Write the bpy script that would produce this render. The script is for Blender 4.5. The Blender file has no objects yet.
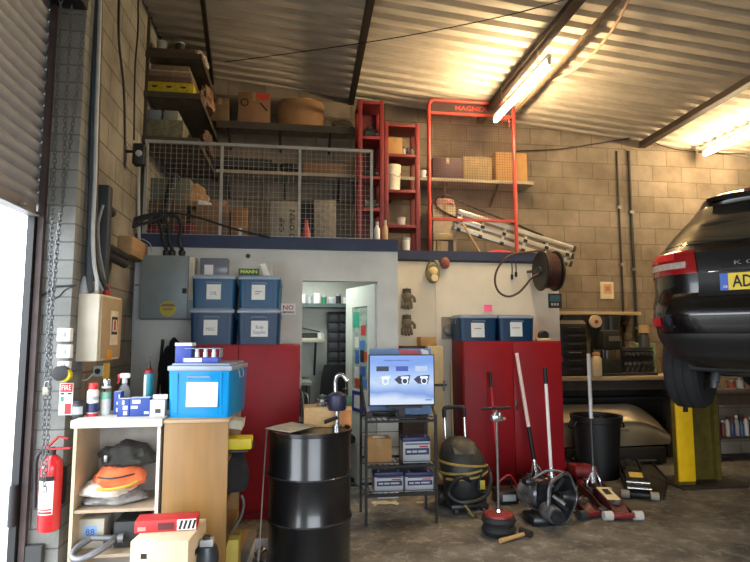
import bpy, bmesh, math, random
from mathutils import Vector, Matrix, Euler
random.seed(7)
R = math.radians
PI = math.pi
SC = bpy.context.scene
COL = SC.collection

# ------------------------------------------------------------------ camera
YAW, PITCH, FPX, CAMZ = 8.0, 5.6, 560.0, 1.6
cam_d = bpy.data.cameras.new('camera')
cam_d.sensor_width = 36.0
cam_d.lens = FPX / 750.0 * 36.0
cam_d.clip_start = 0.05
cam = bpy.data.objects.new('camera', cam_d)
COL.objects.link(cam)
cam.location = (0, 0, CAMZ)
cam.rotation_euler = (R(90 + PITCH), 0, R(-YAW))
SC.camera = cam
_CR = Euler((R(90 + PITCH), 0, R(-YAW))).to_matrix()

def ray(x, y):
    return _CR @ Vector(((x - 375.0) / FPX, (281.0 - y) / FPX, -1.0))
def P(x, y, Y):
    """photograph point -> place on the plane at distance Y down the building"""
    d = ray(x, y); t = Y / d.y
    return Vector((d.x * t, Y, CAMZ + d.z * t))
def PZ(x, y, z=0.0):
    d = ray(x, y); t = (z - CAMZ) / d.z
    return Vector((d.x * t, d.y * t, z))
def PX(x, y, X):
    d = ray(x, y); t = X / d.x
    return Vector((X, d.y * t, CAMZ + d.z * t))
def FX(x, Y):
    return P(x, 330, Y).x
def ext(x0, y0, x1, y1, Y):
    """extent of a front at distance Y: X0, X1, Zbottom, Ztop"""
    ym = (y0 + y1) / 2; xm = (x0 + x1) / 2
    return P(x0, ym, Y).x, P(x1, ym, Y).x, P(xm, y1, Y).z, P(xm, y0, Y).z

# ------------------------------------------------------------------ materials
def lin(c):
    if isinstance(c, str):
        c = c.lstrip('#'); c = [int(c[i:i + 2], 16) / 255 for i in (0, 2, 4)]
    return tuple(x / 12.92 if x <= .04045 else ((x + .055) / 1.055) ** 2.4 for x in c)
MATS = {}
def M(name, col='#888888', rough=.6, metal=0.0, var=.18, scale=9.0, bump=0.0, spec=.5, trans=0.0, emit=None, es=1.0, coat=0.0, stretch=None, col2=None, alpha=None):
    if name in MATS: return MATS[name]
    m = bpy.data.materials.new(name); m.use_nodes = True
    nt = m.node_tree; b = nt.nodes['Principled BSDF']; L = nt.links.new
    c = lin(col)
    tc = nt.nodes.new('ShaderNodeTexCoord'); src = tc.outputs['Object']
    if stretch:
        mp = nt.nodes.new('ShaderNodeMapping'); mp.inputs['Scale'].default_value = stretch
        L(src, mp.inputs['Vector']); src = mp.outputs['Vector']
    n = nt.nodes.new('ShaderNodeTexNoise'); n.inputs['Scale'].default_value = scale
    n.inputs['Detail'].default_value = 5; n.inputs['Roughness'].default_value = .6
    L(src, n.inputs['Vector'])
    r = nt.nodes.new('ShaderNodeValToRGB')
    r.color_ramp.elements[0].position = .32; r.color_ramp.elements[1].position = .68
    lo = lin(col2) if col2 else tuple(max(0, x * (1 - var)) for x in c)
    hi = c if col2 else tuple(min(1, x * (1 + var * .6)) for x in c)
    r.color_ramp.elements[0].color = (*lo, 1); r.color_ramp.elements[1].color = (*hi, 1)
    L(n.outputs['Fac'], r.inputs['Fac']); L(r.outputs['Color'], b.inputs['Base Color'])
    b.inputs['Roughness'].default_value = rough; b.inputs['Metallic'].default_value = metal
    b.inputs['Specular IOR Level'].default_value = spec
    if trans: b.inputs['Transmission Weight'].default_value = trans
    if coat:
        b.inputs['Coat Weight'].default_value = coat; b.inputs['Coat Roughness'].default_value = .05
    if alpha is not None: b.inputs['Alpha'].default_value = alpha
    if emit:
        b.inputs['Emission Color'].default_value = (*lin(emit), 1); b.inputs['Emission Strength'].default_value = es
    if bump:
        bp = nt.nodes.new('ShaderNodeBump'); bp.inputs['Strength'].default_value = bump; bp.inputs['Distance'].default_value = .02
        L(n.outputs['Fac'], bp.inputs['Height']); L(bp.outputs['Normal'], b.inputs['Normal'])
    MATS[name] = m
    return m

def block_mat(name, cols, mortar, ax, bw=.45, bh=.225, ms=.008, rough=.9, bias=0, zoff=0.0, stain=.5):
    m = bpy.data.materials.new(name); m.use_nodes = True
    nt = m.node_tree; b = nt.nodes['Principled BSDF']; L = nt.links.new
    g = nt.nodes.new('ShaderNodeNewGeometry'); s = nt.nodes.new('ShaderNodeSeparateXYZ'); L(g.outputs['Position'], s.inputs[0])
    cb = nt.nodes.new('ShaderNodeCombineXYZ'); L(s.outputs[ax], cb.inputs[0])
    ad = nt.nodes.new('ShaderNodeMath'); ad.operation = 'ADD'; ad.inputs[1].default_value = zoff
    L(s.outputs['Z'], ad.inputs[0]); L(ad.outputs[0], cb.inputs[1])
    br = nt.nodes.new('ShaderNodeTexBrick'); L(cb.outputs[0], br.inputs['Vector'])
    br.inputs['Scale'].default_value = 1.0; br.inputs['Brick Width'].default_value = bw; br.inputs['Row Height'].default_value = bh
    br.inputs['Mortar Size'].default_value = ms; br.inputs['Mortar Smooth'].default_value = .3; br.inputs['Bias'].default_value = bias
    br.inputs['Color1'].default_value = (*lin(cols[0]), 1); br.inputs['Color2'].default_value = (*lin(cols[1]), 1)
    br.inputs['Mortar'].default_value = (*lin(mortar), 1)
    n = nt.nodes.new('ShaderNodeTexNoise'); n.inputs['Scale'].default_value = 1.7; n.inputs['Detail'].default_value = 8; n.inputs['Roughness'].default_value = .65
    L(g.outputs['Position'], n.inputs['Vector'])
    r = nt.nodes.new('ShaderNodeValToRGB'); r.color_ramp.elements[0].position = .3; r.color_ramp.elements[1].position = .65
    v = 1 - stain
    r.color_ramp.elements[0].color = (v, v * .97, v * .93, 1); r.color_ramp.elements[1].color = (1, 1, 1, 1)
    L(n.outputs['Fac'], r.inputs['Fac'])
    mx = nt.nodes.new('ShaderNodeMixRGB'); mx.blend_type = 'MULTIPLY'; mx.inputs['Fac'].default_value = 1
    L(br.outputs['Color'], mx.inputs[1]); L(r.outputs['Color'], mx.inputs[2]); L(mx.outputs[0], b.inputs['Base Color'])
    b.inputs['Roughness'].default_value = rough; b.inputs['Specular IOR Level'].default_value = .2
    n2 = nt.nodes.new('ShaderNodeTexNoise'); n2.inputs['Scale'].default_value = 60; n2.inputs['Detail'].default_value = 3
    L(g.outputs['Position'], n2.inputs['Vector'])
    h = nt.nodes.new('ShaderNodeMath'); h.operation = 'MULTIPLY_ADD'; h.inputs[1].default_value = -1.0
    m2 = nt.nodes.new('ShaderNodeMath'); m2.operation = 'MULTIPLY'; m2.inputs[1].default_value = .35
    L(n2.outputs['Fac'], m2.inputs[0]); L(br.outputs['Fac'], h.inputs[0]); L(m2.outputs[0], h.inputs[2])
    bp = nt.nodes.new('ShaderNodeBump'); bp.inputs['Strength'].default_value = .6; bp.inputs['Distance'].default_value = .012
    L(h.outputs[0], bp.inputs['Height']); L(bp.outputs['Normal'], b.inputs['Normal'])
    MATS[name] = m
    return m

def see_through(name, col, fac=.5, rough=.25, tint=None):
    """tinted clear plastic: part of the light passes straight through"""
    m = bpy.data.materials.new(name); m.use_nodes = True
    nt = m.node_tree; b = nt.nodes['Principled BSDF']; L = nt.links.new
    out = nt.nodes['Material Output']
    t = nt.nodes.new('ShaderNodeBsdfTransparent'); t.inputs['Color'].default_value = (*lin(tint or col), 1)
    n = nt.nodes.new('ShaderNodeTexNoise'); n.inputs['Scale'].default_value = 5
    tc = nt.nodes.new('ShaderNodeTexCoord'); L(tc.outputs['Object'], n.inputs['Vector'])
    r = nt.nodes.new('ShaderNodeValToRGB'); c = lin(col)
    r.color_ramp.elements[0].color = (*[x * .75 for x in c], 1); r.color_ramp.elements[1].color = (*c, 1)
    L(n.outputs['Fac'], r.inputs['Fac']); L(r.outputs['Color'], b.inputs['Base Color'])
    b.inputs['Roughness'].default_value = rough
    mx = nt.nodes.new('ShaderNodeMixShader'); mx.inputs[0].default_value = fac
    L(b.outputs[0], mx.inputs[1]); L(t.outputs[0], mx.inputs[2]); L(mx.outputs[0], out.inputs['Surface'])
    MATS[name] = m
    return m

# ------------------------------------------------------------------ mesh builder
class MB:
    def __init__(s, o=(0, 0, 0)):
        s.v = []; s.f = []; s.m = []; s.mi = 0; s.o = Vector(o)
    def add(s, vs, fs, mi=None):
        k = len(s.v); s.v += [Vector(v) for v in vs]
        for f in fs:
            s.f.append([i + k for i in f]); s.m.append(s.mi if mi is None else mi)
        return s
    def box(s, c, size, rot=None, bev=0.0, mi=None, taper=None):
        sx, sy, sz = [a / 2 for a in size]
        if bev > 0:
            bm = bmesh.new(); bmesh.ops.create_cube(bm, size=1)
            for v in bm.verts: v.co = Vector((v.co.x * size[0], v.co.y * size[1], v.co.z * size[2]))
            bmesh.ops.bevel(bm, geom=bm.edges[:], offset=min(bev, min(size) * .45), segments=2, affect='EDGES', profile=.5)
            bm.verts.index_update()
            vs = [v.co.copy() for v in bm.verts]; fs = [[v.index for v in f.verts] for f in bm.faces]; bm.free()
        else:
            vs = [Vector((x, y, z)) for x in (-sx, sx) for y in (-sy, sy) for z in (-sz, sz)]
            fs = [(0, 1, 3, 2), (4, 6, 7, 5), (0, 4, 5, 1), (2, 3, 7, 6), (0, 2, 6, 4), (1, 5, 7, 3)]
        if taper:
            for v in vs:
                k = (v.z + sz) / (2 * sz)
                v.x *= taper[0] + (1 - taper[0]) * k; v.y *= taper[1] + (1 - taper[1]) * k
        if rot is not None:
            q = Euler([R(a) for a in rot]).to_matrix(); vs = [q @ v for v in vs]
        c = Vector(c)
        return s.add([v + c for v in vs], fs, mi)
    def bx(s, x0, x1, y0, y1, z0, z1, bev=0, mi=None):
        return s.box(((x0 + x1) / 2, (y0 + y1) / 2, (z0 + z1) / 2), (abs(x1 - x0), abs(y1 - y0), abs(z1 - z0)), bev=bev, mi=mi)
    def bar(s, a, b, w, h, up=(0, 0, 1), bev=0, mi=None):
        a = Vector(a); b = Vector(b); d = b - a; L_ = d.length
        if L_ < 1e-6: return s
        d.normalize(); u = Vector(up)
        if abs(d.dot(u)) > .98: u = Vector((0, 1, 0)) if abs(d.y) < .9 else Vector((1, 0, 0))
        x = d.cross(u).normalized(); z = x.cross(d).normalized()
        t = MB(); t.box((0, 0, 0), (w, L_, h), bev=bev)
        mt = Matrix((x, d, z)).transposed(); c = (a + b) / 2
        return s.add([mt @ v + c for v in t.v], t.f, mi)
    def tube(s, pts, r, seg=8, mi=None, closed=False, cap=True):
        pts = [Vector(p) for p in pts]; n = len(pts)
        rs = r if isinstance(r, (list, tuple)) else [r] * n
        vs = []; fs = []; prev = None
        for i in range(n):
            a = pts[i - 1] if (i > 0 or closed) else pts[i]
            b = pts[(i + 1) % n] if (i < n - 1 or closed) else pts[i]
            t = (b - a)
            if t.length < 1e-9: t = Vector((0, 0, 1))
            t.normalize()
            if prev is None:
                u = Vector((0, 0, 1)) if abs(t.z) < .9 else Vector((0, 1, 0))
                x = t.cross(u).normalized()
            else:
                x = (prev - t * prev.dot(t))
                x = x.normalized() if x.length > 1e-6 else t.orthogonal().normalized()
            prev = x; y = t.cross(x)
            for k in range(seg):
                an = 2 * PI * k / seg
                vs.append(pts[i] + (x * math.cos(an) + y * math.sin(an)) * rs[i])
        rng = n if closed else n - 1
        for i in range(rng):
            j = (i + 1) % n
            for k in range(seg):
                k2 = (k + 1) % seg
                fs.append((i * seg + k, i * seg + k2, j * seg + k2, j * seg + k))
        if cap and not closed:
            fs.append(tuple(reversed(range(seg)))); fs.append(tuple((n - 1) * seg + k for k in range(seg)))
        return s.add(vs, fs, mi)
    def cyl(s, a, b, r, r2=None, seg=16, mi=None, cap=True):
        return s.tube([a, b], [r, r if r2 is None else r2], seg, mi, cap=cap)
    def lathe(s, prof, c=(0, 0, 0), seg=24, axis='z', mi=None, sx=1, sy=1):
        """prof: list of (r, h); closes the ends where r = 0"""
        vs = []; fs = []; c = Vector(c); n = len(prof)
        for (r, h) in prof:
            for k in range(seg):
                a = 2 * PI * k / seg; p = Vector((r * math.cos(a) * sx, r * math.sin(a) * sy, h))
                if axis == 'x': p = Vector((p.z, p.x, p.y))
                elif axis == 'y': p = Vector((p.y, p.z, p.x))
                vs.append(c + p)
        for i in range(n - 1):
            for k in range(seg):
                k2 = (k + 1) % seg
                fs.append((i * seg + k, i * seg + k2, (i + 1) * seg + k2, (i + 1) * seg + k))
        if prof[0][0] > 1e-6: fs.append(tuple(reversed(range(seg))))
        if prof[-1][0] > 1e-6: fs.append(tuple((n - 1) * seg + k for k in range(seg)))
        return s.add(vs, fs, mi)
    def ring(s, prof, **k):
        """lathe of a closed section (no end caps)"""
        seg = k.get('seg', 24); n0 = len(s.f)
        s.lathe(list(prof) + [prof[0]], **k)
        keep = [i for i in range(len(s.f)) if i < n0 or len(s.f[i]) == 4 or seg == 4]
        s.f = [s.f[i] for i in keep]; s.m = [s.m[i] for i in keep]
        return s
    def sph(s, c, r, seg=14, rings=9, mi=None):
        rr = r if isinstance(r, (list, tuple)) else (r, r, r)
        vs = []; fs = []; c = Vector(c)
        for i in range(rings + 1):
            th = PI * i / rings
            for k in range(seg):
                a = 2 * PI * k / seg
                vs.append(c + Vector((rr[0] * math.sin(th) * math.cos(a), rr[1] * math.sin(th) * math.sin(a), -rr[2] * math.cos(th))))
        for i in range(rings):
            for k in range(seg):
                k2 = (k + 1) % seg
                fs.append((i * seg + k, i * seg + k2, (i + 1) * seg + k2, (i + 1) * seg + k))
        return s.add(vs, fs, mi)
    def prism(s, poly, a, b, plane='xz', mi=None):
        """poly (u, v) in plane, extruded along the third axis from a to b"""
        def mk(u, v, w):
            return {'xz': Vector((u, w, v)), 'xy': Vector((u, v, w)), 'yz': Vector((w, u, v))}[plane]
        n = len(poly)
        vs = [mk(u, v, a) for u, v in poly] + [mk(u, v, b) for u, v in poly]
        fs = [tuple(range(n)), tuple(reversed(range(n, 2 * n)))]
        for i in range(n):
            j = (i + 1) % n; fs.append((i, i + n, j + n, j))
        return s.add(vs, fs, mi)
    def grid(s, fn, nu, nv, th=0.0, mi=None):
        """surface fn(u, v) with thickness th along -normal guess given by fn returning (p, n)"""
        top = []; bot = []
        for i in range(nu + 1):
            for j in range(nv + 1):
                p, n = fn(i / nu, j / nv); top.append(Vector(p)); bot.append(Vector(p) - Vector(n) * th)
        fs = []; W = nv + 1
        for i in range(nu):
            for j in range(nv):
                fs.append((i * W + j, (i + 1) * W + j, (i + 1) * W + j + 1, i * W + j + 1))
        vs = top
        if th:
            N = len(top); vs = top + bot
            fs = fs + [tuple(reversed([i + N for i in f])) for f in fs]
            edge = [i * W for i in range(nu + 1)] + [nu * W + j for j in range(1, W)] + [i * W + nv for i in range(nu - 1, -1, -1)] + [j for j in range(nv - 1, 0, -1)]
            for q in range(len(edge)):
                a, b = edge[q], edge[(q + 1) % len(edge)]
                fs.append((a, a + N, b + N, b))
        return s.add(vs, fs, mi)
    def rot(s, ang, c=(0, 0, 0), axis='Z'):
        q = Matrix.Rotation(R(ang), 3, axis); c = Vector(c)
        s.v = [q @ (v - c) + c for v in s.v]; return s
    def mv(s, d):
        d = Vector(d); s.v = [v + d for v in s.v]; return s
    def jit(s, k, seed=1):
        """small dents: moves equal points equally"""
        rnd = {}
        g = random.Random(seed)
        for i, v in enumerate(s.v):
            key = (round(v.x, 4), round(v.y, 4), round(v.z, 4))
            if key not in rnd: rnd[key] = Vector((g.uniform(-k, k), g.uniform(-k, k), g.uniform(-k, k)))
            s.v[i] = v + rnd[key]
        return s
    def mesh(s, name, mats):
        me = bpy.data.meshes.new(name)
        me.from_pydata([v - s.o for v in s.v], [], s.f)
        for m in (mats if isinstance(mats, (list, tuple)) else [mats]): me.materials.append(m)
        for p, mi in zip(me.polygons, s.m):
            p.material_index = mi; p.use_smooth = True
        bm = bmesh.new(); bm.from_mesh(me); bmesh.ops.recalc_face_normals(bm, faces=bm.faces[:]); bm.to_mesh(me); bm.free()
        me.set_sharp_from_angle(angle=R(38))
        me.update()
        return me

def tag(o, label=None, cat=None, group=None, kind=None):
    if label: o['label'] = label
    if cat: o['category'] = cat
    if group: o['group'] = group
    if kind: o['kind'] = kind
    return o
def thing(name, label, cat, loc=(0, 0, 0), rz=0, group=None, rot=None):
    o = bpy.data.objects.new(name, None); COL.objects.link(o)
    o.empty_display_size = .05
    o.location = loc; o.rotation_euler = [R(a) for a in rot] if rot else (0, 0, R(rz))
    return tag(o, label, cat, group)
def part(name, mb, mats, parent, label=None, kind=None, loc=None, rot=None):
    o = bpy.data.objects.new(name, mb.mesh(name, mats) if isinstance(mb, MB) else mb); COL.objects.link(o)
    o.parent = parent
    if loc: o.location = loc
    if rot: o.rotation_euler = [R(a) for a in rot]
    if label: o['label'] = label
    if kind: o['kind'] = kind
    return o
def solid(name, label, cat, mb, mats, loc=(0, 0, 0), rz=0, group=None, rot=None):
    o = bpy.data.objects.new(name, mb.mesh(name, mats)); COL.objects.link(o)
    o.location = loc; o.rotation_euler = [R(a) for a in rot] if rot else (0, 0, R(rz))
    return tag(o, label, cat, group)
def struct(name, mb, mats, parent=None):
    o = bpy.data.objects.new(name, mb.mesh(name, mats)); COL.objects.link(o)
    o['kind'] = 'structure'
    if parent: o.parent = parent
    return o
def copy_tree(o, parent=None):
    c = o.copy(); COL.objects.link(c)
    if parent is not None: c.parent = parent
    for ch in list(o.children): copy_tree(ch, c)
    return c
def text(s, width, mat, parent, loc, rot=(90, 0, 0), height=None, depth=.0006, name='lettering', align='CENTER', bold=0.0):
    cu = bpy.data.curves.new('t', 'FONT'); cu.body = s; cu.align_x = align; cu.align_y = 'CENTER'
    cu.extrude = .01; cu.offset = bold; cu.resolution_u = 2; cu.space_line = .95
    ob = bpy.data.objects.new('t', cu); COL.objects.link(ob)
    dg = bpy.context.evaluated_depsgraph_get(); dg.update()
    me = bpy.data.meshes.new_from_object(ob.evaluated_get(dg), depsgraph=dg)
    bpy.data.objects.remove(ob); bpy.data.curves.remove(cu)
    xs = [v.co.x for v in me.vertices]; ys = [v.co.y for v in me.vertices]
    kx = width / (max(xs) - min(xs)); ky = kx if height is None else height / (max(ys) - min(ys))
    cx = (max(xs) + min(xs)) / 2; cy = (max(ys) + min(ys)) / 2
    for v in me.vertices:
        v.co = Vector(((v.co.x - cx) * kx, (v.co.y - cy) * ky, depth if v.co.z > 0 else 0))
    me.materials.clear(); me.materials.append(mat)
    me.name = name
    o = bpy.data.objects.new(name, me); COL.objects.link(o); o.parent = parent
    o.location = loc; o.rotation_euler = [R(a) for a in rot]
    return o
def spline(pts, n=6):
    """smooth path through the points"""
    pts = [Vector(p) for p in pts]; out = []
    for i in range(len(pts) - 1):
        p0 = pts[max(i - 1, 0)]; p1 = pts[i]; p2 = pts[i + 1]; p3 = pts[min(i + 2, len(pts) - 1)]
        for k in range(n):
            t = k / n
            out.append(.5 * ((2 * p1) + (p2 - p0) * t + (2 * p0 - 5 * p1 + 4 * p2 - p3) * t * t + (3 * p1 - p0 - 3 * p2 + p3) * t ** 3))
    out.append(pts[-1])
    return out
WORLD_S, TUBE_S, OFFICE_W, EXPO = 9.5, 260.0, 13.0, 0.0
SCREEN_S = .85
# ------------------------------------------------------------------ the room
XL, YB, XR, YF = -1.55, 7.1, 9.2, -2.6
YO, YS, XS = 5.65, 6.4, 1.03        # office front, store front, corner between them
DECK = 2.53
def roof(x): return 4.775 - .092 * x
def on_roof(x, y, gap=.03):
    d = ray(x, y); t = (4.775 - gap - CAMZ) / (d.z + .092 * d.x); return Vector((d.x * t, d.y * t, CAMZ + d.z * t))

blk = block_mat('grey_block', ('#938779', '#847868'), '#766b5c', 'X', zoff=.06)
blk_l = block_mat('grey_block_side', ('#9a978f', '#8b8880'), '#6e6b65', 'Y', zoff=.02)
blk_p = block_mat('pier_block', ('#8f908c', '#81827f'), '#6a6a66', 'X', bw=.44, bh=.115, ms=.005)
conc = M('stained_concrete', '#86827b', .75, var=.5, scale=2.2, bump=.25, col2='#4c4945', spec=.25)
# floor: worn concrete, with pale scuffs
fm = conc.node_tree; _b = fm.nodes['Principled BSDF']
_n = fm.nodes.new('ShaderNodeTexNoise'); _n.inputs['Scale'].default_value = 7; _n.inputs['Detail'].default_value = 11; _n.inputs['Roughness'].default_value = .78
_n.inputs['Distortion'].default_value = .15
_g = fm.nodes.new('ShaderNodeNewGeometry'); fm.links.new(_g.outputs['Position'], _n.inputs['Vector'])
_r = fm.nodes.new('ShaderNodeValToRGB'); _r.color_ramp.elements[0].position = .5; _r.color_ramp.elements[1].position = .68
_r.color_ramp.elements[0].color = (0, 0, 0, 1); _r.color_ramp.elements[1].color = (.7, .7, .7, 1)
fm.links.new(_n.outputs['Fac'], _r.inputs['Fac'])
_m = fm.nodes.new('ShaderNodeMixRGB'); _m.inputs[2].default_value = (*lin('#b9b4ab'), 1)
_src = _b.inputs['Base Color'].links[0].from_socket
fm.links.new(_src, _m.inputs[1]); fm.links.new(_r.outputs['Color'], _m.inputs['Fac']); # floor darkened with oil and painted-in shade round lift and jacks, ragged edge
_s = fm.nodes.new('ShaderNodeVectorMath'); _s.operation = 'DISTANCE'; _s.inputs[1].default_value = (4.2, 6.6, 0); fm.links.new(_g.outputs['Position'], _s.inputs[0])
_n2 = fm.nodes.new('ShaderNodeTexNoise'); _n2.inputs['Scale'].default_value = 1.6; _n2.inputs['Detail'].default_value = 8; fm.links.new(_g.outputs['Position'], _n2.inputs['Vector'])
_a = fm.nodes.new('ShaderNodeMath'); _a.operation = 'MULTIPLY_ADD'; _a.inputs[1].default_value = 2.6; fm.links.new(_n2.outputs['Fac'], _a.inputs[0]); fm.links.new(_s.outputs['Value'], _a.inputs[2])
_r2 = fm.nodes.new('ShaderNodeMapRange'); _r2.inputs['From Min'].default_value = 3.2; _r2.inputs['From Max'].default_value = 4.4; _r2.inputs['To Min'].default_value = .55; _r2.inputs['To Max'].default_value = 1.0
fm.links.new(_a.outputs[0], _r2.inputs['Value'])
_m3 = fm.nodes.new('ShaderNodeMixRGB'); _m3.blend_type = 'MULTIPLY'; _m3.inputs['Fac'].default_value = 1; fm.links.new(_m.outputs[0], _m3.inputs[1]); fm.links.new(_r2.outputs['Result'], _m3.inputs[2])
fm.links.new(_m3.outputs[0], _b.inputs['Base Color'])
roofm = M('roof_sheet', '#c2b8a6', .75, var=.22, scale=3, spec=.2, stretch=(.6, 3, 1))
steel_dk = M('dark_painted_steel', '#3a342f', .6, .2, var=.4, scale=14)
paint_w = M('white_painted_board', '#c9cac4', .7, var=.12, scale=2.5, spec=.3)
paint_c = M('cream_painted_board', '#d2cbbb', .7, var=.1, scale=2, spec=.3)
navy = M('navy_paint', '#1d2a49', .55, var=.25, scale=6)
office_w = M('office_white', '#c6c9bf', .8, var=.06)
deckm = M('dirty_chipboard', '#4a4137', .85, var=.35)
ext_g = M('yard_concrete', '#a3a19c', .9, var=.1)

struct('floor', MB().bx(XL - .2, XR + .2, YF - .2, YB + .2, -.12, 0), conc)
struct('ground', MB().bx(-14, XL - .07, -12, 16, -.16, -.02), ext_g)
struct('ground_unseen', MB().bx(XL - .07, 14, -16, YF - .2, -.16, -.02), M('unseen_dark_ground', '#3a3937', .9, var=.2, scale=20))  # unseen front ground, made dark so less light bounces up to the roof
# roof: box-profile sheets, corrugations running down the slope
mb = MB()
prof = [(0, 0), (.05, 0), (.075, .042), (.125, .042), (.15, 0)]; pitch = .19
ys = []
y = YF - .2
while y < YB + .25:
    for a, h in [(0, 0), (.075, .002), (.09, .052), (.155, .054), (.17, .002)]: ys.append((y + a, h))
    y += pitch
vs = []; fs = []
xs_ = [XL - .3, XR + .3]
for x in xs_:
    for (yy, h) in ys: vs.append((x, yy, roof(x) + h))
n = len(ys)
for i in range(n - 1): fs.append((i, i + 1, n + i + 1, n + i))
k = len(vs)
vs += [(v[0], v[1], v[2] + .03) for v in vs]; fs += [tuple(i + k for i in f) for f in fs]
mb.add(vs, fs)
struct('ceiling', mb, roofm)
# back wall, left wall with the doorway, pier
struct('wall_back', MB().bx(XL - .2, XR, YB, YB + .2, -.1, 5.0), blk)
mb = MB(); mb.bx(XL - .07, XL, 3.93, YB, -.1, 4.98); mb.bx(XL - .07, XL, YF, .35, -.1, 4.98); mb.bx(XL - .07, XL, .35, 3.69, 3.95, 4.98)
struct('wall_left', mb, blk_l)
struct('wall_pier', MB().bx(XL - .07, -1.38, 3.69, 3.93, 0, 4.95), blk_p)
struct('wall_right', MB().bx(XR, XR + .2, YF, YB, -.1, 4.6), blk_l)
mb = MB(); mb.bx(XL - .2, -.6, YF - .2, YF, -.1, 5); mb.bx(3.4, XR + .2, YF - .2, YF, -.1, 5); mb.bx(-.6, 3.4, YF - .2, YF, 2.8, 5)
struct('wall_front', mb, blk)
# roof purlins
for i, (px, py, qx, qy) in enumerate([(212, 95, 200, 0), (351, 108, 372, 0), (478, 99, 550, 0), (641, 142, 750, 76)]):
    xb = P(px, py, YB).x; q = on_roof(qx, qy, .05); p_ = on_roof(px, py, .05); k = (q.x - p_.x) / (q.y - p_.y); xf = xb + k * (YF - YB)
    w = [.04, .07, .06, .06][i]
    mb = MB(); zt = roof(xb) - .003
    zf = roof(xf) - .003; mb.bar((xb, YB, zt - .04), (xf, YF, zf - .04), w, .08)
    if i > 1: mb.bar((xb, YB, zt - .083), (xf, YF, zf - .083), w + .045, .01)
    struct('trim_%d' % (i + 1), mb, M('brown_steel', '#3b2f26', .6, .1, var=.3) if i > 1 else M('black_steel', '#211c18', .6, .1, var=.3))
_p, _q = on_roof(536, 90, .1), on_roof(618, 0, .1); _d = (_q - _p).normalized()
struct('trim_8', MB().bar(_p + _d * -.9, _q + _d * 3, .035, .035), M('thin_angle', '#5a4a3a', .6, .1))
# office front: white board wall with a doorway
DX0, DX1 = FX(302, YO), FX(377.5, YO); DZ = P(365, 281.5, YO).z
mb = MB()
mb.bx(XL, DX0, YO, YO + .1, 0, 2.47); mb.bx(DX1, XS, YO, YO + .1, 0, 2.47); mb.bx(DX0, DX1, YO, YO + .1, DZ, 2.47)
struct('wall_office', mb, paint_w)
struct('wall_office_side', MB().bx(XS - .08, XS, YO + .1, YB, 0, 2.47), office_w)
struct('wall_office_back', MB().bx(XL, XS - .08, YB - .08, YB, 0, 2.47), office_w)
XE = FX(560, YS)
mb = MB().bx(XS, XE, YS, YS + .1, 0, 2.47)
mb.bx(XE - .1, XE, YS + .1, YB, 0, 2.47)
struct('wall_store', mb, paint_c)
# mezzanine deck and its navy edge boards
mb = MB(); mb.bx(XL, XS, YO + .1, YB, 2.47, DECK); mb.bx(XS, XE, YS + .1, YB, 2.47, DECK); mb.bx(XL, XS, YO, YO + .1, 2.47, DECK); mb.bx(XS, XE, YS, YS + .1, 2.47, DECK)
struct('floor_mezzanine', mb, deckm)
struct('trim_5', MB().bx(XL, XS, YO - .03, YO, 2.465, 2.588), navy)
struct('trim_6', MB().bx(XS + .08, XE + .02, YS - .03, YS, 2.49, 2.598), navy)
# cover strip on the board joint
struct('trim_7', MB().bx(FX(436, YS), FX(439, YS), YS - .012, YS, 1.2, 2.49), paint_c)

# office door, swung into the office
door = thing('door', None, None, (DX1 - .015, YO + .1, 0), 0); door['kind'] = 'structure'
door.name = 'door_1'
doorm = M('door_white', '#d3d9cf', .5, var=.06)
ang = 107   # leaf lies along local -x when shut
W, H = .76, DZ - .012
mb = MB(); mb.bx(-W, -.58, 0, .04, .01, H); mb.bx(-.18, 0, 0, .04, .01, H); mb.bx(-.58, -.18, 0, .04, .01, 1.02); mb.bx(-.58, -.18, 0, .04, 1.92, H)
door.rotation_euler = (0, 0, R(-72))
part('door_leaf', mb, doorm, door)
part('pane', MB().bx(-.58, -.18, .015, .025, 1.02, 1.92), M('wired_glass', '#9fb2a4', .15, var=.3, scale=16), door)
mb = MB(); g = random.Random(3)
cols = ['#2f9c7c', '#c33b3b', '#3a62b0', '#d9d7c8', '#262a30', '#4c7fc4', '#d8d8d8', '#b84a30']
sm = [M('sticker_%d' % i, c, .6, var=.1) for i, c in enumerate(cols)]
spots = [(-.50, 1.78, .16, .17, 0), (-.31, 1.66, .12, .11, 1), (-.48, 1.53, .1, .12, 3), (-.33, 1.5, .14, .1, 5), (-.47, 1.37, .1, .15, 2), (-.34, 1.38, .1, .13, 4), (-.25, 1.38, .07, .1, 7), (-.48, 1.2, .12, .12, 6), (-.32, 1.22, .13, .11, 2), (-.47, 1.08, .12, .1, 7), (-.3, 1.09, .16, .09, 5)]
for (x, z, w, h, c) in spots:
    mb.bx(x - w / 2, x + w / 2, .012, .0152, z - h / 2, z + h / 2, mi=c)
part('stickers', mb, sm, door)
mb = MB(); mb.bx(-.56, -.26, -.006, 0, .78, 1.0); mb.bx(-.5, -.32, -.009, -.006, .82, .96, mi=1)
part('notice', mb, [M('royal_blue', '#2e3a94', .5), M('paper_white', '#dcdcd6', .8, var=.05)], door, 'blue framed notice on the white door')
mb = MB(); mb.cyl((-.71, -.0, 1.0), (-.71, -.05, 1.0), .012); mb.bar((-.71, -.05, 1.0), (-.6, -.05, 1.0), .018, .018); mb.bx(-.735, -.685, -.006, 0, .93, 1.09)
part('door_handle', mb, M('worn_brass', '#8a8578', .4, .8), door)

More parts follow.
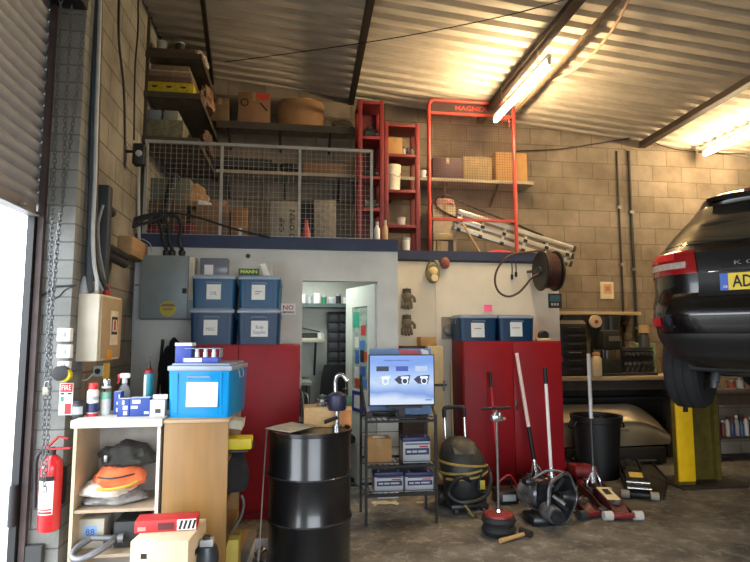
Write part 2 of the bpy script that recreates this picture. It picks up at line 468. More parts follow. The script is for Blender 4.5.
# world: daylight outside the open doors
w = bpy.data.worlds.new('daylight'); SC.world = w; w.use_nodes = True
bg = w.node_tree.nodes['Background']; bg.inputs['Color'].default_value = (.86, .93, 1.0, 1); bg.inputs['Strength'].default_value = WORLD_S
def portal(loc, rot, sx, sy):
    l = bpy.data.lights.new('doorway_portal', 'AREA'); l.shape = 'RECTANGLE'; l.size = sx; l.size_y = sy; l.cycles.is_portal = True
    o = bpy.data.objects.new('doorway_portal', l); COL.objects.link(o); o.location = loc; o.rotation_euler = [R(a) for a in rot]
portal((XL - .25, 2.0, 1.2), (0, -90, 0), 2.4, 3.3)
portal((1.4, YF - .25, 1.7), (90, 0, 0), 4.0, 3.4)

# fluorescent battens
tube_e = bpy.data.materials.new('lit_tube'); tube_e.use_nodes = True
_b = tube_e.node_tree.nodes['Principled BSDF']; _b.inputs['Base Color'].default_value = (1, .9, .7, 1)
_b.inputs['Emission Color'].default_value = (1, .74, .42, 1); _b.inputs['Emission Strength'].default_value = TUBE_S
wht_enamel = M('white_enamel', '#d8d4c8', .4, var=.06)
def batten(loc, L_, label):
    t = thing('fluorescent_light', label, 'light', loc)
    mb = MB(); mb.bx(-.02, .02, 0, L_, .035, .075, bev=.008); mb.bx(-.016, .016, .0, .035, -.03, .035); mb.bx(-.016, .016, L_ - .035, L_, -.03, .035)
    part('fitting', mb, wht_enamel, t)
    part('tube', MB().cyl((0, .036, -.012), (0, L_ - .036, -.012), .026, seg=12), tube_e, t)
    for yy in (.25, L_ - .25):
        top = roof(loc[0]) - loc[2]
        mb = MB(); nlk = max(3, int((top - .08) / .045)); h = (top - .08) / nlk
        for k in range(nlk):
            z = .08 + k * h; o = k % 2
            q = [(.012 * math.cos(a), 0, z + h / 2 + h * .62 * math.sin(a)) if o else (0, .012 * math.cos(a), z + h / 2 + h * .62 * math.sin(a)) for a in [i * PI / 4 for i in range(8)]]
            q = [Vector(p) + Vector((0, yy, 0)) for p in q]
            mb.tube(q, .0028, 5, closed=True)
        part('hanging_chain', mb, M('galvanised', '#8d8f90', .45, .7), t)
    return t
batten((2.37, 4.85, 4.22), 1.5, 'lit fluorescent tube hanging in front of the red tubular display frame')
batten((5.6, 5.3, 4.13), 1.6, 'lit fluorescent tube hanging above the raised black car')
batten((5.2, .4, 4.1), 1.5, 'lit fluorescent tube above the lift, nearer the entrance')
lo = bpy.data.lights.new('office_fill', 'AREA'); lo.size = .5; lo.energy = OFFICE_W; lo.color = (.95, 1, .93)  # added fill light with no fitting, brightens the office interior
oo = bpy.data.objects.new('office_fill', lo); COL.objects.link(oo); oo.location = (.1, 6.3, 2.42)

SC.view_settings.view_transform = 'Standard'; SC.view_settings.look = 'None'; SC.view_settings.gamma = 1
SC.view_settings.exposure = EXPO
SC.view_settings.use_curve_mapping = False
SC.cycles.use_denoising = True
SC.cycles.max_bounces = 7; SC.cycles.diffuse_bounces = 4; SC.cycles.transparent_max_bounces = 12
# ================================================================== left side: shutter, pier, wall fittings
galv = MATS['galvanised']
shut_m = M('shutter_steel', '#9a9ca4', .5, .1, var=.1, scale=10)
rust = M('red_oxide_steel', '#4d3f3d', .7, .1, var=.3)
blackm = M('black_plastic', '#1b1b1d', .5, var=.2)
dgrey = M('dark_grey_plastic', '#333539', .55, var=.2)
lgrey = M('light_grey_plastic', '#a7abad', .5, var=.1)
white = M('white_plastic', '#dddcd8', .45, var=.05)
chrome = M('chrome', '#c4c6c8', .22, .95, var=.1)
steel = M('bare_steel', '#8a8a88', .38, .85, var=.25)
red = M('red_paint', '#b01c22', .4, var=.15)
paper = MATS['paper_white']
ink = M('black_ink', '#17171a', .7, var=.1)
inkb = M('blue_ink', '#23408f', .7, var=.1)
inkr = M('red_ink', '#b3272d', .7, var=.1)
yel = M('yellow_plastic', '#d8c416', .5, var=.1)

# roller shutter in the left doorway
t = thing('roller_shutter', 'grey corrugated roller shutter half lowered over the bright left doorway', 'shutter', (XL, 2.0, 2.36))
mb = MB(MB().o); zs = []
nsl = 20; hs = 1.6 / nsl
for i in range(nsl):
    for k in range(5):
        a = k / 5; zs.append((.05 + (i + a) * hs, .028 * math.sin(PI * a)))
zs.append((.05 + 1.6, 0))
vs = []; fs = []
for yy in (-1.68, 1.685):
    for z, dx in zs: vs.append((-.06 + dx, yy, z))
n = len(zs)
for i in range(n - 1): fs.append((i, i + 1, n + i + 1, n + i))
k = len(vs); vs += [(x - .006, y, z) for x, y, z in vs]; fs += [tuple(i + k for i in f) for f in fs]
part('curtain', MB().add(vs, fs), shut_m, t)
mb = MB(); mb.bx(-.075, -.03, -1.62, 1.62, -.03, .05, bev=.006); mb.bx(-.085, -.01, -1.62, 1.62, -.034, -.026)
mb.cyl((-.02, 1.4, .0), (.01, 1.4, .0), .012)
part('bottom_bar', mb, M('shutter_bar', '#8f8c90', .5, .4, var=.2), t)
for s in (-1, 1):
    mb = MB(); mb.bx(-.03, .004, s * 1.64, s * 1.64 + .035, -2.36, 1.6)
    part('guide_rail', mb, rust, t)
mb = MB(); mb.bx(-.075, -.035, 1.61, 1.68, -2.36, .0)
mb.cyl((-.055, 1.6, -1.85), (-.055, 1.6, -1.62), .022)
part('track_seal', mb, blackm, t)

# hoist chains
def chain(name, label, pts, link=.036, wr=.0028, mat=M('chain_steel', '#63676b', .45, .6, var=.3), group=None):
    pts = [Vector(p) for p in pts]
    seg = [(pts[i], pts[i + 1]) for i in range(len(pts) - 1)]
    mb = MB(pts[0]); acc = 0; flip = 0
    for a, b in seg:
        d = b - a; n = max(1, round(d.length / (link * .78)))
        d1 = d.normalized(); x = d1.cross(Vector((0, 1, .1))).normalized(); y = d1.cross(x)
        for i in range(n):
            c = a + d * ((i + .5) / n); w = x if flip else y; flip = 1 - flip
            q = [c + w * (.0105 * math.cos(t)) + d1 * (link * .55 * math.sin(t)) for t in [k * PI / 4 for k in range(8)]]
            mb.tube(q, wr, 4, closed=True)
    return solid(name, label, 'chain', mb, mat, pts[0], group=group)
chain('hoist_chain', 'steel hoist chain hanging close beside the roller shutter guide', [P(x, y, 3.52) for x, y in [(61, -6), (57, 100), (53, 200), (49, 300), (45, 400), (43, 470), (45, 492)]])
chain('hoist_chain', 'steel hoist chain slanting down the grey pier to the fire extinguisher', [P(x, y, 3.48) for x, y in [(85, 12), (76, 100), (66, 175), (58, 235), (52, 300), (50, 380), (47, 450), (45, 478)]])
chain('hoist_chain', 'third steel chain hanging between the other two on the pier', [P(x, y, 3.46) for x, y in [(72, 6), (66, 100), (63, 196), (57, 250), (51, 320), (46, 372)]])

# conduit box with dark hoist gear at the top of the pier
t = thing('hoist_gear', 'dark hoist gear and bracket at the top of the grey pier', 'winch', P(72, 14, 3.69))
mb = MB(); mb.bx(-.11, .1, -.23, .0, .03, .16, bev=.01)
part('gear_case', mb, blackm, t)
mb = MB(); mb.cyl((-.1, -.18, .03), (.09, -.18, .03), .035, seg=18)
part('chain_wheel', mb, dgrey, t)

# electrical enclosure on the pier side
e0 = P(78, 293, 3.8); zb = P(88, 361.5, 3.8).z; zt = P(88, 293.5, 3.8).z
t = thing('electrical_enclosure', 'cream electrical isolator box on the side of the grey pier', 'fuse box', (-1.38, 3.8, zb))
crm = M('cream_enamel', '#d8cfbc', .5, var=.08)
Wd = P(98, 330, 3.8).x + 1.38; Hh = zt - zb; Dd = .46
part('enclosure_body', MB().bx(0, Wd, 0, Dd, 0, Hh, bev=.006), crm, t)
part('front_cover', MB().bx(Wd, Wd + .012, .02, Dd - .02, .015, Hh - .015, bev=.004), M('cream_enamel_shaded', '#ab9674', .5, var=.1), t)  # cover coloured tan to paint in the shaded side of the box
mb = MB(); mb.bx(Wd + .012, Wd + .014, .2, .36, .1, Hh - .1); mb.bx(Wd + .014, Wd + .0155, .22, .34, .17, Hh - .14, mi=1); mb.bx(Wd + .0155, Wd + .0165, .235, .325, .19, Hh - .16, mi=0)
part('rating_plate', mb, [M('label_cream', '#d9cfb8', .7), ink], t)
part('red_mark', MB().bx(Wd + .0165, Wd + .0172, .262, .298, Hh * .46, Hh * .62), inkr, t)
part('warning_label', MB().bx(Wd + .012, Wd + .014, .14, .25, .0, .07), M('orange_label', '#d49a35', .6), t)
part('hanging_tag', MB().bx(Wd + .004, Wd + .008, .12, .24, -.14, -.02), M('yellow_tag', '#c7a24e', .7), t)
for nm, yy, xx, mt in [('industrial_plug', .12, .055, white), ('industrial_plug', .34, .06, red)]:
    p = part('cable_gland' if mt is white else 'industrial_plug', MB().lathe([(.024, 0), (.026, .05), (.016, .055), (.015, .09), (0, .092)], (xx, yy, Hh), 14), mt, t)
# cone shaped connector on top
part('connector_cap', MB().lathe([(.03, 0), (.034, .01), (.012, .11), (0, .115)], (.02, .03, Hh), 14), lgrey, t)

# cables down beside the pier
cab_m = [M('grey_cable', '#7f8588', .6), M('slate_cable', '#39434b', .6), M('black_cable', '#1f2023', .6), M('pale_conduit', '#a9adac', .5)]
def cable(name, label, pts, r, mat, cat='cable', group=None, n=5, seg=7):
    pts = spline(pts, n)
    return solid(name, label, cat, MB(pts[0]).tube(pts, r, seg), mat, pts[0], group=group)
cable('electrical_cable', 'thick pale grey cable running from the roof down to the cream box', [P(x, y, 3.8) for x, y in [(100.5, -8), (98.5, 60), (96.5, 120), (95, 180), (93, 230), (94, 262), (97, 280), (97, 291)]], .013, cab_m[3])
cable('electrical_cable', 'dark slate cable running down the pier edge behind the pale one', [P(x, y, 3.84) for x, y in [(97, -8), (95, 60), (93.5, 120), (92, 180), (90, 240), (89, 270), (90, 292)]], .024, cab_m[1])
cable('electrical_cable', 'black cable tied along the pale and slate cables on the pier', [P(x, y, 3.9) for x, y in [(101, -8), (99.5, 60), (98, 120), (96.5, 180), (95, 235), (98, 265), (103, 280), (107, 290)]], .014, cab_m[2])
cable('electrical_cable', 'mid grey cable bowing outward toward the dark wall bracket', [P(x, y, 4.1) for x, y in [(103, 205), (98, 225), (99, 250), (103, 272), (105, 290)]], .011, cab_m[0])
cable('electrical_cable', 'thin grey cable leaving the pier cables for the top of the box', [P(x, y, 3.86) for x, y in [(91, 240), (90, 262), (95, 275), (100, 284), (103, 291)]], .007, cab_m[0])
cable('electrical_cable', 'black cable crossing the grey pier to the switch above the cans', [P(x, y, 3.684) for x, y in [(38, 297), (48, 292), (54, 287), (66, 286), (76, 285)]], .007, cab_m[2])
cable('electrical_cable', 'black cable looping below the crossing cable on the grey pier', [P(x, y, 3.687) for x, y in [(46, 302), (58, 297), (65, 290), (74, 286)]], .004, cab_m[2])
cable('conduit', 'black conduit running up the left wall past the floodlight', [PX(x, y, XL + .008) for x, y in [(119, -4), (119, 40), (124, 90), (125, 145)]], .011, cab_m[2], 'pipe')
cable('conduit', 'thin black cable crossing the left wall blocks near the roof', [PX(x, y, XL + .006) for x, y in [(138, -2), (138, 30), (135, 70), (134, 140)]], .009, cab_m[2], 'pipe')
cable('conduit', 'pale conduit in the corner beside the grey distribution board', [P(x, y, 5.638) for x, y in [(133.5, 252), (133.5, 260), (133, 320), (132, 350)]], .011, cab_m[3], 'pipe')
cable('conduit', 'white conduit standing at the end of the guard mesh', [P(x, y, 5.6) for x, y in [(137, 60), (138, 160), (139, 242)]], .016, cab_m[3], 'pipe')

# dark bracket with arms on the left wall
bA = PX(106, 186, XL + .1); bB = PX(104, 288, XL + .1)
t = thing('steel_bracket', 'dark steel bracket plate with stub arms on the left block wall', 'bracket', (XL, bA.y, bB.z))
H = bA.z - bB.z
part('back_plate', MB().bx(-.012, .14, -.05, .05, 0, H, bev=.012), M('dark_slate_steel', '#39414a', .6, .2), t)
for zz, L_ in ((H * .80, .16), (H * .42, .55), (H * .34, .55)):
    part('arm', MB().cyl((.1, .0, zz), (.1, L_, zz - .02), .035, seg=14), M('brown_black_steel', '#2c2826', .6, .2), t)
solid('timber_block', 'tan timber block fixed to the left wall beneath the dark bracket', 'wood', MB().bx(0, .12, 0, .52, 0, .17, bev=.006), M('tan_timber', '#a2825e', .8, var=.25, stretch=(1, .3, 4)), (XL, PX(104, 240, XL).y + .35, P(110, 251, 4.9).z))
# floodlight / camera on the wall
c0 = P(134, 155, 5.2)
t = thing('floodlight', 'small black floodlight on the left wall beside the guard mesh', 'lamp', (XL, 5.2, c0.z))
part('lamp_body', MB().box((.12, 0, 0), (.1, .1, .2), bev=.015), blackm, t)
part('lens', MB().lathe([(.026, 0), (.03, -.01), (.018, -.02), (0, -.02)], (.13, -.05, .0), 14, axis='y'), lgrey, t)
part('arm', MB().bar((-.01, 0, .03), (.09, 0, .03), .03, .02), blackm, t)
for q in bpy.data.objects: pass

# switch boxes on pier front
SY = 3.69
def switch_box(x0, y0, x1, y1, label, lever=False):
    X0, X1, z0, z1 = ext(x0, y0, x1, y1, SY)
    t = thing('switch_box', label, 'switch', ((X0 + X1) / 2, SY, z0), group='switch boxes on the pier')
    w = X1 - X0; h = z1 - z0
    part('back_box', MB().bx(-w / 2, w / 2, -.035, 0, 0, h, bev=.006), white, t)
    part('face_plate', MB().bx(-w / 2 + .004, w / 2 - .004, -.042, -.035, .004, h - .004, bev=.003), white, t)
    part('rocker', MB().bx(-.012, .012, -.047, -.042, h / 2 - .014, h / 2 + .014, bev=.002), lgrey, t)
    return t
switch_box(59, 328, 73.5, 341.5, 'white square switch on the pier, uppermost of three')
switch_box(59, 344.5, 73.5, 358, 'white square switch on the pier, middle of three')
switch_box(59.5, 361, 72, 369, 'white half hidden switch box just above the black and yellow reel')
X0, X1, z0, z1 = ext(57, 367, 74, 378, SY)
t = thing('tape_reel', 'black and yellow reel hung on the pier above fire sign', 'reel', ((X0 + X1) / 2, SY - .06, (z0 + z1) / 2))
part('hook', MB().cyl((0, 0, 0), (0, .065, 0), .008, seg=8), blackm, t); part('spool', MB().lathe([(.03, -.03), (.045, -.028), (.045, .025), (.03, .03)], (0, 0, 0), 18, axis='y'), blackm, t)
part('tape', MB().lathe([(.036, -.022), (.04, -.02), (.04, .02), (.036, .022)], (.018, .0, -.012), 18, axis='y'), yel, t)
# pendant switch
X0, X1, z0, z1 = ext(93, 366, 102, 376.5, 4.2)
t = thing('socket_box', 'pale grey socket box under the cream electrical box', 'socket', (X0, 4.2, z0))
part('back_box', MB().bx(0, X1 - X0, 0, .05, 0, z1 - z0, bev=.006), M('pale_blue_grey', '#b8c8ce', .5), t)
part('socket', MB().lathe([(.0, -.006), (.018, -.006), (.02, .0)], ((X1 - X0) / 2, 0, (z1 - z0) / 2), 16, axis='y'), blackm, t)
cable('electrical_cable', 'white flex sagging from the pier to the pale socket box', [P(x, y, 4.15) for x, y in [(75, 377), (80, 380), (86, 380), (90, 377), (93, 374)]], .005, white)
# padlock box & dark catch
X0, X1, z0, z1 = ext(44, 385, 50.5, 393, 3.64)
t = thing('padlock', 'old brass padlock hanging from chain on the pier', 'padlock', (P(47, 389, 3.5).x, 3.5, z0))
part('lock_body', MB().bx(-.02, .02, -.012, .012, 0, z1 - z0, bev=.004), MATS['worn_brass'], t)
part('shackle', MB().tube(spline([(-.012, 0, .045), (-.012, 0, .07), (0, 0, .08), (.012, 0, .07), (.012, 0, .045)], 4), .004, 7), steel, t)

# fire action sign
X0, X1, z0, z1 = ext(59.5, 383, 73, 415, SY)
w = X1 - X0; h = z1 - z0
t = thing('fire_sign', 'white and red fire extinguisher instruction sign on the pier', 'sign', ((X0 + X1) / 2, SY, z0))
part('sign_plate', MB().bx(-w / 2, w / 2, -.004, 0, 0, h), white, t)
part('red_panel', MB().bx(-w / 2 + .004, w / 2 - .004, -.006, -.004, h * .72, h - .004), red, t); part('red_panel', MB().bx(-.005, w / 2 - .008, -.006, -.004, .006, h * .36), red, t)
part('black_bar', MB().bx(-w / 2 + .006, -.012, -.006, -.004, h * .64, h * .69), ink, t)
part('black_bar', MB().bx(.008, w / 2 - .008, -.006, -.004, h * .64, h * .69), ink, t)
part('green_symbol', MB().bx(-w / 2 + .008, -.012, -.006, -.004, h * .42, h * .58), M('sign_green', '#3c8d72', .6), t)
text('FIRE', w * .7, white, t, (0, -.006, h * .86), height=h * .16)
# fire extinguisher
b = P(48.5, 530, 3.6)
t = thing('fire_extinguisher', 'red fire extinguisher with white label hung on the grey pier', 'fire extinguisher', (b.x, 3.60, b.z))
Hx = P(48, 455, 3.6).z - b.z
part('cylinder', MB().lathe([(.0, 0), (.052, .0), (.06, .012), (.06, Hx * .82), (.053, Hx * .92), (.03, Hx * .985), (.022, Hx)], (0, 0, 0), 28), M('extinguisher_red', '#c0161f', .3, var=.08, coat=.5), t)
def arc_panel(r, a0, a1, z0, z1, th=.0012, n=10):
    vs = []; fs = []
    for i in range(n + 1):
        a = R(a0 + (a1 - a0) * i / n)
        for rr in (r, r + th):
            for z in (z0, z1): vs.append((rr * math.cos(a), rr * math.sin(a), z))
    for i in range(n):
        k = i * 4; m = k + 4
        fs += [(k + 2, m + 2, m + 3, k + 3), (k, k + 1, m + 1, m), (k + 1, k + 3, m + 3, m + 1), (k, m, m + 2, k + 2)]
    fs += [(0, 2, 3, 1), (n * 4, n * 4 + 1, n * 4 + 3, n * 4 + 2)]
    return vs, fs
part('label', MB().add(*arc_panel(.0602, -140, -55, .1, Hx * .74)), white, t)
part('label_band', MB().add(*arc_panel(.0615, -140, -55, Hx * .68, Hx * .74)), ink, t)
part('label_print', MB().add(*arc_panel(.0615, -135, -60, .105, .118)).add(*arc_panel(.0615, -135, -60, .125, .133)), inkr, t)
mb = MB(); mb.cyl((0, 0, Hx), (0, 0, Hx + .03), .018); mb.cyl((0, 0, Hx + .03), (.0, -.0, Hx + .045), .012)
part('valve', mb, blackm, t)
mb = MB(); mb.bar((-.03, 0, Hx + .035), (.1, -.01, Hx + .04), .025, .01); mb.bar((-.03, 0, Hx + .045), (.03, -.01, Hx + .105), .025, .009); mb.bar((.03, -.01, Hx + .105), (.085, -.01, Hx + .095), .025, .008)
part('handle', mb, red, t)
part('hose', MB().tube(spline([(-.02, 0, Hx + .02), (-.075, -.02, Hx), (-.085, -.0, Hx * .6), (-.082, 0, Hx * .3)], 6), .011, 8), blackm, t)
mb = MB(); mb.bx(-.05, .05, .06, .095, Hx * .3, Hx * .8)
part('wall_hook', mb, blackm, t)
# dark junction box low on the pier
X0, X1, z0, z1 = ext(28, 543, 45, 566, 3.69)
solid('junction_box', 'dark weathered junction box low on the grey pier', 'box', MB().bx(0, X1 - X0, -.05, 0, 0, z1 - z0, bev=.008), M('sooty_grey', '#3a3a3a', .8), (X0, 3.69, z0))

# ================================================================== counter units
CY = 3.5
cl, cr, _, cz = ext(70, 419.5, 158, 560, CY)
chip = M('white_melamine', '#d4cec2', .5, var=.06)
wood_in = M('beige_laminate', '#bfa98a', .6, var=.1)
t = thing('shelf_unit', 'white open shelf unit with dirty shelves beside the grey pier', 'shelf unit', ((cl + cr) / 2, CY, 0))
w = cr - cl; D = .42; H = cz
for s, nm in ((-1, 'side_panel'), (1, 'side_panel')):
    part(nm, MB().bx(s * w / 2 - s * .018, s * w / 2, .012, D, 0, H - .045), wood_in if s < 0 else chip, t)
part('top', MB().bx(-w / 2 - .012, w / 2 + .012, -.012, D, H - .045, H, bev=.004), chip, t)
part('back_panel', MB().bx(-w / 2 + .018, w / 2 - .018, D - .01, D, .05, H - .045), M('grey_hardboard', '#a9a29a', .8), t)
S1 = P(115, 510, CY).z; S2 = P(100, 556, CY).z
for z in (S1, S2, .06):
    part('shelf', MB().bx(-w / 2 + .018, w / 2 - .018, .02, D - .01, z - .018, z), M('worn_shelf', '#a5937c', .7, var=.25), t)
# bookcase end-on
bl, br_, _, bz = ext(162, 419.5, 227, 560, CY)
t = thing('bookcase', 'light oak bookcase standing end-on with its shelves facing right', 'bookcase', (bl, CY, 0))
oak = M('oak_veneer', '#86602a', .45, var=.14, scale=3.5, stretch=(6, 6, .6))
w2 = br_ - bl; BD = .78
part('end_panel', MB().bx(0, w2, 0, .02, 0, bz - .02, bev=.002), oak, t)
part('end_panel', MB().bx(0, w2, BD - .02, BD, 0, bz - .02, bev=.002), oak, t)
part('back_panel', MB().bx(0, .012, .02, BD - .02, .03, bz - .02), M('oak_dark', '#5e4630', .7), t)
part('top', MB().bx(-.004, w2 + .006, -.006, BD, bz - .02, bz, bev=.003), M('top_edge', '#a58a68', .55), t)
BS = [.06, .36, .62, .86]
for z in BS: part('shelf', MB().bx(.012, w2 - .005, .02, BD - .02, z - .018, z), oak, t)
# ================================================================== things on the counters
def carton(name, label, size, loc, mat, rz=0, group=None, cat='box', tape=True, seam='x', taped=None):
    w, d, h = size
    o = solid(name, label, cat, MB().box((0, 0, h / 2), size, bev=.004), mat, loc, rz, group)
    if tape:
        mb = MB()
        if seam == 'x': mb.bx(-w / 2 - .0008, w / 2 + .0008, -.022, .022, h - .001, h + .0012)
        else: mb.bx(-.022, .022, -d / 2 - .0008, d / 2, h - .001, h + .0012); mb.bx(-.022, .022, -d / 2 - .0012, -d / 2 + .001, h * .72, h)
        part('packing_tape', mb, taped or M('brown_tape', '#9c7d52', .35, var=.1), o)
    return o
card = M('cardboard', '#a98254', .8, var=.14)
card_d = M('old_cardboard', '#6e5a42', .85, var=.25)
card_g = M('grey_cardboard', '#8d8474', .85, var=.2)
CZ = cz   # counter top height
def at_counter(x, y):   # a place on the white unit's top
    return PZ(x, y, CZ)

def spray_can(label, px, py, ptop, w, body, cap, bands, loc=None):
    p = at_counter(px, py); r = w / 2; H = P(px, ptop, p.y).z - CZ
    t = thing('spray_can', label, 'spray can', p)
    hc = H * .8
    part('can_body', MB().lathe([(r * .9, 0), (r, .004), (r, hc - .012), (r * .8, hc), (r * .55, hc + .004)], seg=22), body, t)
    for (z0, z1, m) in bands:
        part('print_band', MB().lathe([(r + .0006, hc * z0), (r + .0006, hc * z1)], seg=22), m, t)
    part('cap', MB().lathe([(r * .78, hc + .002), (r * .78, H - .006), (r * .7, H), (0, H)], seg=20), cap, t)
    return t
spray_can('white aerosol can with tall red cap on the shelf unit', 92, 416, 383, .066, white, M('cap_red', '#cf2a26', .4, var=.05), [(.0, .12, M('can_red', '#b8282e', .35)), (.15, .5, M('can_navy', '#26305c', .35, var=.5)), (.62, .75, lgrey)])
spray_can('pale green and white aerosol can right of the red capped can', 105, 414.5, 379, .062, M('can_white', '#d3d6cf', .35), MATS['chrome'], [(.55, .95, M('can_mint', '#7fb8a0', .4, var=.1)), (.8, .93, M('can_red', '#b8282e'))])
# trigger bottle behind the blue cartons
p = at_counter(123.5, 411); t = thing('spray_bottle', 'clear trigger spray bottle with red and white head behind blue boxes', 'bottle', p)
H = P(123.5, 373, p.y).z - CZ
part('bottle_body', MB().lathe([(.034, 0), (.038, .01), (.038, H * .5), (.03, H * .62), (.014, H * .7), (.014, H * .74)], seg=20), see_through('clear_plastic', '#c9cdd2', .45, .2), t)
part('liquid', MB().lathe([(.034, .004), (.036, .01), (.036, H * .42), (0, H * .42)], seg=20), M('violet_liquid', '#77749a', .2), t)
part('trigger_head', MB().bx(-.03, .034, -.014, .014, H * .86, H, bev=.008).cyl((0, 0, H * .73), (0, 0, H * .86), .017), white, t)
part('trigger', MB().bar((-.03, 0, H * .92), (-.04, 0, H * .72), .014, .01).bx(-.045, -.012, -.01, .01, H * .84, H * .98, bev=.005), red, t)
# dark jar at the back
p = at_counter(84, 413.5); t = thing('jar', 'dark jar with grey label behind the red capped aerosol', 'jar', (-1.285, 3.63, CZ))
part('jar_body', MB().lathe([(.03, 0), (.034, .006), (.034, .075), (.028, .085)], seg=18), dgrey, t)
part('lid', MB().lathe([(.03, .085), (.03, .1), (0, .1)], seg=18), blackm, t)
part('label', MB().add(*arc_panel(.0345, -130, -30, .02, .065)), lgrey, t)
# blue and white parts boxes
bw = M('box_blue', '#22418f', .5, var=.2)
bww = M('box_white', '#d9dbdd', .5, var=.06)
def parts_box(label, x0, x1, y0, y1, dback, seed, rz=0):
    p = at_counter((x0 + x1) / 2, y1); X0, X1, _, z1 = ext(x0, y0, x1, y1, p.y); w = X1 - X0; h = z1 - CZ; d = .07
    o = solid('parts_carton', label, 'box', MB().box((0, d / 2, h / 2), (w, d, h), bev=.002), bw, p + Vector((0, dback, 0)), rz, 'blue and white parts cartons')
    g = random.Random(seed)
    for k in range(3):
        ww = w * g.uniform(.18, .4); cx = g.uniform(-w / 2 + ww / 2, w / 2 - ww / 2); zc = h * (.2 + .3 * k); hh = h * g.uniform(.12, .24)
        part('print_patch', MB().bx(cx - ww / 2, cx + ww / 2, -.001, 0, max(0.002, zc - hh / 2), min(h - .002, zc + hh / 2)), bww, o)
    part('top_flap', MB().bx(-w / 2 + .002, w / 2 - .002, .004, d - .004, h, h + .0012), bww, o)
    return o
parts_box('blue and white parts carton standing left in the row on the shelf unit', 112, 119, 392, 415, .02, 3)
parts_box('low blue and white parts carton at the front of the row', 117, 129, 399, 416.8, 0, 5)
parts_box('large blue and white parts carton at the right of the row', 129.5, 149, 398, 416.5, .0, 8)
# teal cartridge
p = at_counter(147.5, 411); t = thing('sealant_cartridge', 'teal sealant cartridge standing behind the blue cartons', 'cartridge', p)
H = P(147.5, 359, p.y).z - CZ
part('cartridge_tube', MB().lathe([(.029, 0), (.029, H * .72), (.0, H * .72)], seg=20), M('teal_print', '#1f7f8d', .35, var=.1), t)
part('white_stripe', MB().add(*arc_panel(.0292, -150, -105, .005, H * .7)), white, t)
part('collar', MB().lathe([(.031, H * .72), (.031, H * .78), (.012, H * .82)], seg=18), M('dark_red', '#7a1f20', .4), t)
part('nozzle', MB().lathe([(.011, H * .82), (.005, H * 1.06), (0, H * 1.06)], seg=12), blackm, t)
# small white carton
p = at_counter(158, 416.5); X0, X1, _, z1 = ext(150, 400, 166, 416, p.y); w = X1 - X0 - .006
o = solid('bulb_carton', 'small white carton with open top next to the large blue tub', 'box', MB().box((0, .03, (z1 - CZ) / 2), (w, .06, z1 - CZ), bev=.002), M('carton_white', '#cfc9c6', .6), p - Vector((.006, 0, 0)))
part('open_flap', MB().box((0, .065, z1 - CZ + .012), (w, .003, .03), rot=(-20, 0, 0)), MATS['carton_white'], o)
part('print_mark', MB().bx(-.012, .02, -.001, 0, .02, .045), dgrey, o)

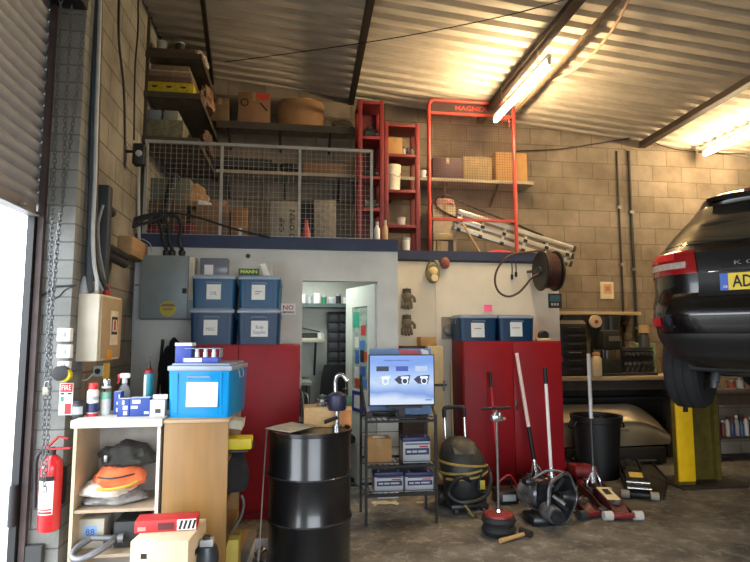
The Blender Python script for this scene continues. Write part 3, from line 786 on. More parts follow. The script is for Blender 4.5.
# storage tubs
tubm = see_through('tub_blue', '#065680', .25, .4, '#2490cc')
tubm_b = see_through('tub_bright_blue', '#0596dc', .22, .18, '#48c8ff')
tubm_d = see_through('tub_dark_blue', '#093f66', .25, .4, '#2270b0')
lidm = see_through('tub_lid_clear', '#b9c6d8', .35, .2)
def tub(label, loc, w, d, h, mat, rz=0, paper_sz=(.13, .14), paper_at=(0, .5), words=None, group='blue storage tubs', lid=True, wword=.08, hword=.025):
    t = thing('storage_tub', label, 'storage tub', loc, rz, group)
    hb = h * .86; th = .004
    # open body: outer and inner walls, tapering to the foot
    k = .94
    def rr(ww, dd, r=.03, n=4):
        out = []
        for cx, cy, a0 in ((ww / 2 - r, dd / 2 - r, 0), (-ww / 2 + r, dd / 2 - r, 90), (-ww / 2 + r, -dd / 2 + r, 180), (ww / 2 - r, -dd / 2 + r, 270)):
            for i in range(n + 1):
                a = R(a0 + 90 * i / n); out.append((cx + r * math.cos(a), cy + r * math.sin(a)))
        return out
    rings = [(rr(w * k, d * k), 0), (rr(w * .985, d * .985), hb), (rr(w * .985 - 2 * th, d * .985 - 2 * th), hb), (rr(w * k - 2 * th, d * k - 2 * th), th)]
    vs = []; fs = []; n = len(rings[0][0])
    for pts, z in rings: vs += [(x, y + 0, z) for x, y in pts]
    for i in range(3):
        for j in range(n):
            j2 = (j + 1) % n; fs.append((i * n + j, i * n + j2, (i + 1) * n + j2, (i + 1) * n + j))
    fs.append(tuple(reversed(range(n)))); fs.append(tuple(3 * n + j for j in range(n)))
    part('tub_body', MB().add(vs, fs), mat, t)
    # ribs on the front
    for s in (-1, 1):
        part('corner_rib', MB().box((s * w * .335, -d * .478, hb * .5), (.006, .012, hb * .9), rot=(3.4, 0, 0)), mat, t)
    if lid:
        mb = MB(); mb.box((0, 0, hb + h * .05), (w, d, h * .1), bev=.008); mb.box((0, 0, h * .98), (w * .9, d * .9, h * .04), bev=.006)
        part('lid', mb, lidm, t)
    for s in (-1, 1):
        mb = MB(); x = s * (w / 2 - .004)
        mb.tube([(x, -.06, hb + .01), (x + s * .012, -.06, hb - .03), (x + s * .01, -.05, hb - .05), (x + s * .01, .05, hb - .05), (x + s * .012, .06, hb - .03), (x, .06, hb + .01)], .004, 6)
        part('clip_handle', mb, lidm, t)
    yf = -d / 2 * .985 - .003
    part('handle_bar', MB().tube([(-w * .17, yf, hb * .83), (-w * .17, yf - .012, hb * .88), (w * .17, yf - .012, hb * .88), (w * .17, yf, hb * .83)], .004, 6), lidm, t)
    if paper_sz:
        px_, pz_ = paper_at; px_ *= w; pz_ *= h
        tilt = math.degrees(math.atan2(d / 2 * (.985 - k), hb))
        yl = -d / 2 * (k + (.985 - k) * pz_ / hb) - .0035
        lb = part('paper_label', MB().bx(-paper_sz[0] / 2, paper_sz[0] / 2, -.001, 0, -paper_sz[1] / 2, paper_sz[1] / 2), paper, t, loc=(px_, yl, pz_), rot=(-tilt, 0, 0))
        if words and words[0] == '~':
            for q in range(len(words)): part('writing', MB().bx(-wword / 2, wword / 2 - .02 * q, -.002, -.001, -.02 * q - .004, -.02 * q + .003), M('marker_grey', '#5a5f70', .7), lb)
        elif words: text(words, wword, inkb if False else M('marker_grey', '#5a5f70', .7), lb, (0, -.0012, -paper_sz[1] * .12), height=hword)
    return t
def contents(t_loc, rz, items, label0):
    q = Matrix.Rotation(R(rz), 3, 'Z')
    for i, (x, y, z, sx, sy, sz, m, nm, lab) in enumerate(items):
        solid(nm, lab, 'packet', MB().box((0, 0, sz / 2), (sx, sy, sz), bev=.006), m, Vector(t_loc) + q @ Vector((x, y, z)), rz + (i * 7 - 6))
cyan = M('cyan_packet', '#3fd4dc', .5); navy_p = M('navy_packet', '#1b2c58', .5); green_p = M('green_packet', '#2c7a52', .5); purple_p = M('purple_packet', '#4a3560', .6)

# bright tub on the bookcase
X0, X1, z0, z1 = ext(167, 362, 231.5, 417.5, 3.56)
w = .395; loc = Vector((FX(199, 3.56) + .038, 3.56 + .24, bz)); RZ = -7
tub('bright blue lidded storage tub with a big blank paper label on the bookcase', loc, w, .47, z1 - bz - .01, tubm_b, RZ, (.19, .175), (.045, .47), None)
contents(loc, RZ, [(-.07, -.17, .19, .19, .05, .03, cyan, 'paper_packet', 'cyan packet lying high inside the bright blue tub'), (-.145, -.14, .006, .05, .06, .16, cyan, 'tube_pack', 'upright cyan pack inside the bright blue tub, left end'), (.1, -.1, .006, .12, .18, .12, navy_p, 'parts_packet', 'navy packet inside the bright blue tub behind its label')], '')
TZ = z1 - .01
# small boxes on its lid
p = Vector((0, 3.66, 0)); X0, X1, _, zt_ = ext(175, 345, 194, 366, p.y); h = zt_ - TZ
t = solid('filter_box', 'small blue square box standing on the lid of the bright blue tub', 'box', MB().box((0, .05, h / 2), (.1, .1, h), bev=.003), M('deep_blue_card', '#283f96', .5, var=.12), (FX(184, p.y), p.y, TZ), -5)
part('lid', MB().box((0, .05, h + .004), (.104, .104, .02), bev=.003), bww, t)
# clear tray with white bottles
p = Vector((0, 3.64, 0)); t = thing('bottle_tray', 'blue and clear tray holding white capped vials on the tub lid', 'tray', (FX(201, p.y), p.y + .0, TZ), -5)
part('tray_base', MB().bx(-.11, .11, -.0, .09, 0, .035, bev=.004), M('tray_blue', '#3b50a8', .4, var=.2), t)
part('tray_label', MB().bx(-.1, .01, -.0012, 0, .006, .03), white, t)
part('tray_cover', MB().bx(-.1, .12, .005, .085, .088, .091).bx(.118, .12, .005, .085, .035, .09), lidm, t)
for k in range(4):
    v = thing('vial', 'white capped vial, %s in the blue tray on the tub lid' % ['first from left', 'second from left', 'third from left', 'fourth from left'][k], 'vial', (FX(201, p.y) - .078 + k * .052, p.y + .045 - k * .004, TZ + .035), 0, 'vials in the clear tray')
    part('glass', MB().lathe([(.014, 0), (.014, .03), (.009, .038), (.009, .042)], seg=12), white, v)
    part('cap', MB().lathe([(.012, .04), (.012, .051), (0, .051)], seg=12), bww if k % 2 else white, v)

# ---- inside the white unit
def blob(name, label, cat, loc, r, mat, seed, amp=.3, flat=.0, group=None, fr=3.2, seg=28, rings=18, rz=0):
    """crumpled soft thing resting on its base"""
    from mathutils import noise
    mb = MB().sph((0, 0, 0), 1, seg, rings)
    for i, v in enumerate(mb.v):
        n = noise.noise(v * fr * .5 + Vector((seed, 0, 0))) * amp + noise.noise(v * fr + Vector((0, seed, 0))) * amp * .5 + abs(noise.noise(v * fr * 1.8 + Vector((0, 0, seed)))) * amp * .35
        q = v * (1 + n); q = Vector((q.x * r[0], q.y * r[1], q.z * r[2]))
        if q.z < -r[2] * .55: q.z = -r[2] * .55
        q.z += r[2] * .55
        mb.v[i] = q
    return solid(name, label, cat, mb, mat, loc, rz, group)
p = PZ(114, 510, S1)
blob('plastic_bag', 'crumpled clear grey plastic bag flat on the upper shelf', 'bag', (-1.08, CY + .2, S1), (.17, .15, .05), M('plastic_film', '#8e8c8a', .25, var=.35, scale=20), 2, .25)
blob('cloth', 'pale dirty white cloth under the orange bag on the shelf', 'cloth', (-1.115, CY + .17, S1 + .055), (.145, .14, .055), M('dirty_cloth', '#cbbfb2', .9, var=.2), 5, .25)
blob('drawstring_bag', 'orange cloth bag lying on the folded white cloth in the unit', 'bag', (-1.04, CY + .17, S1 + .1), (.145, .13, .085), M('orange_cloth', '#dd6c3f', .85, var=.2, scale=14), 9, .2)
t = bpy.data.objects['drawstring_bag']
part('seam_cord', MB().tube(spline([(-.09, -.125, .075), (-.03, -.14, .07), (.04, -.14, .075), (.11, -.11, .085)], 6), .005, 6), blackm, t)
part('yellow_strap', MB().tube(spline([(-.09, -.13, .01), (0, -.15, .012), (.08, -.14, .025), (.125, -.1, .04)], 6), .009, 6), M('dull_yellow', '#b39a38', .8), t)
blob('jacket', 'dark olive jacket bundled on top of the orange bag', 'clothing', (-1.01, CY + .21, S1 + .21), (.145, .13, .085), M('dark_olive_cloth', '#2f2d29', .9, var=.35), 13, .35)
t = bpy.data.objects['jacket']
part('buckle', MB().bx(-.105, -.085, -.125, -.115, .04, .08, bev=.004), steel, t)
# lower shelf
p = P(96, 545, CY + .12)
t = thing('battery_charger', 'grey charger unit with blue display on the lower shelf', 'charger', (-1.18, CY + .12, S2))
part('case', MB().bx(-.085, .075, 0, .14, 0, .17, bev=.008), M('stone_grey', '#b5ae9e', .6), t)
part('display', MB().bx(-.04, .035, -.002, 0, .06, .13), M('display_blue', '#7fa4cc', .3), t)
text('88', .05, inkb, t, (-.002, -.0022, .096), height=.035)
solid('toolbox', 'black box lying on the lower shelf behind the shackle', 'box', MB().bx(-.05, .12, 0, .2, 0, .15, bev=.01), M('scuffed_black', '#2a2b2d', .6, var=.3), (-1.0, CY + .11, S2))
t = thing('bow_shackle', 'worn grey steel bow shackle hanging over the lower shelf edge', 'shackle', (-1.13, CY - .005, S2 + .03))
part('bow', MB().tube(spline([(.10, .08, .045), (.09, .03, .03), (.03, -.03, .0), (-.04, -.06, -.02), (-.085, -.04, -.01), (-.08, .01, .02), (-.03, .06, .05)], 7), .019, 10), M('worn_grey_steel', '#77777a', .45, .6, var=.3), t)
part('pin', MB().cyl((.13, .075, .04), (-.05, .06, .055), .017, seg=12).cyl((.12, .075, .04), (.15, .077, .04), .028, seg=10), MATS['worn_grey_steel'], t)

# ---- front carton with a red box
fY = 3.02; X0, X1, _, zt_ = ext(129, 541, 189, 562, fY)
t = solid('storage_carton', 'large pale carton with hand holes in the front left foreground', 'box', MB().box((0, .17, zt_ / 2), (X1 - X0, .34, zt_), bev=.005), M('pale_card', '#cbb898', .75, var=.08), ((X0 + X1) / 2, fY, 0), -6)
part('hand_hole', MB().bx((X1 - X0) / 2 - .001, (X1 - X0) / 2 + .001, .12, .22, zt_ - .12, zt_ - .09), ink, t)
part('print_mark', MB().bx(-.09, -.06, -.0012, 0, zt_ - .085, zt_ - .06), ink, t)
part('flap_seam', MB().bx(-(X1 - X0) / 2, (X1 - X0) / 2, .165, .172, zt_, zt_ + .0012), card_d, t)
o = solid('brake_box', 'red box with white striped end lying on the pale carton', 'box', MB().box((.03, .06, .03), (.31, .12, .06), bev=.003), M('red_card', '#b32a2c', .5, var=.12), (FX(167, 3.15), 3.15, zt_ + .001), 3)
part('white_end_panel', MB().bx(.085, .18, -.0012, 0, .003, .057), white, o)
for k in range(4): part('stripe', MB().prism([(.092 + k * .022, .008), (.104 + k * .022, .008), (.116 + k * .022, .052), (.104 + k * .022, .052)], -.0022, -.0012), ink, o)
part('print_panel', MB().bx(-.01, .07, -.0012, 0, .01, .045), M('dark_maroon', '#5a1f24', .5), o)
part('print_panel', MB().bx(-.11, -.07, -.0012, 0, .01, .03), M('pinkish', '#d88a86', .5), o)
# canister
p = Vector((FX(213, 3.2), 3.2, 0)); H = P(213, 545, 3.2).z
t = thing('canister', 'dark grey metal canister by the oak bookcase end', 'canister', p)
part('can_body', MB().lathe([(.06, 0), (.062, .01), (.062, H * .9), (.05, H), (0, H)], seg=24), M('gunmetal', '#4a4e55', .4, .6, var=.25), t)
part('cap', MB().bx(-.035, .035, -.03, .03, H, H + .035, bev=.004), lgrey, t)
part('cap_knob', MB().bx(-.02, .015, -.02, .02, H + .035, H + .05, bev=.003), blackm, t)
# long cartons on the floor
a = PZ(248, 529, .12); o = carton('long_carton', 'long flat grey carton on floor between bookcase and oil drum', (.15, 1.1, .12), (a.x - .03, a.y - .55, 0), M('dull_grey_card', '#7d7a74', .8, var=.2), -2, seam='y')
g0 = a
a = Vector((FX(243, 3.55), 3.55, .121)); blob('plastic_wrapper', 'blue crumpled wrapper on the long grey carton', 'packet', (a.x - .01, 3.5, .121), (.06, .09, .02), M('blue_film', '#2f62b8', .3, var=.3), 4, .3)
a = PZ(261, 540, .09); t = thing('open_carton', 'narrow open carton of metal bits beside the oil drum', 'box', (a.x - .0, a.y - .28, 0), -3)
mb = MB(); mb.bx(-.06, .06, -.28, .28, 0, .004); mb.bx(-.06, -.055, -.28, .28, 0, .1); mb.bx(.055, .06, -.28, .28, 0, .1); mb.bx(-.06, .06, .276, .28, 0, .1); mb.bx(-.06, .06, -.28, -.276, 0, .1)
part('carton_body', mb, M('carton_white', '#cfc9c6'), t)
for k in range(5):
    solid('metal_fitting', 'grey metal fitting in the narrow open carton, %s from the back' % ['first', 'second', 'third', 'fourth', 'fifth'][k], 'metal part', MB().cyl((-.03, -.03, .022), (.03, .035, .03), .02, seg=10).cyl((.0, 0, .026), (.012, .012, .055), .012, seg=8), steel, (a.x + .002 * (-1) ** k, a.y - .08 - k * .095, .006), k * 40, 'fittings in the narrow carton')

# ---- things sticking out of the bookcase
bx0 = br_ - .02
t = thing('air_filter', 'white pleated air filter poking out of the top bookcase shelf', 'filter', (br_ - .1, CY + .3, BS[3]))
mb = MB()
for k in range(9): mb.bx(-.1, .15, -.08 + k * .02, -.07 + k * .02, .03, .075)
mb.bx(-.1, .15, -.09, .11, .024, .03); mb.bx(.15, .155, -.09, .11, .02, .08)
part('pleated_element', mb.rot(8, axis='Y').mv((0, 0, .055)), M('filter_white', '#cfc8b8', .8), t)
t = thing('drill_case', 'yellow and black tool case on the bookcase shelf under the filter', 'tool case', (br_ + .0, CY + .28, BS[3]))
part('case_top', MB().bx(-.25, .12, -.06, .1, .02, .09, bev=.01), yel, t)
part('case_base', MB().bx(-.25, .1, -.06, .1, 0, .02, bev=.006), blackm, t)
part('latch', MB().bx(.118, .128, -.02, .05, .02, .06, bev=.003), blackm, t)
bpy.data.objects['air_filter'].location.z = BS[3] + .09
blob('tool_bag', 'black tool bag hanging out of the bookcase middle shelf', 'bag', (br_ - .03, CY + .3, BS[2]), (.13, .12, .16), M('black_canvas', '#1d1d20', .9, var=.3), 21, .25)
t = thing('strip_handle', 'bent shiny metal strip leaning out of the bookcase', 'metal strip', (br_, CY + .28, BS[1]))
part('strip', MB().tube(spline([(.0, 0, .0), (.03, 0, .05), (.06, 0, .1), (.075, -.01, .18), (.06, -.02, .235)], 5), .011, 8), steel, t)
o = carton('tool_carton', 'upright yellow card box at the foot of the bookcase', (.2, .2, .28), (br_ - .045, CY + .3, BS[0]), M('faded_yellow_card', '#b5a046', .7, var=.15), 0)

# ================================================================== left red cabinet, tubs, wall things
def red_cabinet(label, x0, x1, xsplit, ytop, Yf, zt_, depth, x_hidden=None):
    t = thing('steel_cabinet', label, 'cabinet', ((x0 + x1) / 2, Yf, 0)); w = x1 - x0; c = (x0 + x1) / 2; sx = xsplit - c
    rm = M('cabinet_red', '#8f111b', .5, var=.13, scale=3, spec=.3)
    mb = MB(); mb.bx(-w / 2, w / 2, .022, depth, .06, zt_, bev=.006); mb.bx(-w / 2 + .02, w / 2 - .02, .04, depth, 0, .06)
    part('carcass', mb, rm, t)
    d1 = part('door', MB().bx(-w / 2 + .008, sx - .002, 0, .021, .075, zt_ - .012, bev=.005), rm, t)
    d2 = part('door', MB().bx(sx + .002, w / 2 - .008, 0, .021, .075, zt_ - .012, bev=.005), rm, t)
    mb = MB(); mb.bx(-.016, .016, -.004, 0, -.05, .05, bev=.002); mb.lathe([(.01, -.012), (.011, -.004)], axis='y', seg=12)
    part('lock_handle', mb, M('dark_chrome', '#5a4a48', .35, .7), d2, loc=(sx + .03, 0, zt_ * .55))
    for s in (-1, 1):
        for zz in (.2, zt_ - .2): part('hinge', MB().cyl((s * (w / 2 - .004), -.003, zz - .03), (s * (w / 2 - .004), -.003, zz + .03), .006, seg=8), rm, t)
    return t
LCY = 5.15
lx1 = FX(300.5, LCY); lsx = FX(239, LCY); lx0 = 2 * lsx - lx1
lct = P(270, 344.5, LCY).z
red_cabinet('red two-door steel cabinet behind the oil drum, four tubs on it', lx0, lx1, lsx, 344, LCY, lct, .46)
# 2 x 2 tubs
tw = FX(281, LCY + .02) - FX(234.8, LCY + .02) - .022
th1 = P(235, 308, LCY + .02).z - lct; th2 = P(235, 274.5, LCY + .02).z - lct - th1
xa = FX(212, LCY + .02); xb = FX(258.5, LCY + .02)
tub('blue storage tub labelled MISC, lower left of the four on the left cabinet', (xa - .004, LCY + .24, lct), tw, .42, th1, tubm_d, 0, (.12, .14), (-.03, .47), 'MISC', wword=.075, hword=.03)
tub('blue storage tub labelled Body Supplies, lower right of the four', (xb, LCY + .24, lct), tw, .42, th1, tubm_d, 0, (.15, .155), (.02, .45), 'Body\nSupplies', wword=.11, hword=.085)
tub('blue storage tub labelled OIL, upper left of the four on the left cabinet', (xa, LCY + .24, lct + th1), tw, .42, th2, tubm, 1, (.125, .15), (.0, .5), 'OIL', wword=.06, hword=.03)
tub('brighter blue storage tub with green strip on it, upper right of the four', (xb + .004, LCY + .24, lct + th1), tw * .98, .42, th2, tubm, -1.5, (.12, .15), (-.02, .5), '~~', wword=.06, hword=.03)
contents((xb, LCY + .24, lct + th1), 0, [(-.12, -.1, .004, .12, .12, .2, green_p, 'parts_packet', 'green packet inside the upper right tub of the four'), (.05, 0, .004, .2, .2, .12, navy_p, 'parts_packet', 'dark packet inside the upper right tub of the four')], '')
contents((xa, LCY + .24, lct + th1), 0, [(-.05, 0, .004, .22, .25, .17, navy_p, 'parts_packet', 'dark packet inside the upper left tub of the four')], '')
contents((xa, LCY + .24, lct), 0, [(0, 0, .004, .3, .26, .12, M('black_packet', '#202428', .6), 'parts_packet', 'black packet inside the lower left tub of the four')], '')
contents((xb, LCY + .24, lct), 0, [(0, 0, .004, .3, .25, .19, purple_p, 'parts_packet', 'purple packet inside the lower right tub of the four')], '')
LT = lct + th1 + th2
# clear bag, sign strip, folded tray on the upper tubs
p0 = ext(200, 258, 228, 275, LCY + .2)
t = thing('parts_bag', 'clear plastic parts box with white label on upper left tub', 'box', ((p0[0] + p0[1]) / 2, LCY + .2, LT))
h = p0[3] - LT; w = p0[1] - p0[0]
part('clear_case', MB().bx(-w / 2, w / 2, 0, .1, 0, h, bev=.006), see_through('smoky_clear', '#8d93a0', .35, .2), t)
part('inner_part', MB().bx(-w / 2 + .02, w / 2 - .03, .02, .08, .01, h * .6, bev=.01), dgrey, t)
part('paper_label', MB().bx(-w / 2 + .04, -w / 2 + .12, -.002, 0, .004, h * .62), paper, t)
p0 = ext(238, 272, 259, 277.5, LCY)
t = thing('filter_sign', 'dark green filter maker sign strip on the upper right tub', 'sign', ((p0[0] + p0[1]) / 2, LCY + .05, LT - .018))
w = p0[1] - p0[0]
part('sign_strip', MB().bx(-w / 2, w / 2, -.02, -.014, .02, .075).bx(-w / 2, w / 2, -.014, .06, .02, .024), M('dark_green_card', '#1d4a2e', .5), t)
text('MANN', w * .8, M('lime_print', '#c9dc3c', .5), t, (0, -.0205, .048), height=.032, bold=.02)
p0 = ext(241, 257, 268, 275, LCY + .2)
t = thing('folded_bracket', 'off-white folded bracket leaning on the upper right tub', 'bracket', ((p0[0] + p0[1]) / 2, LCY + .22, LT))
part('folded_sheet', MB().prism([(-.17, 0), (.08, .115), (.12, .15), (.16, .14), (.17, 0)], -.02, .1), M('off_white_metal', '#b3b0a6', .6), t)
part('pale_strip', MB().prism([(.09, .0), (.05, .12), (.1, .13), (.15, 0)], -.026, -.0201), M('bright_white', '#eeeae0', .5), t)

# grey distribution board
X0, X1, z0, z1 = ext(140, 255, 188, 319, YO - .18)
t = thing('distribution_board', 'large grey electrical distribution board on the white office wall', 'electrical panel', (X0, YO, z0))
w = X1 - X0; h = z1 - z0; gm = M('board_grey', '#7f8a8c', .45, .2, var=.08)
part('board_case', MB().bx(0, w + .05, -.16, 0, 0, h, bev=.006), gm, t)
part('board_door', MB().bx(.0, w, -.18, -.162, .004, h - .004, bev=.006), gm, t)
part('side_strip', MB().bx(w + .005, w + .05, -.175, -.16, h * .3, h - .01), M('label_cream', '#d9cfb8'), t)
c = ((168.5 - 140) / 48 * w, h * .16)
part('warning_sticker', MB().lathe([(.0, -.1815), (.075, -.1815), (.075, -.1805)], (c[0], 0, c[1]), 24, axis='y'), M('warning_yellow', '#b7a943', .6), t)
mb = MB()
part('sticker_print', MB().prism([(c[0] - .07, c[1] + .02), (c[0] + .07, c[1] + .02), (c[0] + .05, c[1] + .045), (c[0] - .05, c[1] + .045)], -.183, -.1815), M('brownish_print', '#8a6a4a', .6), t)
part('sticker_line', MB().bx(c[0] - .045, c[0] + .045, -.183, -.1815, c[1] - .012, c[1] + .002), MATS['brownish_print'], t)
part('door_catch', MB().bx(w - .05, w - .01, -.19, -.18, h * .4, h * .48, bev=.004), blackm, t)
for k, xx in enumerate((163, 169, 179)):
    gx = FX(xx, YO - .1) - X0
    part('cable_gland', MB().lathe([(.03, h), (.034, h + .05), (.016, h + .07), (.014, h + .09)], (gx, -.08, 0), 14), blackm, t)
topz = z1 + .09
for k, (xx, xb_, lab) in enumerate(((163, 160, 'black cable looping into the distribution board, leftmost of three'), (169, 168, 'black cable into the distribution board, middle of three'), (179, 181, 'black cable into the distribution board, rightmost of three'))):
    cable('electrical_cable', lab, [Vector((FX(xx, YO - .1), YO - .08, topz - .03)), P(xx, 240, YO - .08), P(xb_, 225, YO - .08), P(xb_ - 6, 216, YO - .09), P(xb_ - 16, 216, YO - .1), P(xb_ - 32, 222, YO - .12), P(122, 229, YO - .16)], .016, cab_m[2])
cable('electrical_cable', 'long thin black cable draped along the guard mesh foot', [P(x, y, YO - .1) for x, y in [(150, 214), (175, 213), (200, 218), (235, 229), (270, 237.5)]], .011, cab_m[2])
cable('electrical_cable', 'thin pale looped wire above the distribution board', [P(x, y, YO - .03) for x, y in [(134, 240), (142, 239), (150, 244), (152, 252)]], .005, cab_m[3])
cable('electrical_cable', 'thin dark wire running down the office wall beside the board', [P(x, y, YO - .006) for x, y in [(129, 252), (128, 275), (131, 284), (139, 285)]], .005, cab_m[2])
t = thing('round_plug', 'black round plug in the office wall above the tubs', 'plug', P(248, 256, YO))
part('disc', MB().lathe([(0, -.012), (.02, -.012), (.023, 0)], seg=16, axis='y'), blackm, t)
part('pin', MB().cyl((0, -.012, 0), (0, -.02, 0), .006, seg=8), dgrey, t)
# no smoking sign
X0, X1, z0, z1 = ext(281, 303.5, 295.5, 314.5, YO)
w = X1 - X0; h = z1 - z0
t = thing('no_smoking_sign', 'white NO SMOKING sign on the office wall next to doorway', 'sign', ((X0 + X1) / 2, YO, z0))
part('sign_plate', MB().bx(-w / 2, w / 2, -.004, 0, 0, h), M('sign_white', '#eceae6', .5, var=.03), t)
text('NO', w * .72, inkr, t, (0, -.0045, h * .64), height=h * .42, bold=.015)
text('SMOKING', w * .8, ink, t, (0, -.0045, h * .2), height=h * .2, bold=.03)
# black bag and long tube leaning at the wall left of the cabinet
blob('work_coat', 'black coat hanging beside the red cabinet behind the bright tub', 'clothing', (FX(168.5, 5.3), 5.5, P(170, 402, 5.3).z), (.1, .1, .34), M('black_cloth', '#17171a', .95, var=.3), 31, .3)
t = thing('coat_hook', 'black hook rail on the wall over the hanging black coat', 'hook', (FX(170, 5.5), YO, P(170, 352, 5.5).z))
part('rail', MB().bx(-.03, .03, -.02, 0, -.03, .05), blackm, t)
part('hook', MB().tube(spline([(0, -.02, .03), (0, -.1, .02), (0, -.13, -.02), (0, -.1, -.04)], 5), .01, 7), blackm, t)
p = P(153, 349, 5.2)
t = thing('tube', 'thin black rod leaning on the wall behind the teal cartridge', 'rod', (FX(152, 5.2), 5.2, 0))
part('rod', MB().cyl((0, 0, 0), (0, .42, p.z + .05), .014, seg=10), blackm, t)
part('end_cap', MB().cyl((0, .42, p.z + .05), (0, .425, p.z + .08), .017, seg=10), dgrey, t)

# ================================================================== office interior
OY = YB - .08
zs_ = P(326, 303.5, OY - .28).z
t = thing('shelf', 'green-grey steel shelf high inside the office', 'shelf', (.35, OY, zs_))
part('board', MB().bx(-.6, .52, -.3, 0, -.045, 0), M('slate_green', '#4d5b58', .6), t)
for s in (-.45, .4): part('bracket', MB().bx(s - .012, s + .012, -.25, 0, -.12, -.045), dgrey, t)
cols = [('dark small box', dgrey), ('white tub', white), ('grey pot', lgrey), ('white carton', paper), ('green tin', green_p), ('clear box', lgrey), ('black tin', blackm), ('white pot', white)]
for k, (nm, m) in enumerate(cols):
    x = .0 + k * .088; hh = [.09, .12, .1, .13, .1, .08, .12, .1][k]
    tt = thing('pot' if 'pot' in nm or 'tin' in nm else 'small_box', '%s on the high office shelf, %s from the left' % (nm, ['first', 'second', 'third', 'fourth', 'fifth', 'sixth', 'seventh', 'eighth'][k]), 'container', (x - .02, OY - .2, zs_), 0, 'containers on the office shelf')
    if 'pot' in nm or 'tin' in nm:
        part('pot_body', MB().lathe([(.03, 0), (.032, hh * .8), (.0, hh * .8)], seg=14), m, tt); part('lid', MB().lathe([(.034, hh * .8), (.034, hh), (0, hh)], seg=14), lgrey, tt)
    else:
        part('box_body', MB().bx(-.035, .035, -.03, .04, 0, hh * .85, bev=.003), m, tt); part('lid', MB().bx(-.037, .037, -.032, .042, hh * .85, hh), paper, tt)
zd = P(312, 338, 6.55).z
t = thing('desk_shelf', 'cream shelf on a dark bracket inside the office', 'shelf', (.1, OY, zd))
part('board', MB().bx(-.75, FX(324.5, 6.55) - .1, OY * 0 - .5, 0, -.05, 0, bev=.004), M('cream_laminate', '#c9c3ae', .5), t)
mb = MB(); mb.bx(.12, .145, -.4, -.37, -.35, -.05); mb.bx(-.5, -.47, -.4, 0, -.3, -.05)
part('bracket', MB().bar((.13, -.02, -.45), (.13, -.4, -.06), .025, .025), dgrey, t)
t = thing('printer', 'black flat printer on the cream shelf inside the office', 'printer', (FX(309, 6.6), 6.62, zd))
part('printer_base', MB().bx(-.2, .1, .0, .3, 0, .06, bev=.01), blackm, t)
part('paper_tray', MB().box((.0, .12, .1), (.26, .2, .014), rot=(0, 12, 0)), dgrey, t)
tt = thing('mug', 'small white mug on the end of cream office shelf', 'mug', (FX(320, 6.6), 6.62, zd))
part('cup', MB().lathe([(.025, 0), (.03, .06), (.026, .06), (.022, .006), (0, .006)], seg=16), white, tt)
part('handle', MB().tube(spline([(.028, 0, .048), (.048, 0, .04), (.045, 0, .02), (.027, 0, .014)], 4), .005, 6), white, tt)
# rack of bins
X0, X1, z0, z1 = ext(328, 312, 351, 378, OY - .2); X1 += .14
t = thing('drawer_rack', 'tall black rack of small parts drawers inside the office', 'drawer rack', (X0, OY, z0 - .6))
H = z1 - z0 + .6; w = X1 - X0
mb = MB(); mb.bx(0, w, -.02, 0, 0, H)
rows = 12; rh = H / rows
for r_ in range(rows + 1): mb.bx(0, w, -.2, -.02, r_ * rh - .004, r_ * rh + .004)
for c in range(4): mb.bx(c * w / 3 - .004, c * w / 3 + .004, -.2, -.02, 0, H)
part('rack_frame', mb, blackm, t)
for r_ in range(rows):
    for c in range(3):
        part('drawer', MB().bx(c * w / 3 + .008, (c + 1) * w / 3 - .008, -.195, -.03, r_ * rh + .006, r_ * rh + rh * .82, bev=.004).bx(c * w / 3 + .03, (c + 1) * w / 3 - .03, -.203, -.195, r_ * rh + rh * .3, r_ * rh + rh * .5), dgrey, t)
# office chair
t = thing('office_chair', 'black high-backed office chair inside the doorway', 'chair', (FX(336, 6.5), 6.5, 0))
part('backrest', MB().grid(lambda u, v: (((u - .5) * (.36 - .1 * v ** 4), -.02 - .06 * math.cos((u - .5) * 3) + .04 * v, .55 + v * .72), (0, -1, 0)), 8, 8, .05), M('black_mesh_fabric', '#161618', .85), t)
part('seat', MB().box((0, -.22 + .1, .48), (.4, .42, .09), bev=.035), MATS['black_mesh_fabric'], t)
for s in (-1, 1): part('armrest', MB().tube([(s * .2, .0, .48), (s * .22, -.02, .55), (s * .22, -.02, .68), (s * .22, -.25, .68)], .018, 8), blackm, t)
part('gas_column', MB().cyl((0, -.12, .08), (0, -.12, .44), .03, seg=12), dgrey, t)
mb = MB()
for k in range(5):
    a = R(72 * k + 18); part('base_arm', MB().bar((0, -.12, .1), (.28 * math.cos(a), -.12 + .28 * math.sin(a), .065), .045, .03), blackm, t)
    part('castor', MB().cyl((.28 * math.cos(a) - .02, -.12 + .28 * math.sin(a), .026), (.28 * math.cos(a) + .02, -.12 + .28 * math.sin(a), .026), .026, seg=12), blackm, t)
# low dark desk
t = thing('office_desk', 'dark desk with a grey edge low inside the office', 'desk', (-.3, 6.5, 0))
dz = P(306, 382, 6.2).z
part('desk_top', MB().bx(-.6, FX(312, 6.2) + .3, -.3, .45, dz - .04, dz, bev=.005), M('grey_desk', '#8a8a80', .6), t)
for xx in (-.57, FX(312, 6.2) + .26): part('desk_leg', MB().bx(xx, xx + .03, -.28, .4, 0, dz - .04), blackm, t)
solid('waste_sack', 'dark sack on the floor under the office desk', 'sack', MB().sph((0, 0, .2), (.16, .16, .2)), M('black_film', '#19191c', .35), (FX(312, 6.3) - .08, 5.95, 0))
_FX0 = FX
def FX(x, Y, y=160): return P(x, y, Y).x
# ================================================================== mezzanine
DZ_ = DECK
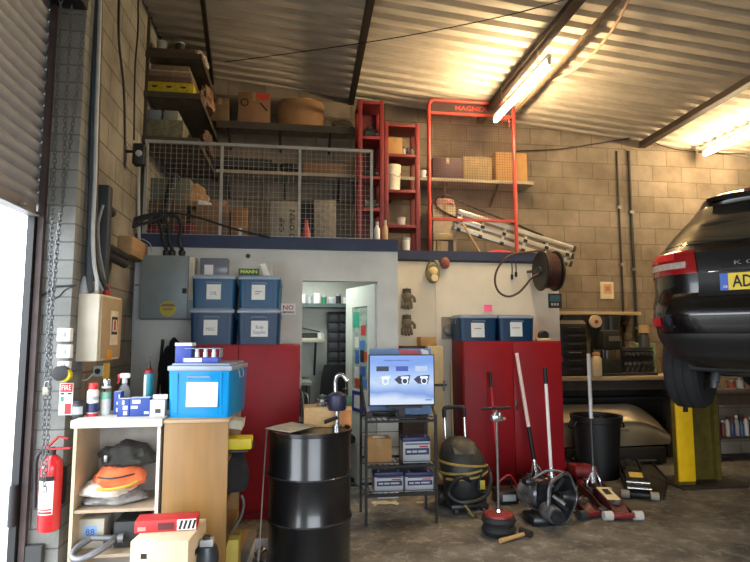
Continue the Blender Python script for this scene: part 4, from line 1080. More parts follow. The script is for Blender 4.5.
# guard mesh
gx0 = FX(145, YO + .02); gx1 = FX(372, YO + .02); gz1 = P(372, 149.5, YO + .02).z; gz0 = DECK + .06
t = thing('guard_mesh', 'galvanised welded mesh guard along the mezzanine edge above the office', 'guard rail', (gx0, YO + .04, DECK))
gx0 = P(145.5, 190, YO + .04).x; gx1 = P(371.5, 190, YO + .04).x; t.location.x = gx0; L_ = gx1 - gx0; H = gz1 - DECK
gm_ = M('dull_galvanised', '#a3a49d', .5, .15, var=.15)
part('top_rail', MB().bx(-.02, L_ + .015, -.015, .015, H - .03, H), gm_, t)
part('bottom_rail', MB().bx(-.02, L_ + .015, -.012, .012, .05, .075), gm_, t)
posts = [0, FX(222, YO + .04) - gx0, FX(300, YO + .04) - gx0, L_]
for x in posts: part('post', MB().bx(x - .014, x + .014, -.014, .014, 0, H), gm_, t)
for i in range(3):
    mb = MB(); a, b = posts[i] + .014, posts[i + 1] - .014; n = round((b - a) / .052)
    for k in range(1, n): mb.bar((a + (b - a) * k / n, 0, .06), (a + (b - a) * k / n, 0, H - .02), .0032, .0032)
    for k in range(1, 18): mb.bar((a, .004, .06 + (H - .08) * k / 18), (b, .004, .06 + (H - .08) * k / 18), .0024, .0024)
    part('mesh_panel', mb, gm_, t)

# shelves on the back wall
shm = M('shelf_timber', '#8d8474', .75, var=.2)
us_z = P(330, 126, YB - .36).z; ls_z = P(300, 175.5, YB - .34).z; ls_z2 = P(533, 178.5, YB - .34).z
t = thing('shelf', 'long upper shelf on the back wall under the roof', 'shelf', (XL, YB, us_z))
uL = FX(362, YB - .36) - XL
part('board', MB().bx(.57, uL, -.36, 0, -.03, 0), shm, t); part('front_lip', MB().bx(.57, uL, -.375, -.355, -.095, -.005), M('dark_shelf_lip', '#3e3833', .7), t)
for k in range(4): part('bracket', MB().bar((.7 + k * .62, -.01, -.25), (.7 + k * .62, -.34, -.04), .03, .03), dgrey, t)
lz = (ls_z + ls_z2) / 2
t = thing('shelf', 'long lower shelf on the back wall running behind the red frames', 'shelf', (XL, YB, lz))
lL = FX(533, YB - .34) - XL
part('board', MB().bx(.57, lL, -.34, 0, -.04, 0), M('pale_shelf', '#a59a86', .7, var=.15), t)
for k in range(6): part('bracket', MB().bar((.7 + k * .68, -.01, -.26), (.7 + k * .68, -.32, -.045), .03, .03), dgrey, t)

def boxpx(name, label, x0, y0, x1, Y, D, zbase, mat, cat='box', seam='y', group=None, rz=0):
    X0 = P(x0, y0 + 12, Y).x; X1 = P(x1, y0 + 12, Y).x; z1 = P((x0 + x1) / 2, y0, Y).z
    return carton(name, label, (X1 - X0, D, z1 - zbase), ((X0 + X1) / 2, Y + D / 2, zbase), mat, rz, group, cat, True, seam)
brn = M('brown_card', '#86654a', .8, var=.12); tan = M('tan_card', '#a9814f', .8, var=.1)
sy = YB - .34
boxpx('cardboard_box', 'small brown cardboard box left of the printed carton on the upper shelf', 211, 98, 229, sy, .26, us_z, card_d)
o = boxpx('cardboard_box', 'brown carton with red and black print on the upper back shelf', 238, 92.5, 270, sy, .3, us_z, brn)
X0 = FX(238, sy); X1 = FX(270, sy); w = X1 - X0; h = P(254, 92.5, sy).z - us_z; d = .3
part('red_print', MB().prism([(-.02, h * .98), (.17, h * .98), (.19, h * .8), (.1, h * .75), (.02, h * .86)], -d / 2 - .001, -d / 2 + .001), M('print_red', '#b5352c', .7), o)
part('black_print', MB().prism([(.06, h * .66), (.09, h * .66), (.17, h * .42), (.15, h * .40)], -d / 2 - .0012, -d / 2 + .001), ink, o)
part('ring_print', MB().ring([(.035, -d / 2 - .001), (.05, -d / 2 - .001), (.05, -d / 2 + .001), (.035, -d / 2 + .001)], c=(-w * .3, 0, h * .66), axis='y', seg=18), ink, o)
# round bulging package
Y = YB - .33; X0 = FX(277, Y); X1 = FX(325, Y); X0 = P(277, 110, Y).x; X1 = P(325, 110, Y).x; z1 = P(301, 97, Y).z; h = z1 - us_z; w = X1 - X0
t = thing('drum_package', 'broad barrel shaped brown paper package on the upper back shelf', 'package', ((X0 + X1) / 2, YB - .172, us_z))
part('wrapping', MB().lathe([(w * .455, 0), (w * .48, .01), (w * .5, h * .5), (w * .495, h * .9), (w * .46, h * .97), (w * .3, h), (0, h)], seg=30, sy=.33 / w), M('kraft_paper', '#93704a', .75, var=.18, scale=5), t)
part('torn_edge', MB().tube([(w * .3 * math.cos(a) , .1 * math.sin(a), h + .005 + .01 * math.sin(a * 5)) for a in [i * PI / 8 for i in range(16)]], .014, 6, closed=True), M('pale_kraft', '#c39a68', .8), t)
# loose low things on the upper shelf
solid('tape_roll', 'flat roll of tape between boxes on the upper shelf', 'tape', MB().ring([(.035, 0), (.06, 0), (.06, .03), (.035, .03)], seg=22), lgrey, (FX(233, sy), sy + .1, us_z))
o = solid('wire_coil', 'coil of dark wire at the right end of the upper shelf', 'wire', MB().tube([((.13 + .012 * math.sin(i * 1.7)) * math.cos(i * .45), .11 * math.sin(i * .45), .012 + .0018 * i) for i in range(56)], .006, 6), ink, (FX(343, sy), sy + .17, us_z))
# lower shelf things
boxpx('cardboard_box', 'brown carton on the lower back shelf behind the guard mesh', 303, 163, 354, sy, .28, lz, brn, seam='x')
t = thing('radiator', 'long dark radiator core lying on the lower back shelf', 'radiator', (FX(202, sy), sy, lz))
w = FX(272, sy) - FX(202, sy); h = P(240, 158, sy).z - lz
part('core', MB().bx(0, w, 0, .22, .02, h, bev=.008), ink, t); part('tank', MB().cyl((-.0, .11, h * .5), (-.06, .11, h * .5), h * .4, seg=14), blackm, t); part('tank', MB().cyl((w, .11, h * .5), (w + .06, .11, h * .5), h * .4, seg=14), blackm, t)
part('fins', MB().bx(.03, w - .03, -.006, 0, .04, h - .02), dgrey, t)
t = thing('bumper_bar', 'dark bumper bar on the lower shelf, right of the radiator core', 'car part', (FX(282, sy), sy + .05, lz))
part('bar', MB().tube(spline([(0, 0, .06), (.06, -.03, .065), (.16, -.03, .065), (.19, 0, .06)], 5), .05, 10), blackm, t); part('foot', MB().bx(.05, .14, -.02, .06, 0, .03), dgrey, t)
boxpx('purple_case', 'dark purple case on the lower shelf behind the tubular frame', 433, 158, 463, sy, .26, lz, M('dark_purple', '#3f2230', .6, var=.2), 'case')
boxpx('cardboard_box', 'grey-brown carton on the lower shelf, middle of the tubular frame', 463.5, 157, 492, sy, .26, lz, M('grey_brown_card', '#8d7a58', .85, var=.15))
boxpx('cardboard_box', 'clean tan carton at the right end of the lower shelf', 496, 152.5, 527, sy, .28, lz, tan)
t = thing('cup', 'white cup on the lower shelf between the red frames', 'cup', (FX(423.5, sy), sy + .06, lz))
part('cup_body', MB().lathe([(.035, 0), (.05, .1), (.045, .1), (.031, .006), (0, .006)], seg=18), white, t); part('handle', MB().tube(spline([(.045, 0, .085), (.075, 0, .07), (.07, 0, .03), (.04, 0, .02)], 4), .007, 6), white, t)

# red shelf tower and red bay
redsh = M('racking_red', '#7d2426', .5, var=.2, scale=6)
def rack(name, label, x0, x1, ytop, Y, D, shelves, slim, back=False, zb=DECK):
    X0 = FX(x0, Y); X1 = FX(x1, Y); z1 = P((x0 + x1) / 2, ytop, Y).z
    t = thing(name, label, 'shelving', (X0, Y, zb)); w = X1 - X0; H = z1 - zb
    for xx in (0, w - slim):
        for yy in (0, D - slim): part('upright', MB().bx(xx, xx + slim, yy, yy + slim, 0, H, bev=.003), redsh, t)
    out = []
    for s in shelves:
        z = P((x0 + x1) / 2, s, Y).z - zb; out.append(z + zb)
        part('shelf', MB().bx(.002, w - .002, .002, D - .002, z - .035, z, bev=.002), redsh, t)
    if back: part('back_panel', MB().bx(0, w, D, D + .004, .02, H), M('racking_dark_red', '#5a1a1e', .6), t)
    return t, X0, X1, out
t, ax0, ax1, az = rack('shelf_tower', 'tall narrow dark red shelf tower right of the mesh guard', 358, 384, 99.5, 6.36, .36, [101, 136, 176, 208], .05, True)
t2, bx0_, bx1_, bzs = rack('shelf_bay', 'red open shelf bay holding white bucket next to the tall tower', 384.5, 420, 122, 6.45, .36, [123.5, 153.5, 189.5, 224.5], .05)
t2.location.y = 6.46
boxpx('cardboard_box', 'small tan box on the upper shelf of the red bay', 386, 137.5, 402.5, 6.5, .2, bzs[1], tan)
for k, (xx, m) in enumerate([(404.5, lgrey), (409, dgrey), (413, lgrey)]):
    tt = thing('small_bottle', 'small bottle beside the tan box in the red bay, %s' % ['left one', 'middle one', 'right one'][k], 'bottle', (FX(xx, 6.52) - .01, 6.52 + .03 * (k % 2), bzs[1]), 0, 'small bottles in the red bay')
    part('bottle_body', MB().lathe([(.02, 0), (.021, .06), (.01, .075), (.01, .09)], seg=12), m, tt); part('cap', MB().lathe([(.013, .088), (.013, .105), (0, .105)], seg=10), blackm, tt)
Y = 6.52; X0 = FX(386, Y); X1 = FX(402.5, Y); z1 = P(394, 163.5, Y).z; h = z1 - bzs[2]; r = (X1 - X0) / 2
t = thing('bucket', 'white plastic bucket with wire handle in the red shelf bay', 'bucket', ((X0 + X1) / 2, Y + r, bzs[2]))
part('bucket_body', MB().lathe([(r * .84, 0), (r * .97, h * .93), (r, h * .93), (r, h), (r * .93, h), (r * .8, .01), (0, .01)], seg=26), M('bucket_white', '#dcd3be', .5), t)
part('wire_handle', MB().tube(spline([(-r, 0, h * .85), (-r * .6, -r * .9, h * .62), (0, -r * 1.03, h * .58), (r * .6, -r * .9, h * .52), (r, 0, h * .85)], 6), .004, 6), steel, t)
Y = 6.55
t = thing('paint_pot', 'small white pot with lid, alone on the low red bay shelf', 'pot', (FX(402, Y), Y + .05, bzs[3]))
part('pot_body', MB().lathe([(.045, 0), (.05, .1), (.0, .1)], seg=18), white, t); part('lid', MB().lathe([(.053, .095), (.053, .115), (0, .115)], seg=18), M('pot_lid', '#cfc5b4', .5), t)
# dark things in the tower
for k, (s, lab) in enumerate([(1, 'dark pump on second shelf of the red tower'), (2, 'dark motor on the third shelf of the red tower'), (3, 'grey-green pump on the lowest shelf of the red tower')]):
    tt = thing('motor', lab, 'machine part', ((ax0 + ax1) / 2 + .01, 6.5, az[s]))
    part('motor_body', MB().cyl((-.07, 0, .07), (.06, 0, .07), .06, seg=16).bx(-.06, .05, -.05, .05, 0, .03), [dgrey, blackm, M('olive_grey', '#4d5346')][k], tt); part('shaft', MB().cyl((.06, 0, .07), (.1, 0, .07), .016, seg=10), steel, tt); part('terminal_box', MB().bx(-.04, .02, -.03, .03, .125, .16, bev=.005), dgrey, tt)
for k, (x0, x1, y0, Y, nm, lab, m) in enumerate([(374, 380, 222, 6.0, 'bottle', 'white plastic bottle on the deck by the mesh guard end', white), (380.5, 386, 220, 6.06, 'bottle', 'taller tan bottle on the deck beside the white one', M('tan_plastic', '#b99a78', .5))]):
    X0, X1 = FX(x0, Y), FX(x1, Y); h = P(377, y0, Y).z - DECK; r = (X1 - X0) / 2
    tt = thing(nm, lab, 'bottle', ((X0 + X1) / 2 + k * .02, Y, DECK)); part('bottle_body', MB().lathe([(r, 0), (r * 1.05, .01), (r, h * .75), (r * .5, h * .86), (r * .45, h * .9)], seg=16), m, tt); part('cap', MB().lathe([(r * .55, h * .88), (r * .55, h), (0, h)], seg=12), lgrey, tt)
Y = 6.415; X0, X1 = FX(403, Y), FX(411, Y); h = P(407, 237, Y).z - DECK; r = (X1 - X0) / 2
tt = thing('tub_pot', 'white ribbed pot at the deck corner under the red bay', 'pot', ((X0 + X1) / 2, Y + r + .03, DECK)); part('pot_body', MB().lathe([(r * .9, 0), (r, h * .9), (0, h * .9)], seg=18), white, tt); part('lid', MB().lathe([(r * 1.06, h * .88), (r * 1.06, h), (0, h)], seg=18), lgrey, tt)

# tubular display frame with mesh and header
Y = 6.58; fx0, fx1 = FX(429, Y), FX(514.5, Y); fz1 = P(470, 100.5, Y).z; hz = P(470, 115, Y).z; mz = P(470, 220, Y).z
t = thing('display_stand', 'tall red tubular display frame with fine mesh and a name header', 'display stand', (fx0, Y, DECK)); w = fx1 - fx0; H = fz1 - DECK
redt = M('frame_red', '#ad3a31', .4, var=.15)
pts = [(0, 0, 0), (0, 0, H - .12)] + [(.08 - .08 * math.cos(a), 0, H - .1 + .08 * math.sin(a)) for a in [R(15 * i) for i in range(1, 6)]] + [(.1, 0, H - .02), (w - .1, 0, H - .02)] + [(w - .08 + .08 * math.sin(a), 0, H - .1 + .08 * math.cos(a)) for a in [R(15 * i) for i in range(1, 6)]] + [(w, 0, H - .12), (w, 0, 0)]
part('tube_frame', MB().tube(pts, .024, 10), redt, t)
part('cross_bar', MB().bar((0, 0, hz - DECK), (w, 0, hz - DECK), .03, .03), redt, t); part('cross_bar', MB().bar((0, 0, mz - DECK), (w, 0, mz - DECK), .03, .03), redt, t)
part('header_panel', MB().bx(.025, w - .025, .0, .008, hz - DECK + .015, H - .045), M('header_dark', '#3c2420', .6), t)
text('MAGNEX', .42, redt, t, (w * .5, -.001, (hz - DECK + H) / 2 - .012), height=.06, bold=.01)
mb = MB(); nx = int(w / .032); nz = int((hz - mz) / .032)
for i in range(1, nx): mb.bar((w * i / nx, 0, mz - DECK), (w * i / nx, 0, hz - DECK), .0026, .0026)
for i in range(1, nz): mb.bar((.0, .002, mz - DECK + (hz - mz) * i / nz), (w, .002, mz - DECK + (hz - mz) * i / nz), .0026, .0026)
part('mesh_panel', mb, M('mesh_brown', '#5a3a30', .6), t)
for s in (0, w): part('foot', MB().bar((s, -.1, .015), (s, .25, .015), .04, .03), redt, t)
part('hook', MB().tube(spline([(w * .86, .0, hz - DECK - .1), (w * .86, -.06, hz - DECK - .05), (w * .92, -.06, hz - DECK - .04), (w * .94, -.03, hz - DECK - .14)], 5), .008, 7), redt, t)

# aluminium ladder lying along the deck
alu = M('ladder_aluminium', '#b9b8b2', .35, .75, var=.1)
Yl = 6.68
a = P(456, 219, Yl); b = P(571, 256, Yl)
t = thing('ladder', 'long aluminium ladder lying slanted across the right end of mezzanine', 'ladder', a); d = b - a; L_ = d.length; ang = math.degrees(math.atan2(-d.z, d.x))
t.rotation_euler = (0, R(ang), 0)
Wl = .26
for k, zz in enumerate((-.10, .0, .10)): part('rail', MB().bx(0, L_, -.02 + .0 * k, .02, zz - .032, zz + .032, bev=.006), alu, t)
n = 6
for k in range(n):
    x = .06 + (L_ - .12) * k / (n - 1)
    part('rung', MB().bar((x, 0, -.13), (x, 0, .13), .03, .026), alu, t)
    part('hinge_block', MB().bx(x - .025, x + .025, -.032, .0, -.145, -.105, bev=.004), blackm, t); part('hinge_block', MB().bx(x - .025, x + .025, -.032, 0, -.02, .02, bev=.004), blackm, t)
for zz in (-.1, 0, .1): part('rubber_foot', MB().bx(L_ - .005, L_ + .035, -.026, .026, zz - .036, zz + .036, bev=.006), blackm, t)
lo_pt = a.z
pts = [P(x, y, Yl + .08) for x, y in [(541, 252), (544, 244), (543, 236), (532, 231), (500, 218), (470, 206), (450, 197), (442, 195), (436, 199), (437, 206), (446, 213), (462, 220)]]
solid('roof_bar', 'black bent tube hoop lying behind the aluminium ladder', 'tube', MB(pts[0]).tube(spline(pts, 5), .013, 8), blackm, pts[0])
# red holdall & stuff by the right deck edge
blob('holdall', 'red holdall on the deck edge under the ladder', 'bag', P(499, 253, 6.5) - Vector((0, 0, P(499, 253, 6.5).z - DECK)), (.19, .08, .075), M('red_nylon', '#b3262f', .6, var=.2), 41, .2)
boxpx('cardboard_box', 'pale grey carton behind the left foot of tubular frame', 433, 205, 456, 6.78, .2, DECK, M('pale_grey_card', '#b3a48c', .8))
blob('sack', 'pink plastic sack slumped on the pale grey carton', 'sack', Vector((FX(444, 6.78), 6.88, P(444, 205, 6.78).z)), (.16, .11, .07), M('pink_film', '#c08d80', .5, var=.2), 45, .25)
t = thing('timber_prop', 'thin pale timber prop slanting on the deck below the ladder', 'wood', (0, 0, 0)); t.location = P(462, 222, 6.44)
part('prop', MB().bar((0, 0, 0), Vector((FX(482, 6.44) - FX(462, 6.44), 0, DECK + .012 - P(462, 222, 6.44).z)), .022, .022), M('pale_timber', '#b0916a', .8), t)
t = thing('vice', 'small grey bench vice at the deck edge above the hanging mask', 'vice', (FX(436, 6.43), 6.46, DECK))
h = P(440, 233, 6.43).z - DECK
part('vice_body', MB().bx(-.04, .2, -.02, .06, h * .72, h, bev=.006), M('vice_metal', '#8c7a5c', .5, .5, var=.3), t); part('post', MB().bx(.01, .06, 0, .04, 0, h * .75), MATS['vice_metal'], t); part('jaw', MB().bx(.16, .21, 0, .04, 0, h * .75), blackm, t)
def FX(x, Y, y=215): return P(x, y, Y).x
# ------------- left heap behind the mesh
def mz_(x, y): return FX(x, 6.0)
boxpx('cardboard_box', 'brown carton behind the mesh with loose scraps on it', 196, 205, 230, 6.05, .3, DECK + .13, M('dusk_card', '#8a6a4c', .85, var=.2), seam='x')
o = boxpx('crate', 'low dark crate under the brown carton behind the mesh', 194, 224, 231, 6.03, .36, DECK, M('dark_crate', '#4a4038', .8), 'crate', seam='x')
oz = DECK + .13
o.scale.z = .13 / (P(212.5, 224, 6.03).z - DECK)
o = boxpx('cardboard_box', 'orange-brown box with pale streak behind the mesh', 231, 208, 247, 5.95, .25, DECK, M('orange_card', '#8a6238', .6, var=.2), seam='x')
part('pale_streak', MB().bx(-.0, .035, -.127, -.124, .02, .2), paper, o)
o = boxpx('cardboard_box', 'tall grey carton with upright black lettering behind the mesh', 270, 201, 297.5, 6.0, .3, DECK, card_g, seam='x')
h = P(284, 201, 6.0).z - DECK
text('GRIP', .16, ink, o, (-.02, -.151, h * .5), (90, -90, 0), height=.05, bold=.02)
text('O OPEN', .32, ink, o, (.09, -.151, h * .5), (90, -90, 0), height=.055, bold=.02)
boxpx('cardboard_box', 'plain grey carton behind the mesh right of the black gap', 314, 200, 336, 6.05, .3, DECK, M('speckled_card', '#8c8272', .85, var=.35, scale=30), seam='x')
t = thing('bottle', 'red plastic bottle in front of the black panel behind the mesh', 'bottle', (FX(306.5, 5.92), 5.92, DECK)); h = P(306, 220, 5.92).z - DECK
part('bottle_body', MB().lathe([(.04, 0), (.046, .02), (.044, h * .5), (.02, h * .82), (.016, h * .86)], seg=16), M('pinkish_red', '#b84a4a', .5), t); part('cap', MB().lathe([(.02, h * .85), (.018, h), (0, h)], seg=12), red, t)
solid('black_panel', 'black upright board between the lettered and plain grey cartons', 'board', MB().bx(-.12, .12, 0, .03, 0, P(306, 201, 6.12).z - DECK, bev=.004), blackm, (FX(306, 6.12), 6.14, DECK), rot=(-3, 0, 0))
solid('white_sheet', 'low white board lying on the deck before the lettered carton', 'board', MB().bx(-.18, .18, 0, .12, 0, .05, bev=.006), M('grey_white', '#b3b0a4', .7), (FX(275, 5.82), 5.82, DECK))
blob('rag_heap', 'dark rags heaped on the deck at the mesh right end', 'rags', (FX(349, 6.0), 6.0, DECK), (.14, .1, .07), M('dark_rag', '#2b2724', .95), 51, .3)
# grey-green crate, tubs at left
boxpx('crate', 'green-grey plastic crate at the far left behind the mesh', 150, 178, 190, 6.1, .4, DECK + .32, M('green_grey', '#66685c', .8, var=.25), 'crate', seam='x')
boxpx('cardboard_box', 'brown slatted box under the green-grey crate behind mesh', 148, 201, 186, 6.06, .45, DECK, M('brown_slat', '#5f4c3a', .85, var=.3), seam='x')
q = bpy.data.objects['crate.001']
z1 = P(170, 178, 6.1).z; z0 = P(167, 201, 6.06).z; q.location.z = z0; q.scale.z = (z1 - z0) / (z1 - DECK - .32)
t = thing('exhaust_pipe', 'thick black pipe standing against the left heap behind the mesh', 'pipe', (FX(166, 5.85), 5.85, DECK)); hz2 = P(168, 176, 5.85).z - DECK
part('pipe', MB().tube(spline([(-.03, 0, 0), (.0, 0, hz2 * .5), (.06, .02, hz2)], 5), .045, 12), blackm, t); part('flange', MB().cyl((.06, .02, hz2 - .01), (.064, .021, hz2 + .015), .06, seg=14), dgrey, t)
for k in range(3):
    boxpx('red_box', 'dull red box low on the deck behind the mesh, %s from left' % ['first', 'second', 'third'][k], [147, 172, 183][k], 223, [160, 182, 193][k], 5.8, .2, DECK, M('dull_red', '#6e2a2c', .7, var=.25), seam='x', group='dull red boxes behind the mesh')
blob('scrap_heap', 'orange-brown crumpled packing on the left heap behind the mesh', 'packing', (FX(191, 6.2), 6.25, P(184, 178, 6.1).z - .3), (.16, .13, .16), M('packing_tan', '#9a7a56', .85, var=.35, scale=16), 55, .35)
for k, (xx, m, lab) in enumerate([(203, paper, 'white scrap of paper on the brown carton behind the mesh'), (218, M('pink_card', '#a8705a', .7), 'pinkish card scrap on the brown carton behind the mesh')]):
    z = P(212, 205, 6.05).z
    solid('paper_scrap', lab, 'scrap', MB().box((0, 0, .03), (.14, .12, .05), rot=(8, 14 - 30 * k, 10), bev=.01), m, (FX(xx, 6.05), 6.14, z))

def FX(x, Y, y=100): return P(x, y, Y).x
# ------------- deep rack on the left wall, loaded with lengths and boxes
rx1 = -1.03
rk = M('rack_steel', '#4d463c', .6, .2, var=.2)
t = thing('storage_rack', 'deep steel rack along the left wall above the mezzanine', 'rack', (XL, 5.7, DECK + 1.0)); zb0 = DECK + 1.0
levels = [P(165, y, 5.7).z for y in (138, 93, 53)]
for yy in (.02, 1.32):
    part('upright', MB().bx(.0, .03, yy, yy + .03, -1.0, roof(-1.55) - zb0 - .06), rk, t)
for z in levels:
    part('shelf', MB().bx(0, .53, .0, 1.35, z - zb0 - .02, z - zb0), M('rack_board', '#6a6154', .8, var=.2), t)
    part('beam', MB().bx(0, .55, -.012, .012, z - zb0 - .05, z - zb0 + .01), rk, t); part('beam', MB().bx(.53, .555, 0, 1.35, z - zb0 - .05, z - zb0 + .01), rk, t)
def rackbox(name, label, x0, y0, x1, lev, D, mat, cat='box', yo=.02, zadd=0, seam='x'):
    Y = 5.7 + yo; X0 = max(XL + .032, FX(x0, Y)); X1 = FX(x1, Y); z = levels[lev] + zadd; z1 = P((x0 + x1) / 2, y0, Y).z
    return carton(name, label, (X1 - X0, D, z1 - z), ((X0 + X1) / 2, Y + D / 2, z + .001), mat, 0, None, cat, True, seam)
o = rackbox('chipboard_box', 'mottled green-brown box on the lowest level of the left rack', 140, 119.5, 184, 0, .9, M('mottled', '#6d6a55', .9, var=.4, scale=26))
z2 = P(160, 119.5, 5.72).z
for k, (xx, m, lab, ww) in enumerate([(153, M('blue_grey', '#6d7a86', .6), 'blue-grey packet on the mottled rack box', .17), (171, M('grey_packet', '#85877e', .6), 'light grey packet on the mottled rack box, right one', .15)]):
    solid('packet', lab, 'packet', MB().box((0, .12, .06), (ww, .22, .12), bev=.012), m, (FX(xx, 5.76), 5.76, z2 + .003))
ym = M('hazard_yellow', '#b5a320', .6, var=.3, scale=20)
yz = levels[1]
o = solid('yellow_case', 'long yellow case with dark patches on the left rack', 'case', MB().bx(0, FX(190, 5.72) - FX(144, 5.72), 0, 1.1, 0, P(167, 81, 5.72).z - P(167, 93, 5.72).z, bev=.006), ym, (max(XL + .03, FX(144, 5.72)), 5.72, yz))
for k in range(3): part('dark_patch', MB().prism([(.03 + k * .14, .085), (.1 + k * .14, .085), (.08 + k * .14, .065), (.05 + k * .14, .065)], -.0015, 0), ink, o)
pk = [M('plank_grey', '#7d6b58', .85, var=.25, stretch=(4, .5, 4)), M('plank_brown', '#5f4b3c', .85, var=.25, stretch=(4, .5, 4)), M('plank_pale', '#a8937a', .85, var=.2, stretch=(4, .5, 4))]
z = yz + P(167, 81, 5.72).z - P(167, 93, 5.72).z + .002
for k, (hh, m, xa_, xb2, lab) in enumerate([(.065, pk[1], 146, 191, 'dark brown plank lowest above the yellow case'), (.05, pk[0], 147, 190, 'grey plank second above the yellow case'), (.02, pk[2], 147, 189, 'thin pale plank third above the yellow case'), (.055, pk[0], 149, 188, 'grey-brown plank uppermost above the yellow case')]):
    X0 = max(XL + .03, FX(xa_, 5.74)); X1 = FX(xb2, 5.74)
    solid('plank', lab, 'plank', MB().box(((X1 - X0) / 2, .6 + .01 * k, hh / 2), (X1 - X0, 1.2, hh), bev=.003), m, (X0, 5.73, z), group='planks on the left rack'); z += hh + .002
z = levels[2]
solid('panel', 'dark board lying on the top level of the left rack', 'board', MB().box((.22, .55, .03), (.44, 1.1, .06), bev=.003), pk[1], (XL + .04, 5.72, z + .001))
for k, (xx, m, lab) in enumerate([(160, lgrey, 'grey tin on the top level of the left rack'), (178, dgrey, 'dark tin on the top level of the left rack')]):
    tt = thing('tin', lab, 'tin', (FX(xx, 5.82), 5.82, z + .062)); part('tin_body', MB().lathe([(.05, 0), (.05, .1), (0, .1)], seg=18), m, tt); part('lid', MB().lathe([(.053, .095), (.053, .112), (0, .112)], seg=18), lgrey, tt)
# sacks and rolls spilling along the rack's front edge
g = random.Random(4)
blob('sack', 'white and brown bundle at the front edge of the top rack level', 'bundle', (-1.06, 6.0, levels[2] + .001), (.07, .2, .1), M('speckled_bundle', '#a59a90', .8, var=.75, scale=26), 61, .4)
blob('sack', 'tan bundle at the front edge of the planks on the rack', 'bundle', (-1.01, 6.15, levels[1] + .01), (.07, .24, .16), M('tan_bundle', '#80614a', .85, var=.5, scale=20), 63, .4)
blob('sack', 'brown bundle at the front edge of the lowest rack level', 'bundle', (-1.0, 6.2, levels[0] + .01), (.06, .24, .15), M('brown_bundle', '#5b4738', .9, var=.5, scale=20), 65, .4)
# roof cables
cable('electrical_cable', 'thin black wire strung across the roof between purlins', [on_roof(225, 62, .16), on_roof(300, 52, .16), on_roof(400, 37, .17), on_roof(500, 17, .17), on_roof(560, 1, .17), on_roof(600, -12, .17)], .005, ink)
cable('electrical_cable', 'thin cable drooping along back wall top to the right purlin', [P(x, y, YB - .05) for x, y in [(516, 151), (560, 149), (600, 143), (630, 138)]], .009, ink)
cable('electrical_cable', 'cable sagging from the right purlin toward the far tube light', [P(x, y, YB - .06) for x, y in [(648, 140), (670, 148), (700, 152), (745, 154)]], .007, ink)
cable('electrical_cable', 'pale flex sagging beside the purlin over the nearer tube light', [on_roof(633, -8, .02), on_roof(615, 26, .1), on_roof(592, 55, .16), on_roof(570, 72, .1), on_roof(553, 80, .02)], .012, M('flex_cream', '#c3a276', .6))

FX = _FX0
# ================================================================== store front: red cabinet, tubs, wall things
RCY = 5.93
rx0, rx1_, rsx = FX(463, RCY), FX(561.5, RCY), FX(512.5, RCY)
rct = P(512, 341, RCY).z
red_cabinet('red two-door steel cabinet behind the floor jacks', rx0, rx1_, rsx, 341, RCY, rct, .45)
tw = FX(497, RCY) - FX(457.5, RCY)
h1 = P(477, 314.5, RCY).z - rct
tub('dark blue storage tub with left paper label on the right red cabinet', (FX(479, RCY), RCY + .21, rct), tw - .02, .4, h1, tubm_d, 0, (.15, .19), (-.02, .47), '~', wword=.08, hword=.022)
contents((FX(479, RCY), RCY + .21, rct), 0, [(0, 0, .004, .3, .25, .17, navy_p, 'parts_packet', 'dark packet inside the left tub on the right red cabinet')], '')
tw2 = FX(535, RCY) - FX(498, RCY)
tub('dark blue storage tub next to the hose reel end of the right red cabinet', (FX(517, RCY) + .005, RCY + .21, rct), tw2 - .015, .4, h1, tubm_d, 0, (.14, .19), (-.02, .5), '~', wword=.09, hword=.022)
contents((FX(517, RCY), RCY + .21, rct), 0, [(0, 0, .004, .28, .25, .17, navy_p, 'parts_packet', 'dark packet inside the right tub on the right red cabinet')], '')
# small black and cream thing on the cabinet
t = thing('pulley', 'small black and cream pulley on the right end of the red cabinet', 'machine part', (FX(544, RCY + .1), RCY + .12, rct))
part('pulley_wheel', MB().lathe([(.0, -.03), (.05, -.03), (.06, -.02), (.045, 0), (.06, .02), (.05, .03), (0, .03)], (0, 0, .06), 20, axis='y'), blackm, t)
part('base', MB().bx(-.09, .07, -.04, .04, 0, .03, bev=.01), M('cream_metal', '#cbb994', .6), t)
# pink note
c = P(488, 307, YS)
o = solid('sticky_note', 'bright pink note stuck on the cream store wall', 'note', MB().grid(lambda u, v: ((u - .5) * .098, -.004 - .012 * (1 - v) ** 2, (v - .5) * .105), (0, -1, 0)), MATS['paper_white'], c) if False else None
mb = MB().grid(lambda u, v: (((u - .5) * .098, .0008 - .012 * (1 - v) ** 2, (v - .5) * .105), (0, -1, 0)), 4, 6, .0015)
solid('sticky_note', 'bright pink note stuck on the cream store wall', 'note', mb, M('note_pink', '#ee5f96', .8, var=.04), c)
# hanging respirator masks
c = P(432, 258, YS)
t = thing('respirator', 'olive and cream respirator mask hanging on the cream store wall', 'mask', (c.x, YS - .01, c.z))
part('strap', MB().tube(spline([(0, 0, .0), (-.05, -.02, -.08), (-.075, -.03, -.17)], 5), .01, 6).tube(spline([(0, 0, .0), (.05, -.02, -.08), (.07, -.03, -.17)], 5), .01, 6), M('olive_strap', '#6e6038', .8), t)
part('face_seal', MB().lathe([(.06, -.0), (.085, -.02), (.08, -.05), (.05, -.06)], (0, -.0, -.19), 20, axis='y', sx=1.35, sy=1), M('seal_olive', '#84764c', .7, var=.3), t)
part('visor', MB().sph((0, -.05, -.16), (.055, .03, .05)), M('visor_cream', '#d8c48c', .4, var=.15), t)
part('filter', MB().lathe([(0, -.085), (.04, -.085), (.045, -.05), (.03, -.03)], (.01, 0, -.245), 18, axis='y'), M('filter_cream', '#e0cfa4', .6, var=.1), t)
c = P(444, 256, YS)
